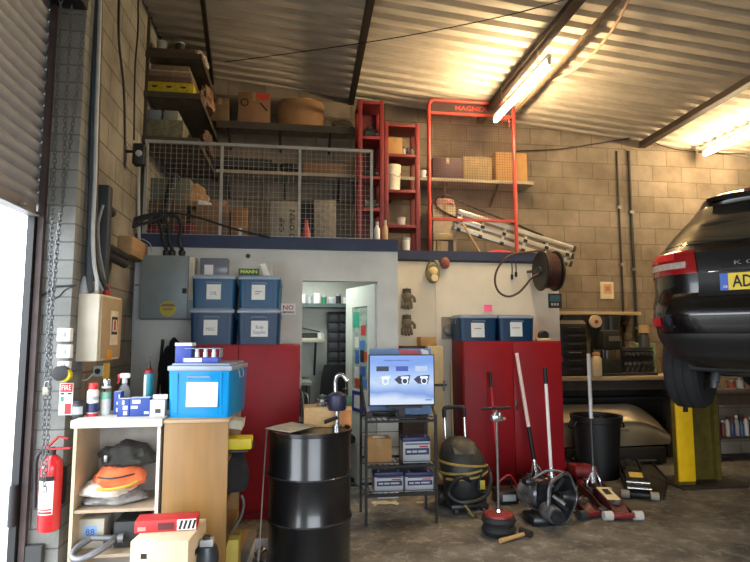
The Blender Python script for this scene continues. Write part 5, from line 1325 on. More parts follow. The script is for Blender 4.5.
t = thing('dust_mask', 'small reddish-brown mask hanging right of the olive respirator', 'mask', (c.x, YS - .01, c.z))
part('cup', MB().sph((0, -.03, -.09), (.06, .045, .07)), M('reddish_brown', '#8c5240', .8, var=.3), t); part('strap', MB().tube(spline([(0, 0, .0), (-.04, -.01, -.05), (-.05, -.02, -.1)], 4), .006, 6), ink, t)
# gloves hanging near the corner
for k, (yy, lab) in enumerate([(289, 'dirty work gloves hung near the wall corner, upper pair'), (315, 'dirty work gloves hung near the wall corner, lower pair')]):
    c = P(406, yy, YS)
    t = thing('work_gloves', lab, 'gloves', (c.x, YS - .01, c.z), 0, 'gloves near the store corner'); gm2 = M('glove_grey', '#6d6558', .9, var=.4, scale=18)
    mb = MB().sph((0, -.035, -.09), (.06, .04, .08)); part('palm', mb, gm2, t)
    for f in range(4): part('finger', MB().tube(spline([(-.045 + f * .03, -.04, -.14), (-.05 + f * .034, -.05, -.2), (-.048 + f * .035, -.04, -.245 + .01 * abs(f - 1.5))], 4), [.017] * 5 + [.016] * 3 + [.01], 8), gm2, t)
    part('thumb', MB().tube(spline([(.05, -.04, -.08), (.085, -.05, -.11), (.09, -.05, -.16)], 4), .017, 8), gm2, t)
    part('cuff', MB().lathe([(.05, -.0), (.055, -.05), (.05, -.06)], (0, -.035, .0), 14, sy=.6), M('cuff_dark', '#3c3a36', .9), t)
    part('hook', MB().cyl((0, .01, 0), (0, -.05, .01), .006, seg=8), steel, t)
# blister packs beside the tub
c = P(448, 317, YS)
t = thing('blister_pack', 'clear blister pack of grey bits hung left of the right tubs', 'packet', (c.x, YS, c.z))
part('card_back', MB().bx(-.08, .1, -.006, 0, -.26, 0), see_through('pack_clear', '#b8b0a0', .5), t); part('blister', MB().sph((.0, -.03, -.15), (.07, .035, .08)), M('grey_bits', '#76736a', .5, .3, var=.4, scale=30), t); part('hang_pin', MB().cyl((0, .0, -.02), (0, -.06, -.02), .005, seg=8), steel, t)
# hose on the store wall and reel
t = thing('hose_reel', 'black and maroon hose reel on the right end of the cream wall', 'hose reel', P(548, 271, YS - .29)); o0 = t.location.copy()
Hr = .235
part('side_disc', MB().lathe([(0, -.12), (Hr * .55, -.125), (Hr * .9, -.135), (Hr, -.12), (Hr, -.105), (Hr * .5, -.1), (0, -.1)], (0, 0, 0), 30, axis='x'), M('reel_black', '#1e1c1a', .5, var=.2), t)
part('side_disc', MB().lathe([(0, .12), (Hr * .55, .125), (Hr * .98, .135), (Hr, .12), (Hr, .105), (Hr * .5, .1), (0, .1)], (0, 0, 0), 30, axis='x'), MATS['reel_black'], t)
part('hub', MB().cyl((-.16, 0, 0), (.1, 0, 0), .05, seg=16), dgrey, t)
pts = []
for i in range(7 * 20):
    a = i / 20 * 2 * PI; pts.append((-.085 + .17 * (i / 140), Hr * .82 * math.cos(a), Hr * .82 * math.sin(a)))
part('wound_hose', MB().tube(pts, .014, 7), M('hose_maroon', '#40221c', .5, var=.2), t)
part('wound_hose', MB().cyl((-.1, 0, 0), (.1, 0, 0), Hr * .78, seg=28), MATS['hose_maroon'], t)
part('mounting_arm', MB().bar((-.15, 0, 0), (-.15, .285, .02), .05, .03).bar((.15, 0, 0), (.15, .285, .02), .05, .03).bar((-.16, 0, 0), (.16, 0, 0), .03, .03), dgrey, t)
t.scale.x = .78
cable('air_hose', 'brown air hose looping down the cream wall from the reel', [P(x, y, YS - .3) for x, y in [(546, 272), (533, 277), (526, 285), (518, 293), (508, 296.5), (499, 292), (495, 282), (497, 270), (505, 259), (515, 254), (530, 252), (545, 250)]], .013, M('hose_brown', '#4a3328', .5), 'hose', n=6)
for k, (xx, lab) in enumerate([(512, 'black cable clip hanging inside the hose loop, left'), (516, 'black cable clip hanging inside the hose loop, right')]):
    c = P(xx, 262, YS - .02); c.y = YS; t = thing('cable_clip', lab, 'clip', c)
    part('pin', MB().cyl((0, .01, 0), (0, -.02, 0), .006, seg=8), steel, t); part('wire', MB().tube(spline([(0, -.01, 0), (.004, -.01, -.1), (0, -.01, -.16 + .03 * k)], 4), .006, 6), blackm, t); part('jaw', MB().bx(-.014, .014, -.022, .0, -.21 + .03 * k, -.15 + .03 * k, bev=.004), blackm, t)
X0, X1, z0, z1 = ext(549, 293.5, 562, 308, YS - .02)
t = thing('notice_sign', 'dark sign with teal panel fixed under the hose reel', 'sign', (X0, YS, z0)); w = X1 - X0; h = z1 - z0
part('sign_plate', MB().bx(0, w, -.012, 0, 0, h), blackm, t); part('teal_panel', MB().bx(.015, w - .02, -.014, -.012, h * .45, h - .02), M('teal_panel', '#2d5d6e', .5), t)
for k in range(3): part('print_mark', MB().bx(.03 + k * .035, .055 + k * .035, -.014, -.012, .03, .06), lgrey, t)

# boards and boxes left of the cabinet
Xa, Xb = FX(428, 5.98), FX(444, 5.98); zz = P(436, 346, 5.98).z
solid('plywood_board', 'tall pale plywood board standing on edge beside the right red cabinet', 'board', MB().bx(0, Xb - Xa, 0, .1, 0, zz, bev=.004), M('plywood', '#c4ae82', .7, var=.15, stretch=(3, 3, .4)), (Xa, 6.02, 0))
t = thing('bench_bracket', 'dark rail clamp across the pale plywood board', 'clamp', P(438, 385, 5.99)); part('clamp_bar', MB().bx(-.07, .09, -.03, .031, -.012, .012), blackm, t); part('screw', MB().cyl((.06, -.04, -.06), (.06, -.04, .05), .008, seg=8), steel, t)
Xa, Xb = FX(421, 6.1), FX(437, 6.1)
carton('cardboard_box', 'small brown cardboard box on the pale ledge behind the screen', (Xb - Xa, .2, P(430, 337, 6.1).z - P(430, 346, 6.1).z), ((Xa + Xb) / 2 + .0, 6.22, P(430, 346, 6.1).z), card)
zz = P(430, 346, 6.1).z
solid('shade_backing', 'dark brown cupboard added for the shade behind the black battery rack', 'backing', MB().bx(FX(403, 6.1), FX(441, 6.1), 6.14, 6.38, 0, zz - .002, bev=.006), M('umber_shade', '#4a3628', .8, var=.4, scale=5), (0, 0, 0))  # added dark block, stands in for the shaded wall behind the rack

# broom leaning at the corner
a = P(451, 364, 6.1); bq = PZ(459, 478, .06)
t = thing('broom', 'wooden broom handle leaning on wall behind the vacuum', 'broom', (bq.x - .06, bq.y - .0, 0))
tp = a - Vector((bq.x - .06, bq.y, 0))
part('broom_handle', MB().cyl((0, 0, .06), tp, .013, seg=10), M('broom_wood', '#b49763', .6, var=.15), t)
part('broom_head', MB().bx(-.16, .06, -.03, .03, .05, .1, bev=.01), card_d, t); part('bristles', MB().bx(-.16, .06, -.035, .035, 0, .055), M('bristle', '#3d352b', .9, scale=40), t)

# ================================================================== screen on the black battery rack
SYd = 4.92
x0, x1 = P(365.5, 440, SYd).x, P(434.5, 440, SYd).x; w = x1 - x0
D = .4
t = thing('battery_rack', 'black wire display rack holding batteries under the bright screen', 'rack', (x0, SYd - .05, 0)); ry = SYd - .05
zs4 = [P(400, 419, SYd).z, P(400, 463.5, SYd).z, P(400, 492, SYd).z]; ztop = P(400, 404, SYd).z + .5
bl = M('rack_black', '#161618', .5, .3, var=.2)
for xx in (0, w):
    for yy in (0, D): part('upright', MB().bar((xx, yy, 0), (xx + (.03 if xx == 0 else -.03) * 0, yy, zs4[0] + (.36 if yy else .04)), .022, .022), bl, t)
    part('side_brace', MB().bar((xx, 0, zs4[0] + .02), (xx, D, zs4[0] + .3), .018, .018), bl, t)
for z in zs4:
    mb = MB()
    for yy in (0, D): mb.bar((0, yy, z - .012), (w, yy, z - .012), .02, .02)
    for k in range(13): mb.bar((w * k / 12, 0, z - .006), (w * k / 12, D, z - .006), .006, .006)
    part('wire_shelf', mb, bl, t)
    part('front_lip', MB().bar((0, -.006, z + .025), (w, -.006, z + .025), .006, .006), bl, t)
for k in range(5): part('back_wire', MB().bar((0, D, .15 + k * .14), (w, D, .15 + k * .14), .006, .006), bl, t)
# screen
sx0, sx1, sz0, sz1 = ext(369.5, 355.5, 434, 404.5, SYd + .02)
t = thing('display_screen', 'lit blue screen showing six battery pictures on the black rack', 'screen', ((sx0 + sx1) / 2, SYd + .02, zs4[0])); w2 = sx1 - sx0
zb_ = sz0 - zs4[0]; zt2 = sz1 - zs4[0]
part('bezel', MB().bx(-w2 / 2 - .006, w2 / 2 + .006, .0, .03, zb_ - .012, zt2 + .008, bev=.003), blackm, t)
sm_ = bpy.data.materials.new('screen_picture'); sm_.use_nodes = True; nt = sm_.node_tree; b_ = nt.nodes['Principled BSDF']; Lk = nt.links.new
tc = nt.nodes.new('ShaderNodeTexCoord'); sp = nt.nodes.new('ShaderNodeSeparateXYZ'); Lk(tc.outputs['Generated'], sp.inputs[0])
nz_ = nt.nodes.new('ShaderNodeTexNoise'); nz_.inputs['Scale'].default_value = 1.6; Lk(tc.outputs['Generated'], nz_.inputs['Vector'])
ad = nt.nodes.new('ShaderNodeMath'); ad.operation = 'MULTIPLY_ADD'; ad.inputs[1].default_value = .35; Lk(nz_.outputs['Fac'], ad.inputs[0]); Lk(sp.outputs['Z'], ad.inputs[2])
cr_ = nt.nodes.new('ShaderNodeValToRGB'); Lk(ad.outputs[0], cr_.inputs['Fac'])
for p_, c_ in [(.0, '#e8f0ff'), (.28, '#dcebff'), (.42, '#6f9be4'), (.62, '#c4dcff'), (.85, '#8db4f2'), (1.0, '#5f92e6')]:
    e = cr_.color_ramp.elements.new(p_) if p_ not in (0., 1.) else cr_.color_ramp.elements[0 if p_ == 0 else -1]
    e.color = (*lin(c_), 1)
b_.inputs['Base Color'].default_value = (.02, .02, .03, 1); b_.inputs['Roughness'].default_value = .25
Lk(cr_.outputs['Color'], b_.inputs['Emission Color']); b_.inputs['Emission Strength'].default_value = SCREEN_S
part('screen_face', MB().bx(-w2 / 2 + .004, w2 / 2 - .004, -.003, 0, zb_, zt2), sm_, t)
hS = zt2 - zb_
em = lambda n_, c_, s_: M(n_, c_, .5, emit=c_, es=s_ * SCREEN_S)
pd, pb, pl_, pw = em('picture_dark', '#2c3148', .6), em('picture_blue', '#3a4a9c', .7), em('picture_pale', '#9fb2c8', .8), em('picture_white', '#dbe6f5', .9)
for k, xx in enumerate((-.3, .0, .3)):
    cx = xx * w2; z1_ = zb_ + hS * .68
    part('battery_picture', MB().bx(cx - .055, cx + .055, -.0045, -.003, z1_, z1_ + hS * .1), [pd, pb, pl_][k], t)
    part('battery_picture', MB().prism([(cx - .07, z1_ - hS * .17), (cx - .03, z1_ - hS * .26), (cx + .06, z1_ - hS * .26), (cx + .075, z1_ - hS * .08), (cx - .03, z1_ - hS * .1)], -.0045, -.003), [pl_, pd, pd][k], t)
    part('picture_label', MB().bx(cx - .01, cx + .06, -.0055, -.0045, z1_ - hS * .15, z1_ - hS * .11), pw, t)
    part('picture_ring', MB().ring([(.022, -.0058), (.03, -.0058), (.03, -.0046), (.022, -.0046)], c=(cx + .025, 0, z1_ - hS * .205), axis='y', seg=16), pw, t)
for (ma, mb_) in ((-.28, -.12), (-.1, .02), (.04, .12)): part('title_mark', MB().bx(w2 * ma, w2 * mb_, -.0042, -.003, zb_ + hS * .885, zb_ + hS * .912), em('picture_ink', '#4a69ac', .7), t)
part('corner_mark', MB().bx(w2 * .36, w2 * .46, -.0042, -.003, zb_ + hS * .075, zb_ + hS * .1), em('picture_ink2', '#5c77a8', .6), t)
part('stand', MB().bx(-w2 * .23, w2 * .3, -.02, .05, zb_ - .03, zb_ - .012).bx(-.03, .03, .01, .03, 0, zb_ - .01).bx(-.12, .12, -.04, .1, 0, .012), blackm, t)
# header card behind the screen
hx0, hx1, hz0, hz1 = ext(369, 348.5, 430, 358, SYd + .3)
o = solid('header_card', 'blue and red header card peeking out above the lit screen', 'card', MB().bx(hx0, hx1, 0, .012, 0, hz1 - zs4[0] - .0), M('card_blue', '#5f83b5', .5, var=.15), (0, SYd + .26, zs4[0]))
part('red_flash', MB().prism([(hx0 + .26, hz1 - zs4[0] - .001), (hx1 - .1, hz1 - zs4[0] - .02), (hx1 - .12, hz1 - zs4[0] - .09), (hx0 + .3, hz1 - zs4[0] - .06)], -.001, 0), M('card_red', '#b5505a', .5), o)
part('white_flash', MB().prism([(hx1 - .1, hz1 - zs4[0] - .003), (hx1 - .03, hz1 - zs4[0] - .02), (hx1 - .01, hz1 - zs4[0] - .1), (hx1 - .08, hz1 - zs4[0] - .07)], -.0012, 0), white, o)
# batteries and a carton on the rack
bg_, bn = M('battery_grey', '#b3b8c0', .45, var=.05), M('battery_navy', '#20285a', .45, var=.15)
def battery(label, x0, y0, x1, zb, top=.16):
    Y = SYd + .0; X0, X1 = FX(x0, Y), FX(x1, Y); h = P((x0 + x1) / 2, y0, Y).z - zb; w = X1 - X0
    t = thing('car_battery', label, 'battery', ((X0 + X1) / 2, Y, zb), 0, 'car batteries on the black rack')
    part('case', MB().bx(-w / 2, w / 2, 0, .17, 0, h * (1 - top), bev=.004), bg_, t)
    part('top_cover', MB().bx(-w / 2 - .002, w / 2 + .002, -.002, .172, h * (1 - top), h, bev=.004), bn, t)
    part('label_band', MB().bx(-w * .42, w * .46, -.0015, 0, h * .32, h * .58), bn, t); part('label_stripe', MB().bx(-w * .42, w * .46, -.0015, 0, h * .72, h * .77), bn, t)
    part('red_mark', MB().bx(w * .1, w * .42, -.0017, 0, h * .61, h * .67), inkr, t)
    for (ma, mb_) in ((-.36, -.2), (-.16, .02), (.06, .36)): part('label_mark', MB().bx(w * ma, w * mb_, -.0022, -.0015, h * .41, h * .49), bg_, t)
    for s in (-1, 1): part('terminal', MB().cyl((s * w * .35, .04, h), (s * w * .35, .04, h + .012), .01, seg=12), steel, t)
    return t
battery('large grey and navy battery on the middle shelf of the rack', 402.5, 437.5, 429, zs4[1])
battery('grey and navy battery on the low shelf, left of the pair', 374.5, 472.5, 402.5, zs4[2], .22)
battery('grey and navy battery on the low shelf, right of the pair', 404.5, 472.5, 432, zs4[2], .22)
X0, X1 = FX(367, SYd), FX(391.5, SYd); h = P(380, 439, SYd).z - zs4[1]
o = carton('cardboard_box', 'brown cardboard box on the rack beside the large battery', (X1 - X0, .2, h), ((X0 + X1) / 2, SYd + .1, zs4[1] + .001), card, 0, seam='y')
part('packing_note', MB().bx(-.05, .06, -.06, .04, h, h + .002), paper, o)
t = thing('jump_leads', 'dark coiled leads lying on the top shelf under the screen', 'leads', (FX(385, SYd), SYd + .06, zs4[0]))
part('coil', MB().tube([(.12 * math.cos(i * .5) * (1 + .1 * math.sin(i)), .05 + .06 * math.sin(i * .5), .014 + .001 * i) for i in range(40)], .009, 6), blackm, t)
for s in (-1, 1): part('clamp', MB().lathe([(0, -.01), (.03, -.01), (.03, .03), (0, .03)], (s * .13, .0, .03), 14, axis='y'), blackm, t)
solid('paper_sheet', 'torn pale paper on the floor under the battery rack', 'paper', MB().grid(lambda u, v: (((u - .5) * .24, (v - .5) * .1 + .02 * math.sin(u * 5), .004 + .012 * abs(math.sin(u * 7 + v * 4))), (0, 0, 1)), 10, 5, .002), M('yellowed_paper', '#c6b89a', .8), PZ(385, 504, 0), 8)
solid('paper_sheet', 'small pale scrap on the floor, right under the battery rack', 'paper', MB().grid(lambda u, v: (((u - .5) * .07, (v - .5) * .06, .003 + .006 * abs(math.sin(u * 5 + v * 3))), (0, 0, 1)), 5, 4, .002), MATS['yellowed_paper'], PZ(420, 503, 0))

# ================================================================== drum, pump and box
DC = Vector((FX(309, 4.03) + .018, 4.03, 0)); dr = .292; dh = .96
t = thing('oil_drum', 'black steel oil drum standing in the foreground', 'drum', DC)
dm = M('drum_black', '#101114', .28, .0, var=.3, scale=4, coat=.35)
prof = [(0, .015), (dr * .95, .015), (dr * .955, 0), (dr * 1.0, 0), (dr * 1.0, .018), (dr * .965, .03)]
for zc in (.372, .664): prof += [(dr * .965, zc - .03), (dr * 1.0, zc - .008), (dr * 1.0, zc + .008), (dr * .965, zc + .03)]
prof += [(dr * .965, dh - .03)]
part('drum_body', MB().lathe(prof + [(dr * .96, dh - .02), (0, dh - .02)], seg=56), dm, t)
for zc in (.372, .664): part('rolling_hoop', MB().ring([(dr * .992, zc - .007), (dr * 1.006, zc - .004), (dr * 1.006, zc + .004), (dr * .992, zc + .007)], seg=56), M('worn_hoop', '#4a4c50', .25, .7, var=.4, scale=5), t)
part('top_rim', MB().ring([(dr * .955, dh - .03), (dr * 1.0, dh - .025), (dr * 1.0, dh), (dr * .955, dh)], seg=56), dm, t)
part('bung', MB().cyl((-.17, .08, dh - .02), (-.17, .08, dh - .006), .03, seg=18), steel, t)
zt3 = dh - .019
o = carton('cardboard_box', 'open tan wood-look box on the back of the oil drum', (FX(352, 4.14) - FX(305, 4.14), .2, P(328, 407, 4.16).z - zt3), ((FX(352, 4.14) + FX(305, 4.14)) / 2, 4.25, zt3), M('tan_wood', '#c79f6a', .6, var=.12, stretch=(3, 1, 5)), 0, tape=False)
bxz = P(328, 407, 4.16).z
part('end_label', MB().bx(.08, .17, -.1015, -.0998, .01, .12), M('orange_wood', '#b9783e', .6), o)
t = thing('hand_pump', 'chrome and navy hand pump with hooked spout on the oil drum', 'pump', (FX(337.5, 4.09), 4.09, zt3))
hz_ = lambda y: P(337, y, 4.09).z - zt3
part('pipe', MB().cyl((0, 0, 0), (0, 0, hz_(408)), .017, seg=14).cyl((0, 0, 0), (0, 0, .025), .035, seg=16), chrome, t)
part('pump_body', MB().lathe([(.02, hz_(411)), (.062, hz_(410)), (.074, hz_(402)), (.066, hz_(395)), (.026, hz_(392))], seg=18), M('pump_navy', '#1c2140', .45, var=.3), t)
part('spout', MB().tube(spline([(-.012, 0, hz_(394)), (-.014, 0, hz_(383)), (-.005, -.005, hz_(377)), (.02, -.01, hz_(374.5)), (.045, -.015, hz_(376)), (.07, -.02, hz_(381))], 6), .015, 10), chrome, t)
part('crank_handle', MB().tube([(-.0, -.02, hz_(417)), (-.09, -.05, hz_(421))], .014, 8), blackm, t)
t = thing('oil_cup', 'chrome oil cup with pump stem on the drum box', 'oil can', (FX(323.5, 4.2), 4.2, bxz))
hz2 = lambda y: P(323, y, 4.2).z - bxz
part('cup', MB().lathe([(.045, 0), (.05, .01), (.052, .03), (.044, .035), (.046, .055), (.03, .06), (0, .06)], seg=20), chrome, t); part('stem', MB().cyl((-.004, 0, .055), (-.004, 0, hz2(394)), .006, seg=8), chrome, t); part('lid', MB().lathe([(.034, .056), (.036, .075), (.01, .085)], seg=16), M('green_black', '#23332e', .5), t)
o = solid('small_carton', 'small dark green box behind the pump on the drum box', 'box', MB().box((0, 0, .03), (.08, .09, .06), bev=.002), M('bottle_green', '#1d5a34', .5, var=.1), (FX(347, 4.26) + .0, 4.28, bxz + .0005))
part('yellow_edge', MB().bx(-.042, -.038, -.046, .046, .002, .058), M('lemon', '#c8c158', .6), o)
a1 = DC + Vector((-.14, -.06, zt3 + .02))
solid('cardboard_sheet', 'folded white card lying across the left of the drum top', 'card', MB().box((0, 0, 0), (.21, .3, .006), rot=(0, 3, -35)), M('soiled_white', '#b8b4aa', .7, var=.2), (DC.x - .135, DC.y - .01, dh + .008))
cable('thin_hose', 'thin pale wire hanging down beside the left of the drum', [Vector((DC.x - .305, DC.y + .1, dh - .02)), Vector((DC.x - .32, DC.y + .05, .6)), Vector((DC.x - .33, DC.y + .0, .3)), Vector((DC.x - .34, DC.y - .05, .05))], .005, M('wire_pale', '#9a8f88', .6), 'wire')
t = thing('grease_gun', 'chrome lever gun hung on the corner of left red cabinet', 'tool', (lx1 + .022, LCY + .0, P(303, 415, LCY).z))
part('barrel', MB().cyl((.02, .05, 0), (.0, .05, .2), .012, seg=10), chrome, t); part('lever', MB().tube(spline([(.0, .04, .2), (.05, .0, .17), (.06, 0, .05)], 5), .006, 6), chrome, t)
solid('gun_hook', 'dark hook plate on the side of left red cabinet', 'hook', MB().bx(0, .012, 0, .06, 0, .25, bev=.003), blackm, (lx1 + .001, LCY + .03, P(303, 415, LCY).z - .02))
# ================================================================== floor tools
jr = M('jack_red', '#7c1f22', .45, .2, var=.3, scale=12)
jr2 = M('jack_dark_red', '#4c1a1b', .5, .2, var=.35, scale=12)
jblk = M('jack_black', '#1d1d1e', .5, .3, var=.3)
jlab = M('jack_label', '#d6c7a0', .6, var=.2)
nyl = M('nylon_grey', '#b9b6ae', .5, var=.1)
def trolley_jack(label, front, back, col, handle_top=None, handle_m=None, grip_m=None, grip=.25, grip_end='top', lab=True, scale=1.0, wheels=nyl, sock=.19):
    """front roller at `front`, handle socket above `back` (both on the floor)"""
    f = Vector((front.x, front.y, 0)); d = Vector((back.x, back.y, 0)) - f; L_ = d.length; ang = math.degrees(math.atan2(d.y, d.x)) - 90
    t = thing('floor_jack', label, 'trolley jack', f, ang, 'trolley jacks on the floor')
    hw = .115 * scale
    for s in (-1, 1):
        mb = MB(); mb.prism([(-.02, .045), (.10, .06), (L_ * .55, .11), (L_ + .06, .16), (L_ + .12, .13), (L_ + .12, .06), (L_ * .5, .035), (0, .025)], s * hw - .006, s * hw + .006, 'yz')
        part('side_plate', mb, col, t)
    for s in (-1, 1): part('front_roller', MB().cyl((s * (hw + .01) - .03 * s, 0, .04), (s * (hw + .055), 0, .04), .04, seg=18), wheels, t)
    part('axle', MB().cyl((-hw, 0, .04), (hw, 0, .04), .022, seg=12).bx(-hw + .02, hw - .02, -.025, .03, .02, .06, bev=.01), jr if col is not jblk else jblk, t)
    mb = MB(); mb.prism([(.02, .06), (.1, .105), (L_ * .62, .17), (L_ * .7, .12), (.1, .05)], -hw * .6, hw * .6, 'yz')
    part('lift_arm', mb, col, t)
    part('saddle', MB().lathe([(.0, 0), (.05, 0), (.055, .02), (.045, .02), (.04, .008), (0, .008)], (0, .13, .108), 18), steel, t)
    part('hydraulic_unit', MB().cyl((0, L_ * .5, .1), (0, L_ * .98, .125), .05, seg=16).bx(-hw * .8, hw * .8, L_ * .75, L_ + .06, .05, .14, bev=.01), jblk, t)
    if lab: part('label_plate', MB().prism([(.16, .1235 + .005), (L_ * .62, .1722), (L_ * .62, .1752), (.16, .1315)], -hw * .52, hw * .52, 'yz'), jlab, t); part('label_print', MB().prism([(.22, .138), (L_ * .55, .1695), (L_ * .55, .1718), (.22, .1405)], -hw * .25, hw * .25, 'yz'), jblk, t)
    for s in (-1, 1):
        part('rear_castor', MB().cyl((s * hw * .9 - .018, L_ + .07, .035), (s * hw * .9 + .018, L_ + .07, .035), .035, seg=14).bx(s * hw * .9 - .024, s * hw * .9 + .024, L_ + .04, L_ + .1, .05, .08), dgrey, t)
    z0 = .13
    if handle_top is not None:
        mi = Matrix.Rotation(-R(ang), 3, 'Z'); top = mi @ (Vector(handle_top) - f); base = Vector((0, L_ * .92, z0)); v = top - base; n = v.normalized()
        part('handle_socket', MB().cyl(base, base + n * sock, .034, .022, seg=16), chrome, t)
        for s in (-1, 1): part('socket_rib', MB().tube(spline([base + Vector((s * .07, 0, 0)), base + Vector((s * .06, 0, .06)), base + n * (sock * .75) + Vector((s * .02, 0, 0))], 4), .009, 7), chrome, t)
        Lh = v.length
        if grip_end == 'top':
            part('handle_pole', MB().cyl(base + n * sock * .6, base + n * (Lh - grip), .0165, seg=12), handle_m, t); part('grip', MB().cyl(base + n * (Lh - grip), top, .022, seg=12), grip_m, t)
        else:
            part('handle_pole', MB().cyl(base + n * (Lh - grip), top, .0195, seg=12), handle_m, t); part('grip', MB().cyl(base + n * sock * .6, base + n * (Lh - grip), .017 if grip_m is not jblk else .022, seg=12), grip_m, t)
    return t
pinkw = M('pinkish_white', '#ead2ca', .45, var=.12)
whiteh = M('handle_white', '#f2efec', .4, var=.06)
silver = M('handle_silver', '#c6cace', .35, .4, var=.06)
# jack with the silver two-part handle, front right
F = PZ(623, 518, .02); B = PZ(581, 492, 0)
bz_ = Vector((F.x, F.y, 0)); 
Bp = P(591.5, 478, 5.36); B = Vector((Bp.x, Bp.y, 0))
trolley_jack('maroon trolley jack with cream label and silver handle, furthest right in the row', F, B, jr2, P(588.5, 354, 5.62), silver, M('handle_dark_rod', '#3c3a3a', .4, .6), .0 + (P(588.5, 354, 5.62) - P(591, 419, 5.5)).length, 'x', True)
t = bpy.data.objects['floor_jack']
# jack with the pink-white over black handle
F = PZ(572, 505, .02); Bp = P(534, 466, 5.75); B = Vector((Bp.x, Bp.y, 0))
tp = P(516.5, 353, 5.84)
trolley_jack('maroon trolley jack with long pinkish-white and black handle behind the gearbox', F, B, jr2, tp, pinkw, jblk, (tp - P(531, 426, 5.78)).length, 'x', True, wheels=dgrey)
# jack with white handle, black grip on top
Bp = P(549, 484, 5.35); B = Vector((Bp.x, Bp.y, 0)); F = PZ(600, 524, .02) * 1.0
F = Vector((Bp.x + .14, Bp.y - .55, 0))
tp = P(545, 368, 5.45)
trolley_jack('trolley jack with straight white handle and black grip behind the gearbox', F, B, jr2, tp, whiteh, jblk, .16, 'top', False, .8, wheels=dgrey)
# red jack behind, long low body
F = PZ(592, 490, .05); B = PZ(566, 470, .0)
t = trolley_jack('bright red trolley jack without handle beside the black bin', F, B, jr, None, None, None, lab=False, scale=1.15)
part('red_cover', MB().box((0, .38, .16), (.24, .42, .13), rot=(-8, 0, 0), bev=.04), jr, t)
# low black jack
F = PZ(640, 497, .02); B = PZ(628, 473, 0)
t = trolley_jack('low black trolley jack with yellow label between bin and yellow post', F, B, jblk, None, None, None, lab=False, scale=1.0, wheels=M('castor_tan', '#8d8474', .6))
part('yellow_label', MB().box((0, .30, .165), (.13, .13, .006), rot=(8, 0, 0)), M('label_yellow', '#c9ad4e', .6, var=.2), t); part('chrome_bar', MB().cyl((-.11, .0, .1), (.11, 0, .1), .013, seg=10), chrome, t); part('chrome_bar', MB().cyl((-.11, .12, .13), (.11, .12, .13), .012, seg=10), chrome, t)
part('cover_plate', MB().prism([(.02, .1), (.2, .15), (.5, .165), (.5, .12), (.05, .06)], -.1, .1, 'yz'), jblk, t)
# red bar with black grip leaning on the cabinet
a = PZ(490, 500, 0); tp = P(490, 372, RCY - .07)
t = thing('jack_handle', 'thin red bar with black grip leaning on red cabinet door', 'bar', (tp.x, RCY - .3, 0)); v = Vector((0, .23, tp.z))
part('bar', MB().cyl((0, 0, 0), v * .87, .011, seg=10), M('bar_red', '#c02530', .4), t); part('grip', MB().cyl(v * .87, v, .017, seg=12), blackm, t)
# air bag jack with T handle
c = PZ(499, 534, 0); Y = c.y
t = thing('air_bag_jack', 'round red and black air bag jack with tall T-handle', 'jack', c)
zc = lambda y: P(499, y, Y).z
part('rubber_bellows', MB().lathe([(.0, 0), (.115, .0), (.125, .01), (.14, .045), (.125, .075), (.118, .08), (.14, .115), (.125, .145), (0, .148)], seg=32), M('bellows_rubber', '#1f1f20', .65, var=.2), t)
part('top_plate', MB().lathe([(.0, .148), (.118, .148), (.115, .165), (.06, .178), (.0, .178)], seg=30), M('plate_red', '#8e2b2c', .5, .1, var=.3, scale=14), t)
part('collar', MB().lathe([(.035, .176), (.03, .2), (0, .2)], seg=18), chrome, t)
part('handle_rod', MB().cyl((0, 0, .19), (0, 0, zc(410)), .0105, seg=12), M('rod_grey', '#7c7876', .4, .7), t)
part('cross_handle', MB().cyl((-.125, 0, zc(408.5)), (.115, .0, zc(408)), .0125, seg=12), jblk, t)
part('valve_block', MB().bx(-.045, .05, -.03, .03, zc(421), zc(414.5), bev=.008).cyl((-.02, -.02, zc(416)), (-.02, -.02, zc(412)), .012, seg=10).cyl((.02, -.02, zc(416)), (.02, -.02, zc(412)), .012, seg=10), chrome, t)
part('valve_lever', MB().cyl((.05, 0, zc(419)), (.075, -.01, zc(418.5)), .014, seg=10), M('copper_tip', '#c58a5c', .4, .6), t)
# hammer
a = PZ(500, 541, .02); b = PZ(526, 533.5, .03)
t = thing('hammer', 'club hammer with pale wooden handle on the floor by the air jack', 'hammer', (a.x, a.y, 0)); v = Vector((b.x - a.x, b.y - a.y, .012)); n = v.normalized(); sdv = Vector((-n.y, n.x, 0))
part('handle', MB().tube([(0, 0, .02), v * .5 + Vector((0, 0, .02)), v + Vector((0, 0, .02))], [.019, .016, .015], 10), M('hickory', '#c09a62', .55, var=.15), t); hp = v + Vector((0, 0, .027))
part('head', MB().cyl(hp - sdv * .055, hp + sdv * .055, .028, seg=10), M('hammer_steel', '#3c3936', .5, .6), t)
# gearbox
gc = PZ(552, 529, 0); t = thing('gearbox', 'dark oily gearbox with open bell housing on the floor before the jacks', 'gearbox', (gc.x + .055, gc.y + .18, 0), 0)
gm3 = M('oily_aluminium', '#85868a', .34, .7, var=.65, scale=9, bump=.3); gd = M('oily_black', '#34363a', .33, .55, var=.6, scale=12)
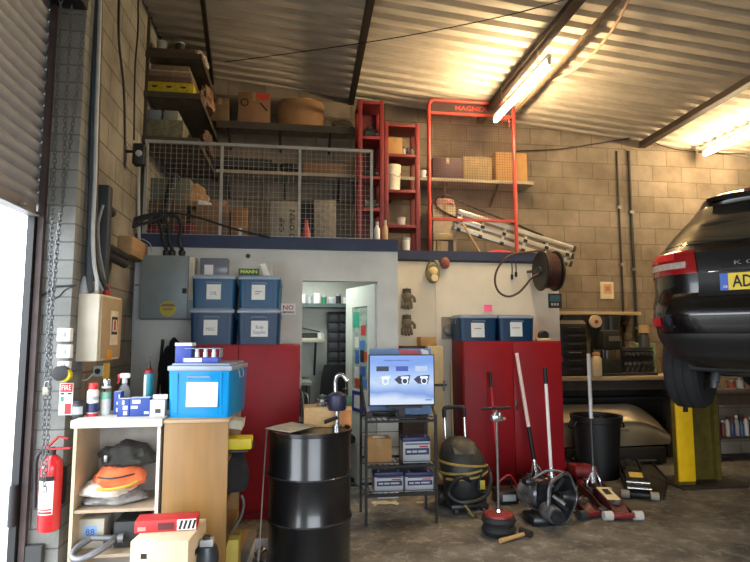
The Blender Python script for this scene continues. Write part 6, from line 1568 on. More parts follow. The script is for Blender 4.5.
# bell: axis toward camera-right
q = Matrix.Rotation(R(-60), 3, 'Z')
mb = MB().lathe([(.09, -.13), (.12, -.12), (.15, -.04), (.185, .05), (.2, .05), (.2, .07), (.18, .07), (.16, .02), (.13, -.02), (.06, -.035), (.03, -.03), (.03, .05), (0, .05)], (0, 0, 0), 30, axis='x')
g = random.Random(2)
for i, v in enumerate(mb.v):
    a = math.atan2(v.z, v.y); k = 1 + .06 * math.cos(5 * a + .6) + .03 * math.cos(3 * a); mb.v[i] = Vector((v.x, v.y * k, v.z * k * 1.02))
mb.v = [q @ v + Vector((.06, -.03, .215)) for v in mb.v]
part('bell_housing', mb, gd, t)
mb = MB()
mb.tube([q @ Vector((.06, .2 * math.cos(a) * (1 + .06 * math.cos(5 * a + .6)), .2 * math.sin(a) * (1 + .06 * math.cos(5 * a + .6)))) + Vector((.06, -.03, .215)) for a in [i * PI / 18 for i in range(36)]], .017, 6, closed=True)
part('flange', mb, gm3, t)
mb = MB().lathe([(.0, -.36), (.07, -.36), (.1, -.34), (.105, -.25), (.125, -.24), (.13, -.14), (.115, -.12), (0, -.12)], (0, 0, 0), 24, axis='x'); mb.v = [q @ v + Vector((.06, -.03, .2)) for v in mb.v]
part('main_case', mb, gm3, t)
for k in range(6):
    a = R(60 * k + 10); o_ = Vector((.06, -.03, .215)); part('bell_rib', MB().bar(q @ Vector((-.02, .05 * math.cos(a), .05 * math.sin(a))) + o_, q @ Vector((.04, .165 * math.cos(a), .165 * math.sin(a))) + o_, .016, .03), gd, t)
for k in range(5):
    mb = MB(); a = R(60 + 60 * k); mb.bar(q @ Vector((-.34, .1 * math.cos(a), .1 * math.sin(a))) + Vector((.06, -.03, .2)), q @ Vector((-.12, .135 * math.cos(a), .135 * math.sin(a))) + Vector((.06, -.03, .2)), .014, .03); part('case_rib', mb, gm3, t)
mb = MB().lathe([(0, -.11), (.06, -.11), (.07, -.08), (.07, .06), (.05, .07), (0, .07)], (-.06, -.16, .13), 20, axis='y'); part('differential_case', mb, gm3, t)
part('output_flange', MB().cyl((-.06, -.26, .13), (-.06, -.31, .13), .045, seg=18).cyl((-.06, -.31, .13), (-.06, -.32, .13), .055, seg=18), gd, t)
part('selector_tower', MB().bx(-.2, -.1, .0, .1, .3, .36, bev=.02).cyl((-.15, .05, .36), (-.15, .05, .4), .02, seg=10), gd, t)
part('breather_pipe', MB().tube(spline([(-.1, .05, .36), (-.0, .02, .42), (.08, -.02, .43), (.12, -.04, .42)], 5), .012, 8), gm3, t)
part('release_lever', MB().bar((-.02, -.14, .26), (.06, -.2, .2), .03, .02), gm3, t)
part('sump', MB().bx(-.2, .06, -.14, .12, .0, .08, bev=.03), gd, t)
for k in range(6): a = R(60 * k + 20); p_ = q @ Vector((.072, .2 * math.cos(a), .2 * math.sin(a))) + Vector((.06, -.03, .215)); part('bolt', MB().cyl(p_, p_ + q @ Vector((.014, 0, 0)), .011, seg=6), steel, t)
# jump starter pack
c = PZ(512, 506, 0); t = thing('jump_starter', 'black battery booster with red leads between vacuum and gearbox', 'booster', (c.x, c.y + .05, 0))
part('case', MB().bx(-.11, .1, 0, .22, 0, .12, bev=.02), blackm, t); part('carry_handle', MB().tube(spline([(-.08, .1, .11), (-.05, .1, .2), (.04, .1, .2), (.07, .1, .11)], 5), .012, 8), blackm, t)
part('red_lead', MB().tube(spline([(-.1, 0, .1), (-.13, -.03, .2), (-.02, -.03, .28), (.06, 0, .2), (.09, -.02, .08), (.14, -.04, .1)], 6), .009, 7), red, t); part('clamp', MB().bar((.12, -.03, .1), (.16, -.03, .02), .02, .02), chrome, t); part('front_panel', MB().bx(-.07, .06, -.003, 0, .03, .09), lgrey, t)
# coil of thin cord on the floor by the vacuum
c = PZ(476, 516, 0)
solid('wire_coil', 'small coil of pale wire on the floor below the vacuum', 'wire', MB().tube([(.07 * math.cos(i * .5) * (1 + .2 * math.sin(i * .7)), .06 * math.sin(i * .5), .008 + .0012 * i) for i in range(40)], .004, 5), M('wire_pale', '#9a8f88'), c)

# ================================================================== vacuum cleaner
c = PZ(472, 516, 0); t = thing('vacuum_cleaner', 'black workshop vacuum with yellow hose wrapped round it', 'vacuum cleaner', (c.x, c.y + .22, 0))
vb = M('vac_black', '#222326', .45, var=.25)
H = P(468, 440, c.y + .1).z
part('tank', MB().lathe([(0, .07), (.17, .07), (.19, .1), (.205, .3), (.2, .36), (0, .36)], seg=30, sy=.95), vb, t)
mb = MB().lathe([(.215, .345), (.22, .4), (.2, .5), (.16, .58), (.09, .635), (0, .65)], seg=30, sy=.95)
mb.v = [Vector((v.x - (v.z - .34) * .12, v.y + (v.z - .34) * .25, v.z)) for v in mb.v]
part('motor_head', mb, M('vac_dark', '#2b2d2c', .5, var=.2), t)
part('vent_panel', MB().box((-.03, -.07, .555), (.2, .15, .03), rot=(38, 0, 0), bev=.012), M('vac_vent', '#4a4c48', .5, var=.35, scale=30), t)
part('badge', MB().bx(.085, .135, -.2, -.192, .22, .3, bev=.003), M('badge_yellow', '#b9a63c', .5), t)
part('base', MB().box((0, .02, .06), (.36, .4, .06), bev=.025), vb, t)
for s in (-1, 1):
    part('rear_wheel', MB().cyl((s * .2 - .025, .13, .095), (s * .2 + .025, .13, .095), .095, seg=22), blackm, t)
    part('front_castor', MB().cyl((s * .13 - .014, -.16, .03), (s * .13 + .014, -.16, .03), .03, seg=14), dgrey, t)
    part('push_tube', MB().cyl((s * .1 - .02, .2, .5), (s * .1 - .02, .24, P(468, 413, c.y + .45).z), .016, seg=12), chrome, t)
zh = P(468, 407, c.y + .45).z
part('push_bar', MB().tube(spline([(-.12, .24, zh - .1), (-.12, .24, zh - .02), (-.08, .24, zh), (.04, .24, zh), (.08, .24, zh - .02), (.08, .24, zh - .1)], 4), .021, 10), blackm, t)
pts = []
for i in range(60):
    a = i * .24 - 2.6; pts.append((.222 * math.cos(a) - .01, .215 * math.sin(a), .36 + .06 * math.sin(a * .5) + .0009 * i))
part('air_hose', MB().tube(pts, .012, 7), M('hose_yellow', '#a08a4a', .6, var=.25), t)
part('suction_hose', MB().tube(spline([(.0, -.2, .3), (-.12, -.24, .34), (-.2, -.18, .2), (-.1, -.25, .13), (.1, -.24, .16), (.2, -.16, .28), (.2, -.05, .4)], 7), .02, 9), blackm, t)
part('power_lead', MB().tube(spline([(.1, -.21, .36), (.05, -.24, .24), (.15, -.22, .2), (.19, -.12, .3)], 6), .008, 6), ink, t)
a = P(437, 463, 4.82); b = PZ(460, 506, .01)
solid('cane', 'thin pale cane leaning between battery rack and vacuum', 'stick', MB(Vector((b.x, b.y, 0))).cyl(b, Vector((a.x, b.y - .0, a.z)), .008, seg=8), M('cane_pale', '#c5b183', .7), (b.x, b.y, 0))
a = P(454, 494, 4.75); 
cable('air_hose', 'yellow-brown air line trailing from the vacuum along the floor', [Vector((c.x - .08, c.y - .0, .12)), Vector((c.x - .02, c.y - .1, .03)), PZ(474, 514, .012), PZ(486, 521, .012)], .009, MATS['hose_yellow'], 'hose')
# dust pan / broom bits left of the vacuum
# ================================================================== bin
c = PZ(597, 481, 0); Y = c.y + .2
ztop_ = P(597, 416, Y - .1).z
t = thing('dustbin', 'tall black plastic dustbin standing before the car panel', 'bin', (P(597, 445, Y).x, Y, 0)); r = (FX(619, Y) - FX(574, Y)) / 2
part('bin_body', MB().lathe([(0, 0), (r * .78, 0), (r * .93, ztop_ - .08), (r * .88, ztop_ - .08), (r * .73, .015), (0, .015)], seg=32), M('bin_black', '#0c0d0e', .5, var=.25), t)
part('rim', MB().ring([(r * .9, ztop_ - .08), (r, ztop_ - .07), (r * 1.02, ztop_), (r * .9, ztop_)], seg=32), MATS['bin_black'], t)
for s in (-1, 1): part('handle', MB().tube(spline([(s * r * .96, -.06, ztop_ - .06), (s * (r + .03), -.05, ztop_ - .13), (s * (r + .03), .05, ztop_ - .13), (s * r * .96, .06, ztop_ - .06)], 4), .012, 8), MATS['bin_black'], t)
blob('rubbish_sack', 'black sack of rubbish filling the dustbin', 'sack', (t.location.x, Y, ztop_ - .2), (r * .68, r * .68, .12), M('black_film', '#19191c', .35), 71, .15)
# ================================================================== benches on the back wall
BY = 6.58
z1 = P(610, 376.5, BY).z; X0 = FX(561, BY) ; X1 = FX(690, BY)
BX0 = XE + .03
t = thing('workbench', 'long timber workbench against the block wall', 'bench', (BX0, YB, 0)); Lb = X1 - BX0
part('worktop', MB().bx(0, Lb, -(YB - BY), 0, z1 - .05, z1, bev=.004), M('bench_timber', '#a08a68', .7, var=.25, stretch=(.5, 4, 4)), t)
for xx in (.03, Lb - .1):
    for yy in (-.27, -.1): part('leg', MB().bx(xx, xx + .07, yy, yy + .07, 0, z1 - .05), M('bench_leg', '#3a3129', .8), t)
part('apron', MB().bx(.03, Lb - .03, -.48, -.455, z1 - .17, z1 - .05), MATS['bench_leg'], t)
part('shade_board', MB().bx(.03, Lb - .03, -.02, 0, .02, z1 - .05), M('bench_shade_dark', '#24201d', .9, var=.3), t)  # near-black board paints in the shade under the bench
part('lower_shelf', MB().bx(.03, Lb - .03, -.27, -.02, .78, .81), M('bench_shade_dark', '#24201d'), t)
# shelf over the bench
sz = P(600, 311.5, YB - .2).z; sX0 = FX(557, YB - .2); sX1 = FX(642, YB - .2)
t = thing('shelf', 'narrow pale timber shelf on the block wall over the bench', 'shelf', (sX0, YB, sz)); 
part('board', MB().bx(0, sX1 - sX0, -.2, 0, -.045, 0, bev=.003), M('shelf_pale', '#b59e78', .7, var=.15, stretch=(.5, 4, 4)), t)
for xx in (.1, sX1 - sX0 - .2): part('bracket', MB().bar((xx, -.0, -.18), (xx, -.17, -.05), .025, .02), dgrey, t)
# tool chest
TY = YB - .42
X0, X1 = FX(561.5, TY), FX(587, TY); zt_ = P(575, 320, TY).z; w = X1 - X0; h = zt_ - z1
t = thing('tool_chest', 'tall black drawered tool chest on the left of the bench', 'tool chest', (max(X0, BX0 + .01), TY, z1))
part('carcass', MB().bx(0, w, .012, .38, 0, h * .93, bev=.006), M('chest_black', '#1c1a18', .5, .2, var=.4), t)
part('sloped_lid', MB().prism([(0, h * .93), (.38, h * .93), (.38, h * 1.0), (.08, h * 1.0)], .0, w, 'yz').mv((0, .01, 0)), M('chest_lid', '#54493a', .6, var=.3), t)
for k in range(6):
    d_ = part('drawer', MB().bx(.01, w - .01, 0, .015, .02 + k * h * .148, .02 + k * h * .148 + h * .13, bev=.003), MATS['chest_black'], t)
    part('handle', MB().bx(w * .25, w * .75, -.012, -.0, .02 + k * h * .148 + h * .085, .02 + k * h * .148 + h * .105, bev=.002), steel if k == 2 else dgrey, d_)
t = thing('copper_can', 'small copper coloured can before the tool chest', 'can', (BX0 + .06, BY + .1, z1)); part('can_body', MB().lathe([(.04, 0), (.042, .09), (.02, .11), (.018, .13), (0, .13)], seg=18), M('copper', '#a06a44', .4, .6), t); part('cap', MB().lathe([(.022, .125), (.022, .15), (0, .15)], seg=12), red, t)
# glue bottle
X = FX(595, TY - .05); h = P(595, 355, TY - .05).z - z1
t = thing('oil_bottle', 'cream plastic bottle with open brown top on the bench', 'bottle', (X, TY - .05, z1)); part('bottle_body', MB().lathe([(.06, 0), (.066, .01), (.066, h * .8), (.05, h * .92), (.035, h)], seg=20), M('bottle_cream', '#bca983', .6, var=.15), t); part('cap', MB().lathe([(.05, h * .97), (.055, h), (.04, h * 1.12), (0, h * 1.14)], seg=14), M('cap_brown', '#8d6238', .6), t)
# bench drill
X = FX(610, TY); hh = lambda y: P(610, y, TY).z - z1
t = thing('bench_drill', 'dark bench pillar drill standing on the bench', 'drill', (X, TY + .1, z1)); dk = M('drill_grey', '#34352f', .45, .4, var=.35)
part('base', MB().bx(-.16, .16, -.16, .16, 0, .035, bev=.01).bx(-.15, .13, -.12, .1, .035, hh(359), bev=.01), dk, t); part('column', MB().cyl((.0, .08, .03), (0, .08, hh(325)), .03, seg=14), steel, t)
part('head', MB().box((0, -.0, hh(340)), (.24, .3, hh(330) - hh(350)), bev=.03), dk, t); part('head_band', MB().bx(-.05, .1, -.153, -.148, hh(341), hh(336)), M('dull_silver', '#8f8d80', .35, .6), t)
part('belt_cover', MB().cyl((.09, 0, hh(331)), (.09, .0, hh(316)), .1, seg=22).cyl((-.03, 0, hh(331)), (-.03, .0, hh(317)), .08, seg=22), blackm, t)
part('chuck', MB().cyl((-.03, -.06, hh(350)), (-.03, -.06, hh(359)), .026, .018, seg=14), steel, t)
part('feed_handle', MB().tube([(.12, -.05, hh(345)), (.2, -.1, hh(349)), (.24, -.12, hh(342))], .008, 7), steel, t)
X = FX(597.5, TY); t = thing('grinding_wheel', 'small tan grinding wheel fixed beside the bench drill head', 'wheel', (X, TY + .05, P(597, 321.5, TY).z)); part('wheel', MB().lathe([(0, -.03), (.03, -.03), (.08, -.025), (.085, 0), (.03, .02), (0, .02)], seg=22, axis='y'), M('stone_tan', '#b9a07c', .8), t); part('hub', MB().lathe([(0, -.045), (.022, -.045), (.025, -.028)], seg=14, axis='y'), M('hub_red', '#8e3b30', .5), t); part('support', MB().bar((0, .0, 0), (.0, .1, -.3), .03, .02).bar((.0, .1, -.3), (.0, .1, -(P(597, 321.5, TY).z - z1)), .035, .02), dk, t)
# socket set case
CYs = BY + .1
X0, X1 = FX(624, CYs), FX(656, CYs); h = P(640, 347.5, CYs).z - z1; w = X1 - X0
t = thing('socket_case', 'open case of chrome sockets leaning on the wall behind bench edge', 'tool case', (X0, CYs, z1))
part('case_back', MB().bx(0, w, .08, .11, 0, h, bev=.006), blackm, t); part('case_tray', MB().bx(0, w, .0, .08, 0, .03, bev=.004), blackm, t)
for r_ in range(2):
    for k in range(7):
        part('socket', MB().lathe([(.0, .05), (.022, .05), (.026, .08)], (.04 + k * (w - .08) / 6, 0, h * (.42 + .34 * r_)), 10, axis='y'), chrome, t)
for zz in (.1, .9): part('edge_strip', MB().bx(.01, w - .01, .072, .08, h * zz - .006, h * zz + .006), steel, t)
for k in range(6): part('spanner', MB().bar((.05 + k * .075, .07, h * .14), (.08 + k * .075, .07, h * .32), .016, .008), chrome, t)
X0, X1 = FX(638, TY + .2), FX(656, TY + .2); solid('pale_case', 'pale green case lying behind the socket case', 'case', MB().bx(0, X1 - X0, 0, .15, 0, P(645, 343, TY + .2).z - z1, bev=.01), M('sage', '#7f9a7c', .5, var=.2), (X0, TY + .22, z1))
for k, (xx, m, lab) in enumerate([(630, M('spool_brown', '#5a4a38', .7), 'brown spool standing on the bench behind the socket case'), (647, M('tan_cap', '#b08d5c', .7), 'tan topped dark canister behind the socket case')]):
    Yk = TY + .08 + .16 * k * 0; X = FX(xx, Yk); h = P(xx, 333 - 8 * k, Yk).z - z1
    tt = thing('canister', lab, 'canister', (X, Yk + .07, z1)); part('can_body', MB().lathe([(.07, 0), (.07, h * .75), (.05, h * .8), (.06, h * .85)], seg=18), dgrey if k else m, tt); part('lid', MB().lathe([(.066, h * .84), (.06, h), (0, h)], seg=18), m, tt)
# pipes and sign on the wall
for xx, lab in ((625, 'thin dark pipe running down the block wall, left of two'), (637, 'thicker dark pipe running down the block wall, right of two')):
    a = P(xx, 152, YB); b = P(xx, 345 if xx == 625 else 350, YB); rr = .013 if xx == 625 else .02
    x = FX(xx, YB - .03)
    t = thing('wall_conduit', lab, 'pipe', (x, YB - rr, b.z)); t.name = 'pipe'; part('pipe_run', MB().cyl((0, 0, 0), (0, 0, a.z - b.z), rr, seg=10), M('pipe_dark', '#2a2622', .6, .2), t)
    for zz in (.3, 1.1, 1.9): part('pipe_clip', MB().bx(-rr - .015, rr + .015, -rr - .004, rr + .006, zz - .02, zz + .02), steel, t)
X0, X1, z0, z1b = ext(600, 282, 613, 299, YB)
t = thing('wall_sign', 'small square cream sign on the block wall over the narrow shelf', 'sign', (X0, YB, z0)); t.name = 'small_sign'; w = X1 - X0; h = z1b - z0
part('sign_plate', MB().bx(0, w, -.02, 0, 0, h, bev=.003), M('sign_cream', '#d8c8a8', .5), t); part('inner_panel', MB().bx(w * .22, w * .82, -.022, -.02, h * .3, h * .86), M('sign_tan', '#c0a078', .6), t); part('red_symbol', MB().bx(w * .36, w * .68, -.0235, -.022, h * .45, h * .72), M('sign_pinkred', '#b8705c', .6), t)
# car panel under the bench
PY = 6.64
a0, a1_, b0, b1 = ext(562, 407, 671, 451, PY)
t = thing('car_bonnet', 'dented silver-gold car body panel leaning beneath the bench', 'car part', ((a0 + a1_) / 2, PY, .02)); w = a1_ - a0; h = b1 - .02
def pan(u, v):
    x = (u - .5) * w; k = 1 - max(0, (u - .62) / .38) ** 2 * .62
    z = h * (.28 + .72 * v * k) + .02
    y = .16 * v - .10 * math.sin(PI * v * .9) - .03 * math.exp(-((v - .62) / .06) ** 2) + .04 * (2 * u - 1) ** 2
    return (x, y, z), (0, -1, .3)
part('panel_skin', MB().grid(pan, 30, 20, .008), M('silver_gold', '#c9bb9f', .36, .75, var=.25, scale=3), t)
part('handle_recess', MB().box((.02, -.085, h * .62), (.17, .03, .05), bev=.012), MATS['silver_gold'], t)
part('lower_trim', MB().bx(-w / 2 + .03, w / 2 - .1, -.03, .06, .0, h * .28, bev=.01), M('trim_black', '#171615', .7), t)
for k in (-.2, .25): part('chrome_clip', MB().bx(w * k - .12, w * k + .12, -.04, -.03, .03, .05), steel, t)
# dark tray on the floor
pa = [PZ(626, 472), PZ(662, 500), PZ(668, 482), PZ(650, 462)]
mb = MB(pa[0]).prism([(p.x, p.y) for p in pa], .004, .012, 'xy')
t = solid('drip_tray', 'flat dark steel drip tray on the floor before the yellow lift post', 'tray', mb, M('tray_steel', '#2c2926', .6, .3, var=.4), pa[0])
for i in range(4): part('tray_lip', MB(pa[0]).bar(pa[i] + Vector((0, 0, .02)), pa[(i + 1) % 4] + Vector((0, 0, .02)), .012, .04), MATS['tray_steel'], t)
# second bench to the right, low shelf with bottles
SYB = 6.6
z2b = P(735, 389, SYB).z; X0 = FX(709, SYB)
t = thing('workbench', 'lower dark bench with a bottle shelf behind the yellow lift post', 'bench', (X0, YB, 0)); Lb = 2.4
part('worktop', MB().bx(0, Lb, -.5, 0, z2b - .06, z2b, bev=.004), M('bench_dark', '#4f463c', .7, var=.3), t)
for xx in (.02, Lb - .09): part('leg', MB().bx(xx, xx + .07, -.48, -.41, 0, z2b - .06), MATS['bench_leg'], t)
zsb = P(735, 437, SYB).z
part('lower_shelf', MB().bx(.02, Lb - .02, -.48, -.0, zsb - .03, zsb), MATS['bench_leg'], t); part('apron', MB().bx(.02, Lb - .02, -.49, -.47, z2b - .2, z2b - .06), M('apron_brown', '#3f352b', .7), t)
bc = ['#6a2f2c', '#a9a49a', '#2d3a66', '#8f8b82', '#31507d', '#c6c2b8', '#3d3d42', '#b7b3a6']
names = ['first', 'second', 'third', 'fourth', 'fifth', 'sixth', 'seventh', 'eighth']
for k in range(8):
    xx = 718 + k * 4.6; h = [.2, .24, .22, .26, .21, .25, .23, .27][k]
    tt = thing('oil_bottle', '%s bottle from left on the shelf under the low dark bench' % names[k], 'bottle', (FX(xx, SYB + .06), SYB + .08, zsb), 0, 'bottles under the low bench'); part('bottle_body', MB().lathe([(.03, 0), (.032, .01), (.032, h * .7), (.016, h * .84), (.014, h * .9)], seg=14), M('bottle_%d' % k, bc[k], .45, var=.2), tt); part('cap', MB().lathe([(.018, h * .88), (.018, h), (0, h)], seg=10), [white, blackm, red][k % 3], tt)
for k, (xx, m, lab) in enumerate([(729, M('rust_red', '#8c4434', .6), 'reddish part on the low dark bench'), (737, lgrey, 'pale box on the low dark bench'), (744, M('rust_brown', '#6e5040', .6), 'brown can on the low dark bench'), (750, white, 'white tin on the low dark bench near frame edge')]):
    tt = thing('tin', lab, 'tin', (FX(xx, SYB + .1), SYB + .12, z2b)); hh_ = [.1, .13, .16, .14][k]
    part('tin_body', MB().lathe([(.05, 0), (.05, hh_ * .85), (0, hh_ * .85)], seg=16), m, tt); part('lid', MB().lathe([(.053, hh_ * .82), (.053, hh_), (0, hh_)], seg=16), steel, tt)
# ================================================================== raised car on the two-post lift
A = R(52)
fw = Vector((math.sin(A), math.cos(A), 0)); rt = Vector((math.cos(A), -math.sin(A), 0))
pl = P(721.5, 281, 3.34)                       # left end of the number plate
pc = Vector((pl.x, pl.y, 0)) + rt * .26
CZ0 = 1.095                                      # height of the tyre line
car = thing('car', 'black estate SUV raised on the lift, seen from its rear left corner', 'car', (pc - fw * .05) + Vector((0, 0, CZ0)), -52)
black_paint = M('car_black', '#050506', .22, .0, var=.2, scale=2, coat=.45)
blk_trim = M('car_trim', '#141415', .55, var=.2)
glass = M('car_glass', '#77746a', .12, .85, var=.1)
WB = .90
def lerp(a, b, t): return a + (b - a) * max(0, min(1, t))
def table(z, tb):
    if z <= tb[0][0]: return tb[0][1]
    for (z0, a), (z1, b) in zip(tb, tb[1:]):
        if z <= z1: t = (z - z0) / (z1 - z0); t = t * t * (3 - 2 * t) * .5 + t * .5; return a + (b - a) * t
    return tb[-1][1]
def w_(z): return table(z, [(.28, .70), (.36, .80), (.5, .88), (.7, .905), (.95, .90), (1.08, .86), (1.2, .77), (1.42, .60), (1.52, .53), (1.60, .38)])
def yr_(z): return table(z, [(.28, .26), (.36, .12), (.5, .03), (.66, .0), (.76, .02), (.80, .06), (.95, .06), (1.08, .07), (1.14, .13), (1.3, .27), (1.46, .42), (1.51, .40), (1.55, .46), (1.60, .95)])
def yf_(z): return table(z, [(.28, 4.25), (.45, 4.42), (.7, 4.46), (.92, 4.3), (1.0, 3.9), (1.06, 3.35), (1.3, 2.85), (1.5, 2.45), (1.60, 2.0)])
N = 4.6
def S(th, z, off=0.0):
    """point of the body skin: th = 0 straight back, + to the right (degrees)"""
    a = R(th); s_, c_ = math.sin(a), math.cos(a)
    w, y0, y1 = w_(z) + off, yr_(z) - off, yf_(z) + off
    x = w * math.copysign(abs(s_) ** (2 / N), s_)
    yc = y0 + (y1 - y0) * .5; b = (y1 - y0) * .5
    y = yc - b * math.copysign(abs(c_) ** (2 / N), c_)
    return Vector((x, y, z))
zsx = [.28, .31, .34, .38, .43, .5, .58, .66, .71, .755, .80, .86, .92, .98, 1.04, 1.08, 1.12, 1.16, 1.2, 1.25, 1.31, 1.37, 1.42, 1.46, 1.49, 1.52, 1.55, 1.57, 1.59, 1.60]
ths = []
nth = 96
# even spread in plan: sample by the angle, with more near the corners
for i in range(nth): ths.append(-180 + 360 * i / nth)
vs = []; fs = []
for z in zsx:
    for th in ths: vs.append(S(th, z))
for i in range(len(zsx) - 1):
    for k in range(nth):
        k2 = (k + 1) % nth; fs.append((i * nth + k, i * nth + k2, (i + 1) * nth + k2, (i + 1) * nth + k))
# wheel arches: leave out the skin around the wheels
WY = (.92, 3.58); WR = .355
def in_arch(f):
    c = sum((vs[i] for i in f), Vector()) / len(f)
    return abs(c.x) > .55 and any((c.y - y) ** 2 + (c.z - .33) ** 2 < .43 ** 2 for y in WY) and c.z < .78
fs = [f for f in fs if not in_arch(f)]
fs.append(tuple(reversed(range(nth)))); fs.append(tuple((len(zsx) - 1) * nth + k for k in range(nth)))
part('body', MB().add(vs, fs), black_paint, car)
def patch(name, t0, t1, z0, z1, off, mat, nu=14, nv=8, parent=car, label=None, shape=None, th=.012):
    def fn(u, v):
        t = t0 + (t1 - t0) * u; z = z0 + (z1 - z0) * v
        if shape: t, z = shape(u, v, t, z)
        p = S(t, z, off); e = .5
        n = (S(t + e, z, off) - S(t - e, z, off)).cross(S(t, z + .01, off) - S(t, z - .01, off)).normalized()
        return p, n
    return part(name, MB().grid(fn, nu, nv, th), mat, parent, label)
def th_of(x, z):
    s_ = min(.9995, abs(x) / w_(z)) ** (N / 2); return math.copysign(math.degrees(math.asin(s_)), x)
def xpatch(name, x0, x1, z0, z1, off, mat, nu=14, nv=8, x0t=None, x1t=None, **k):
    """patch of the tail given by cross-car positions (bottom, and top when given)"""
    def shp(u, v, t, z):
        a = lerp(x0, x0t if x0t is not None else x0, v); b = lerp(x1, x1t if x1t is not None else x1, v)
        return th_of(a + (b - a) * u, z), z
    return patch(name, 0, 1, z0, z1, off, mat, nu, nv, shape=shp, **k)
# rear window, spoiler, wiper
xpatch('rear_window', -.66, .66, 1.15, 1.455, .006, glass, 24, 10, x0t=-.50, x1t=.50)
for sgn in (-1, 1):
    patch('side_window', sgn * 66, sgn * 90, 1.16, 1.44, .005, glass, 12, 6); patch('side_window', sgn * 91.5, sgn * 118, 1.16, 1.44, .005, glass, 12, 6)
patch('windscreen', 142, 218, 1.12, 1.47, .005, glass, 16, 8)
part('spoiler', MB().grid(lambda u, v: (S(th_of((u - .5) * .8, 1.52), 1.505 + .035 * v, .0) + Vector((0, -.05 * (1 - v), .006)), (0, 0, 1)), 16, 4, .03), black_paint, car)
part('high_brake_light', MB().box((0, .31, 1.515), (.3, .02, .016), bev=.004), M('lamp_dark_red', '#6a1418', .25), car)
part('rear_wiper', MB().bar(S(0, 1.17, .03), S(th_of(.4, 1.24), 1.24, .03), .018, .014).cyl(S(0, 1.15, .0), S(0, 1.15, .04), .025, seg=12), blk_trim, car)
# roof rails
for sgn in (-1, 1): part('roof_rail', MB().tube(spline([(sgn * .47, .8, 1.56), (sgn * .48, .9, 1.61), (sgn * .48, 1.6, 1.635), (sgn * .47, 2.2, 1.58)], 5), .016, 8), M('rail_silver', '#a8a49a', .35, .6), car)
# tail lamps, wrapped round the corners
lred = M('lamp_red', '#8e0f16', .12, var=.15, coat=.8); lclr = M('lamp_clear', '#c9b9b0', .15, .2, var=.25, scale=30, coat=.8); lbright = M('lamp_bright_red', '#d8302c', .12, var=.2, coat=.8)
for sgn in (-1, 1):
    a0_, a1_ = sgn * .896, sgn * .44
    lo_z, hi_z = .935, 1.105
    lamp = xpatch('tail_lamp', sgn * .885, sgn * .40, lo_z, hi_z, .010, lred, 20, 8, x0t=sgn * .84, x1t=sgn * .42)
    xpatch('lamp_reflector', sgn * .83, sgn * .55, lo_z + .105, lo_z + .16, .016, lbright, 8, 4, parent=lamp)
    xpatch('lamp_indicator', sgn * .884, sgn * .835, lo_z + .035, lo_z + .085, .016, lclr, 6, 4, parent=lamp)
    xpatch('lamp_reverse', sgn * .80, sgn * .47, lo_z + .04, lo_z + .085, .016, lclr, 8, 4, parent=lamp)
# plate, badges
plate = xpatch('number_plate', -.26, .26, .795 + .01, .795 + .121, .022, M('plate_yellow', '#e6c423', .45, var=.04), 8, 2)
yp = S(0, .86, .024).y
xpatch('plate_band', -.26, -.214, .805, .916, .0236, M('plate_blue', '#2357b5', .4, var=.05), 3, 2, parent=plate, th=.004)
def on_plate(s, w, x, z, mat, h, name='lettering', off=.0, rotx=90):
    y = S(th_of(x, z), z, .024 + off).y
    return text(s, w, mat, plate, (x, y - .0012, z), (rotx, 0, 0), height=h, name=name, bold=.015)
on_plate('AD', .112, -.14, .861, ink, .079)
on_plate('GB', .026, -.237, .828, white, .016)
xpatch('plate_recess', -.40, .40, .775, .93, .004, blk_trim, 12, 3)
kk = S(0, .985, .008).y
text('K O L E O S', .36, chrome, car, (-.0, kk - .004, .985), (86, 0, 0), height=.026, depth=.004, name='badge_letters')
part('badge', MB().prism([(0, -.05), (.034, 0), (0, .05), (-.034, 0), (-.034, 0.0)], kk - .016, kk - .002).mv((0, 0, 1.065)), chrome, car, 'chrome lozenge badge')
part('tailgate_handle', MB().box((0, S(0, .95, .01).y, .945), (.5, .02, .022), bev=.006), blk_trim, car)
# bumper: upper step, lower grey valance, reflectors, sensors
xpatch('bumper_step', -.60, .60, .655, .755, .028, black_paint, 24, 6, x0t=-.56, x1t=.56, th=.02)
xpatch('bumper_band', -.62, .62, .575, .64, .024, black_paint, 24, 4, th=.02)
xpatch('lower_valance', -.72, .72, .33, .52, .012, blk_trim, 26, 8, th=.015)
for sgn in (-1, 1):
    xpatch('rear_reflector', sgn * .84, sgn * .68, .575, .635, .012, M('reflector_red', '#c81e2c', .3, emit=None), 6, 3)
    part('number_lamp', MB().box(S(th_of(sgn * .3, .945), .935, .012), (.06, .016, .01), bev=.003), chrome, car)
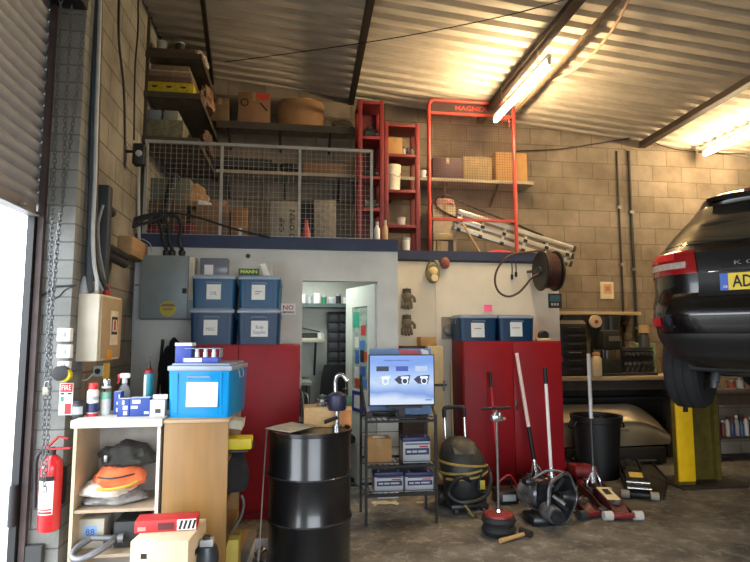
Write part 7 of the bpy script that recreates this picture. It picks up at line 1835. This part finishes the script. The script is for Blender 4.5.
# underside
part('underbody', MB().bx(-.62, .62, .5, 4.0, .24, .34, bev=.03), blk_trim, car)
part('exhaust_silencer', MB().cyl((-.3, .62, .29), (.3, .62, .29), .08, seg=18), M('dull_exhaust', '#4b4744', .5, .6, var=.3), car)
part('tail_pipe', MB().cyl((.38, .12, .27), (.38, .45, .26), .03, seg=14), steel, car)
part('tow_eye', MB().cyl((.1, .14, .33), (.1, .2, .33), .04, seg=14), dgrey, car)
part('rear_axle', MB().cyl((-.7, WY[0], .24), (.7, WY[0], .24), .05, seg=12).bx(-.5, .5, WY[0] - .1, WY[0] + .12, .2, .28, bev=.03), blk_trim, car)
for sgn in (-1, 1):
    part('damper', MB().cyl((sgn * .52, WY[0] - .12, .1), (sgn * .48, WY[0] - .02, .42), .028, seg=12).cyl((sgn * .515, WY[0] - .105, .15), (sgn * .49, WY[0] - .05, .3), .038, seg=12), M('damper_grey', '#5a5c60', .4, .5), car)
    part('rocker_panel', MB().bx(sgn * .70, sgn * .86, 1.3, 3.2, .27, .42, bev=.02), blk_trim, car)
    part('door_mirror', MB().sph((sgn * 1.0, 2.85, 1.12), (.09, .07, .075)), black_paint, car)
    patch('headlamp', sgn * 150, sgn * 168, .72, .86, .008, lclr, 8, 4)
tyre = M('tyre_rubber', '#17171a', .85, var=.25, scale=40, bump=.15)
droop = -.075
for sgn in (-1, 1):
    for wy in WY:
        wx = sgn * .70; wh = part('wheel', MB().lathe([(.2, -.1), (.235, -.115), (WR - .03, -.118), (WR - .004, -.09), (WR, -.04), (WR - .006, -.036), (WR - .006, -.03), (WR, -.026), (WR, .026), (WR - .006, .03), (WR - .006, .036), (WR, .04), (WR - .004, .09), (WR - .03, .118), (.235, .115), (.2, .1)], (0, 0, 0), 44, axis='x'), tyre, car, loc=(wx, wy, WR + droop))
        part('rim', MB().lathe([(.0, sgn * .05), (.05, sgn * .06), (.07, sgn * .03), (.19, sgn * .05), (.215, sgn * .1), (.215, -sgn * .1), (.19, -sgn * .09), (.18, 0), (0, 0)], (0, 0, 0), 30, axis='x'), M('alloy', '#6f7074', .4, .7), wh)
        part('brake_disc', MB().cyl((-sgn * .06, 0, 0), (-sgn * .085, 0, 0), .14, seg=24), steel, wh)

# ------------------------------------------------------------------ lift
lift_y = M('lift_yellow', '#e8b90e', .5, var=.14, scale=7); lift_d = M('lift_yellow_shaded', '#5c5018', .55, .1, var=.35)  # second colour is the yellow darkened for the shaded column side
LY = 5.6
a0_ = P(678, 440, LY); a1_ = P(694, 440, LY); a2_ = P(717, 440, LY + .2)
t = thing('vehicle_lift', 'yellow lift post with black arms under the raised black car', 'lift', (a0_.x, LY, 0))
PH = 2.5; w1 = a1_.x - a0_.x; w2_ = a2_.x - a0_.x
part('front_cover', MB().bx(0, w1, 0, .03, .06, PH, bev=.004), lift_y, t)
part('cover_mark', MB().bx(w1 * .4, w1 * .72, -.004, 0, PH * 0 + P(683, 412, LY).z, P(683, 404, LY).z), blackm, t)
part('column', MB().bx(.01, w1 + .015, .03, .1, 0, PH).bx(w1 + .012, w1 + .05, .08, .12, 0, PH), lift_d, t)
part('column_side', MB().bx(w1 + .06, w2_ - .05, .22, .3, 0, PH).bx(w2_ - .05, w2_, .16, .34, 0, PH), lift_d, t)
part('carriage', MB().bx(w1 + .02, w2_ - .06, .12, .22, 1.05, 1.4, bev=.01), blackm, t)
part('base_plate', MB().bx(-.04, w2_ + .1, -.1, .45, 0, .018), M('base_steel', '#2a2724', .6, .3, var=.3), t)
part('recess_shade', MB().bx(w1 + .05, w1 + .12, .2, .218, .02, PH - .1), blackm, t)  # black strip paints in the dark inside the column
part('lift_cable', MB().cyl((w1 + .055, .14, .05), (w1 + .055, .14, PH - .1), .008, seg=6), steel, t)
org = t.location
def cpt(x, y, z): return (pc - fw * .05) + rt * x + fw * y + Vector((0, 0, CZ0 + z))
for (x, y) in ((-.78, 1.55), (-.78, 3.0)):
    q_ = cpt(x, y, .215) - org
    part('swing_arm', MB().bar(Vector((w1 + .12, .17, 1.22)), Vector((q_.x, q_.y, 1.24)), .09, .08), blackm, t)
    part('lift_pad', MB().cyl((q_.x, q_.y, 1.2), (q_.x, q_.y, CZ0 + .268), .06, seg=16), dgrey, t)
org2 = cpt(1.2, 2.75, 0); org2.z = 0
t2 = thing('vehicle_lift', 'yellow lift post on the far right side of the raised black car', 'lift', org2, -52)
part('column', MB().bx(0, .3, -.15, .15, 0, PH), lift_y, t2); part('base_plate', MB().bx(-.12, .4, -.3, .3, 0, .018), MATS['base_steel'], t2); part('carriage', MB().bx(-.06, .0, -.12, .12, 1.05, 1.4), blackm, t2)
for (x, y) in ((.78, 1.55), (.78, 3.0)):
    lx, ly = x - 1.2, y - 2.75
    part('swing_arm', MB().bar((-.03, 0, 1.22), (lx, ly, 1.24), .09, .08), blackm, t2); part('lift_pad', MB().cyl((lx, ly, 1.2), (lx, ly, CZ0 + .268), .06, seg=16), dgrey, t2)
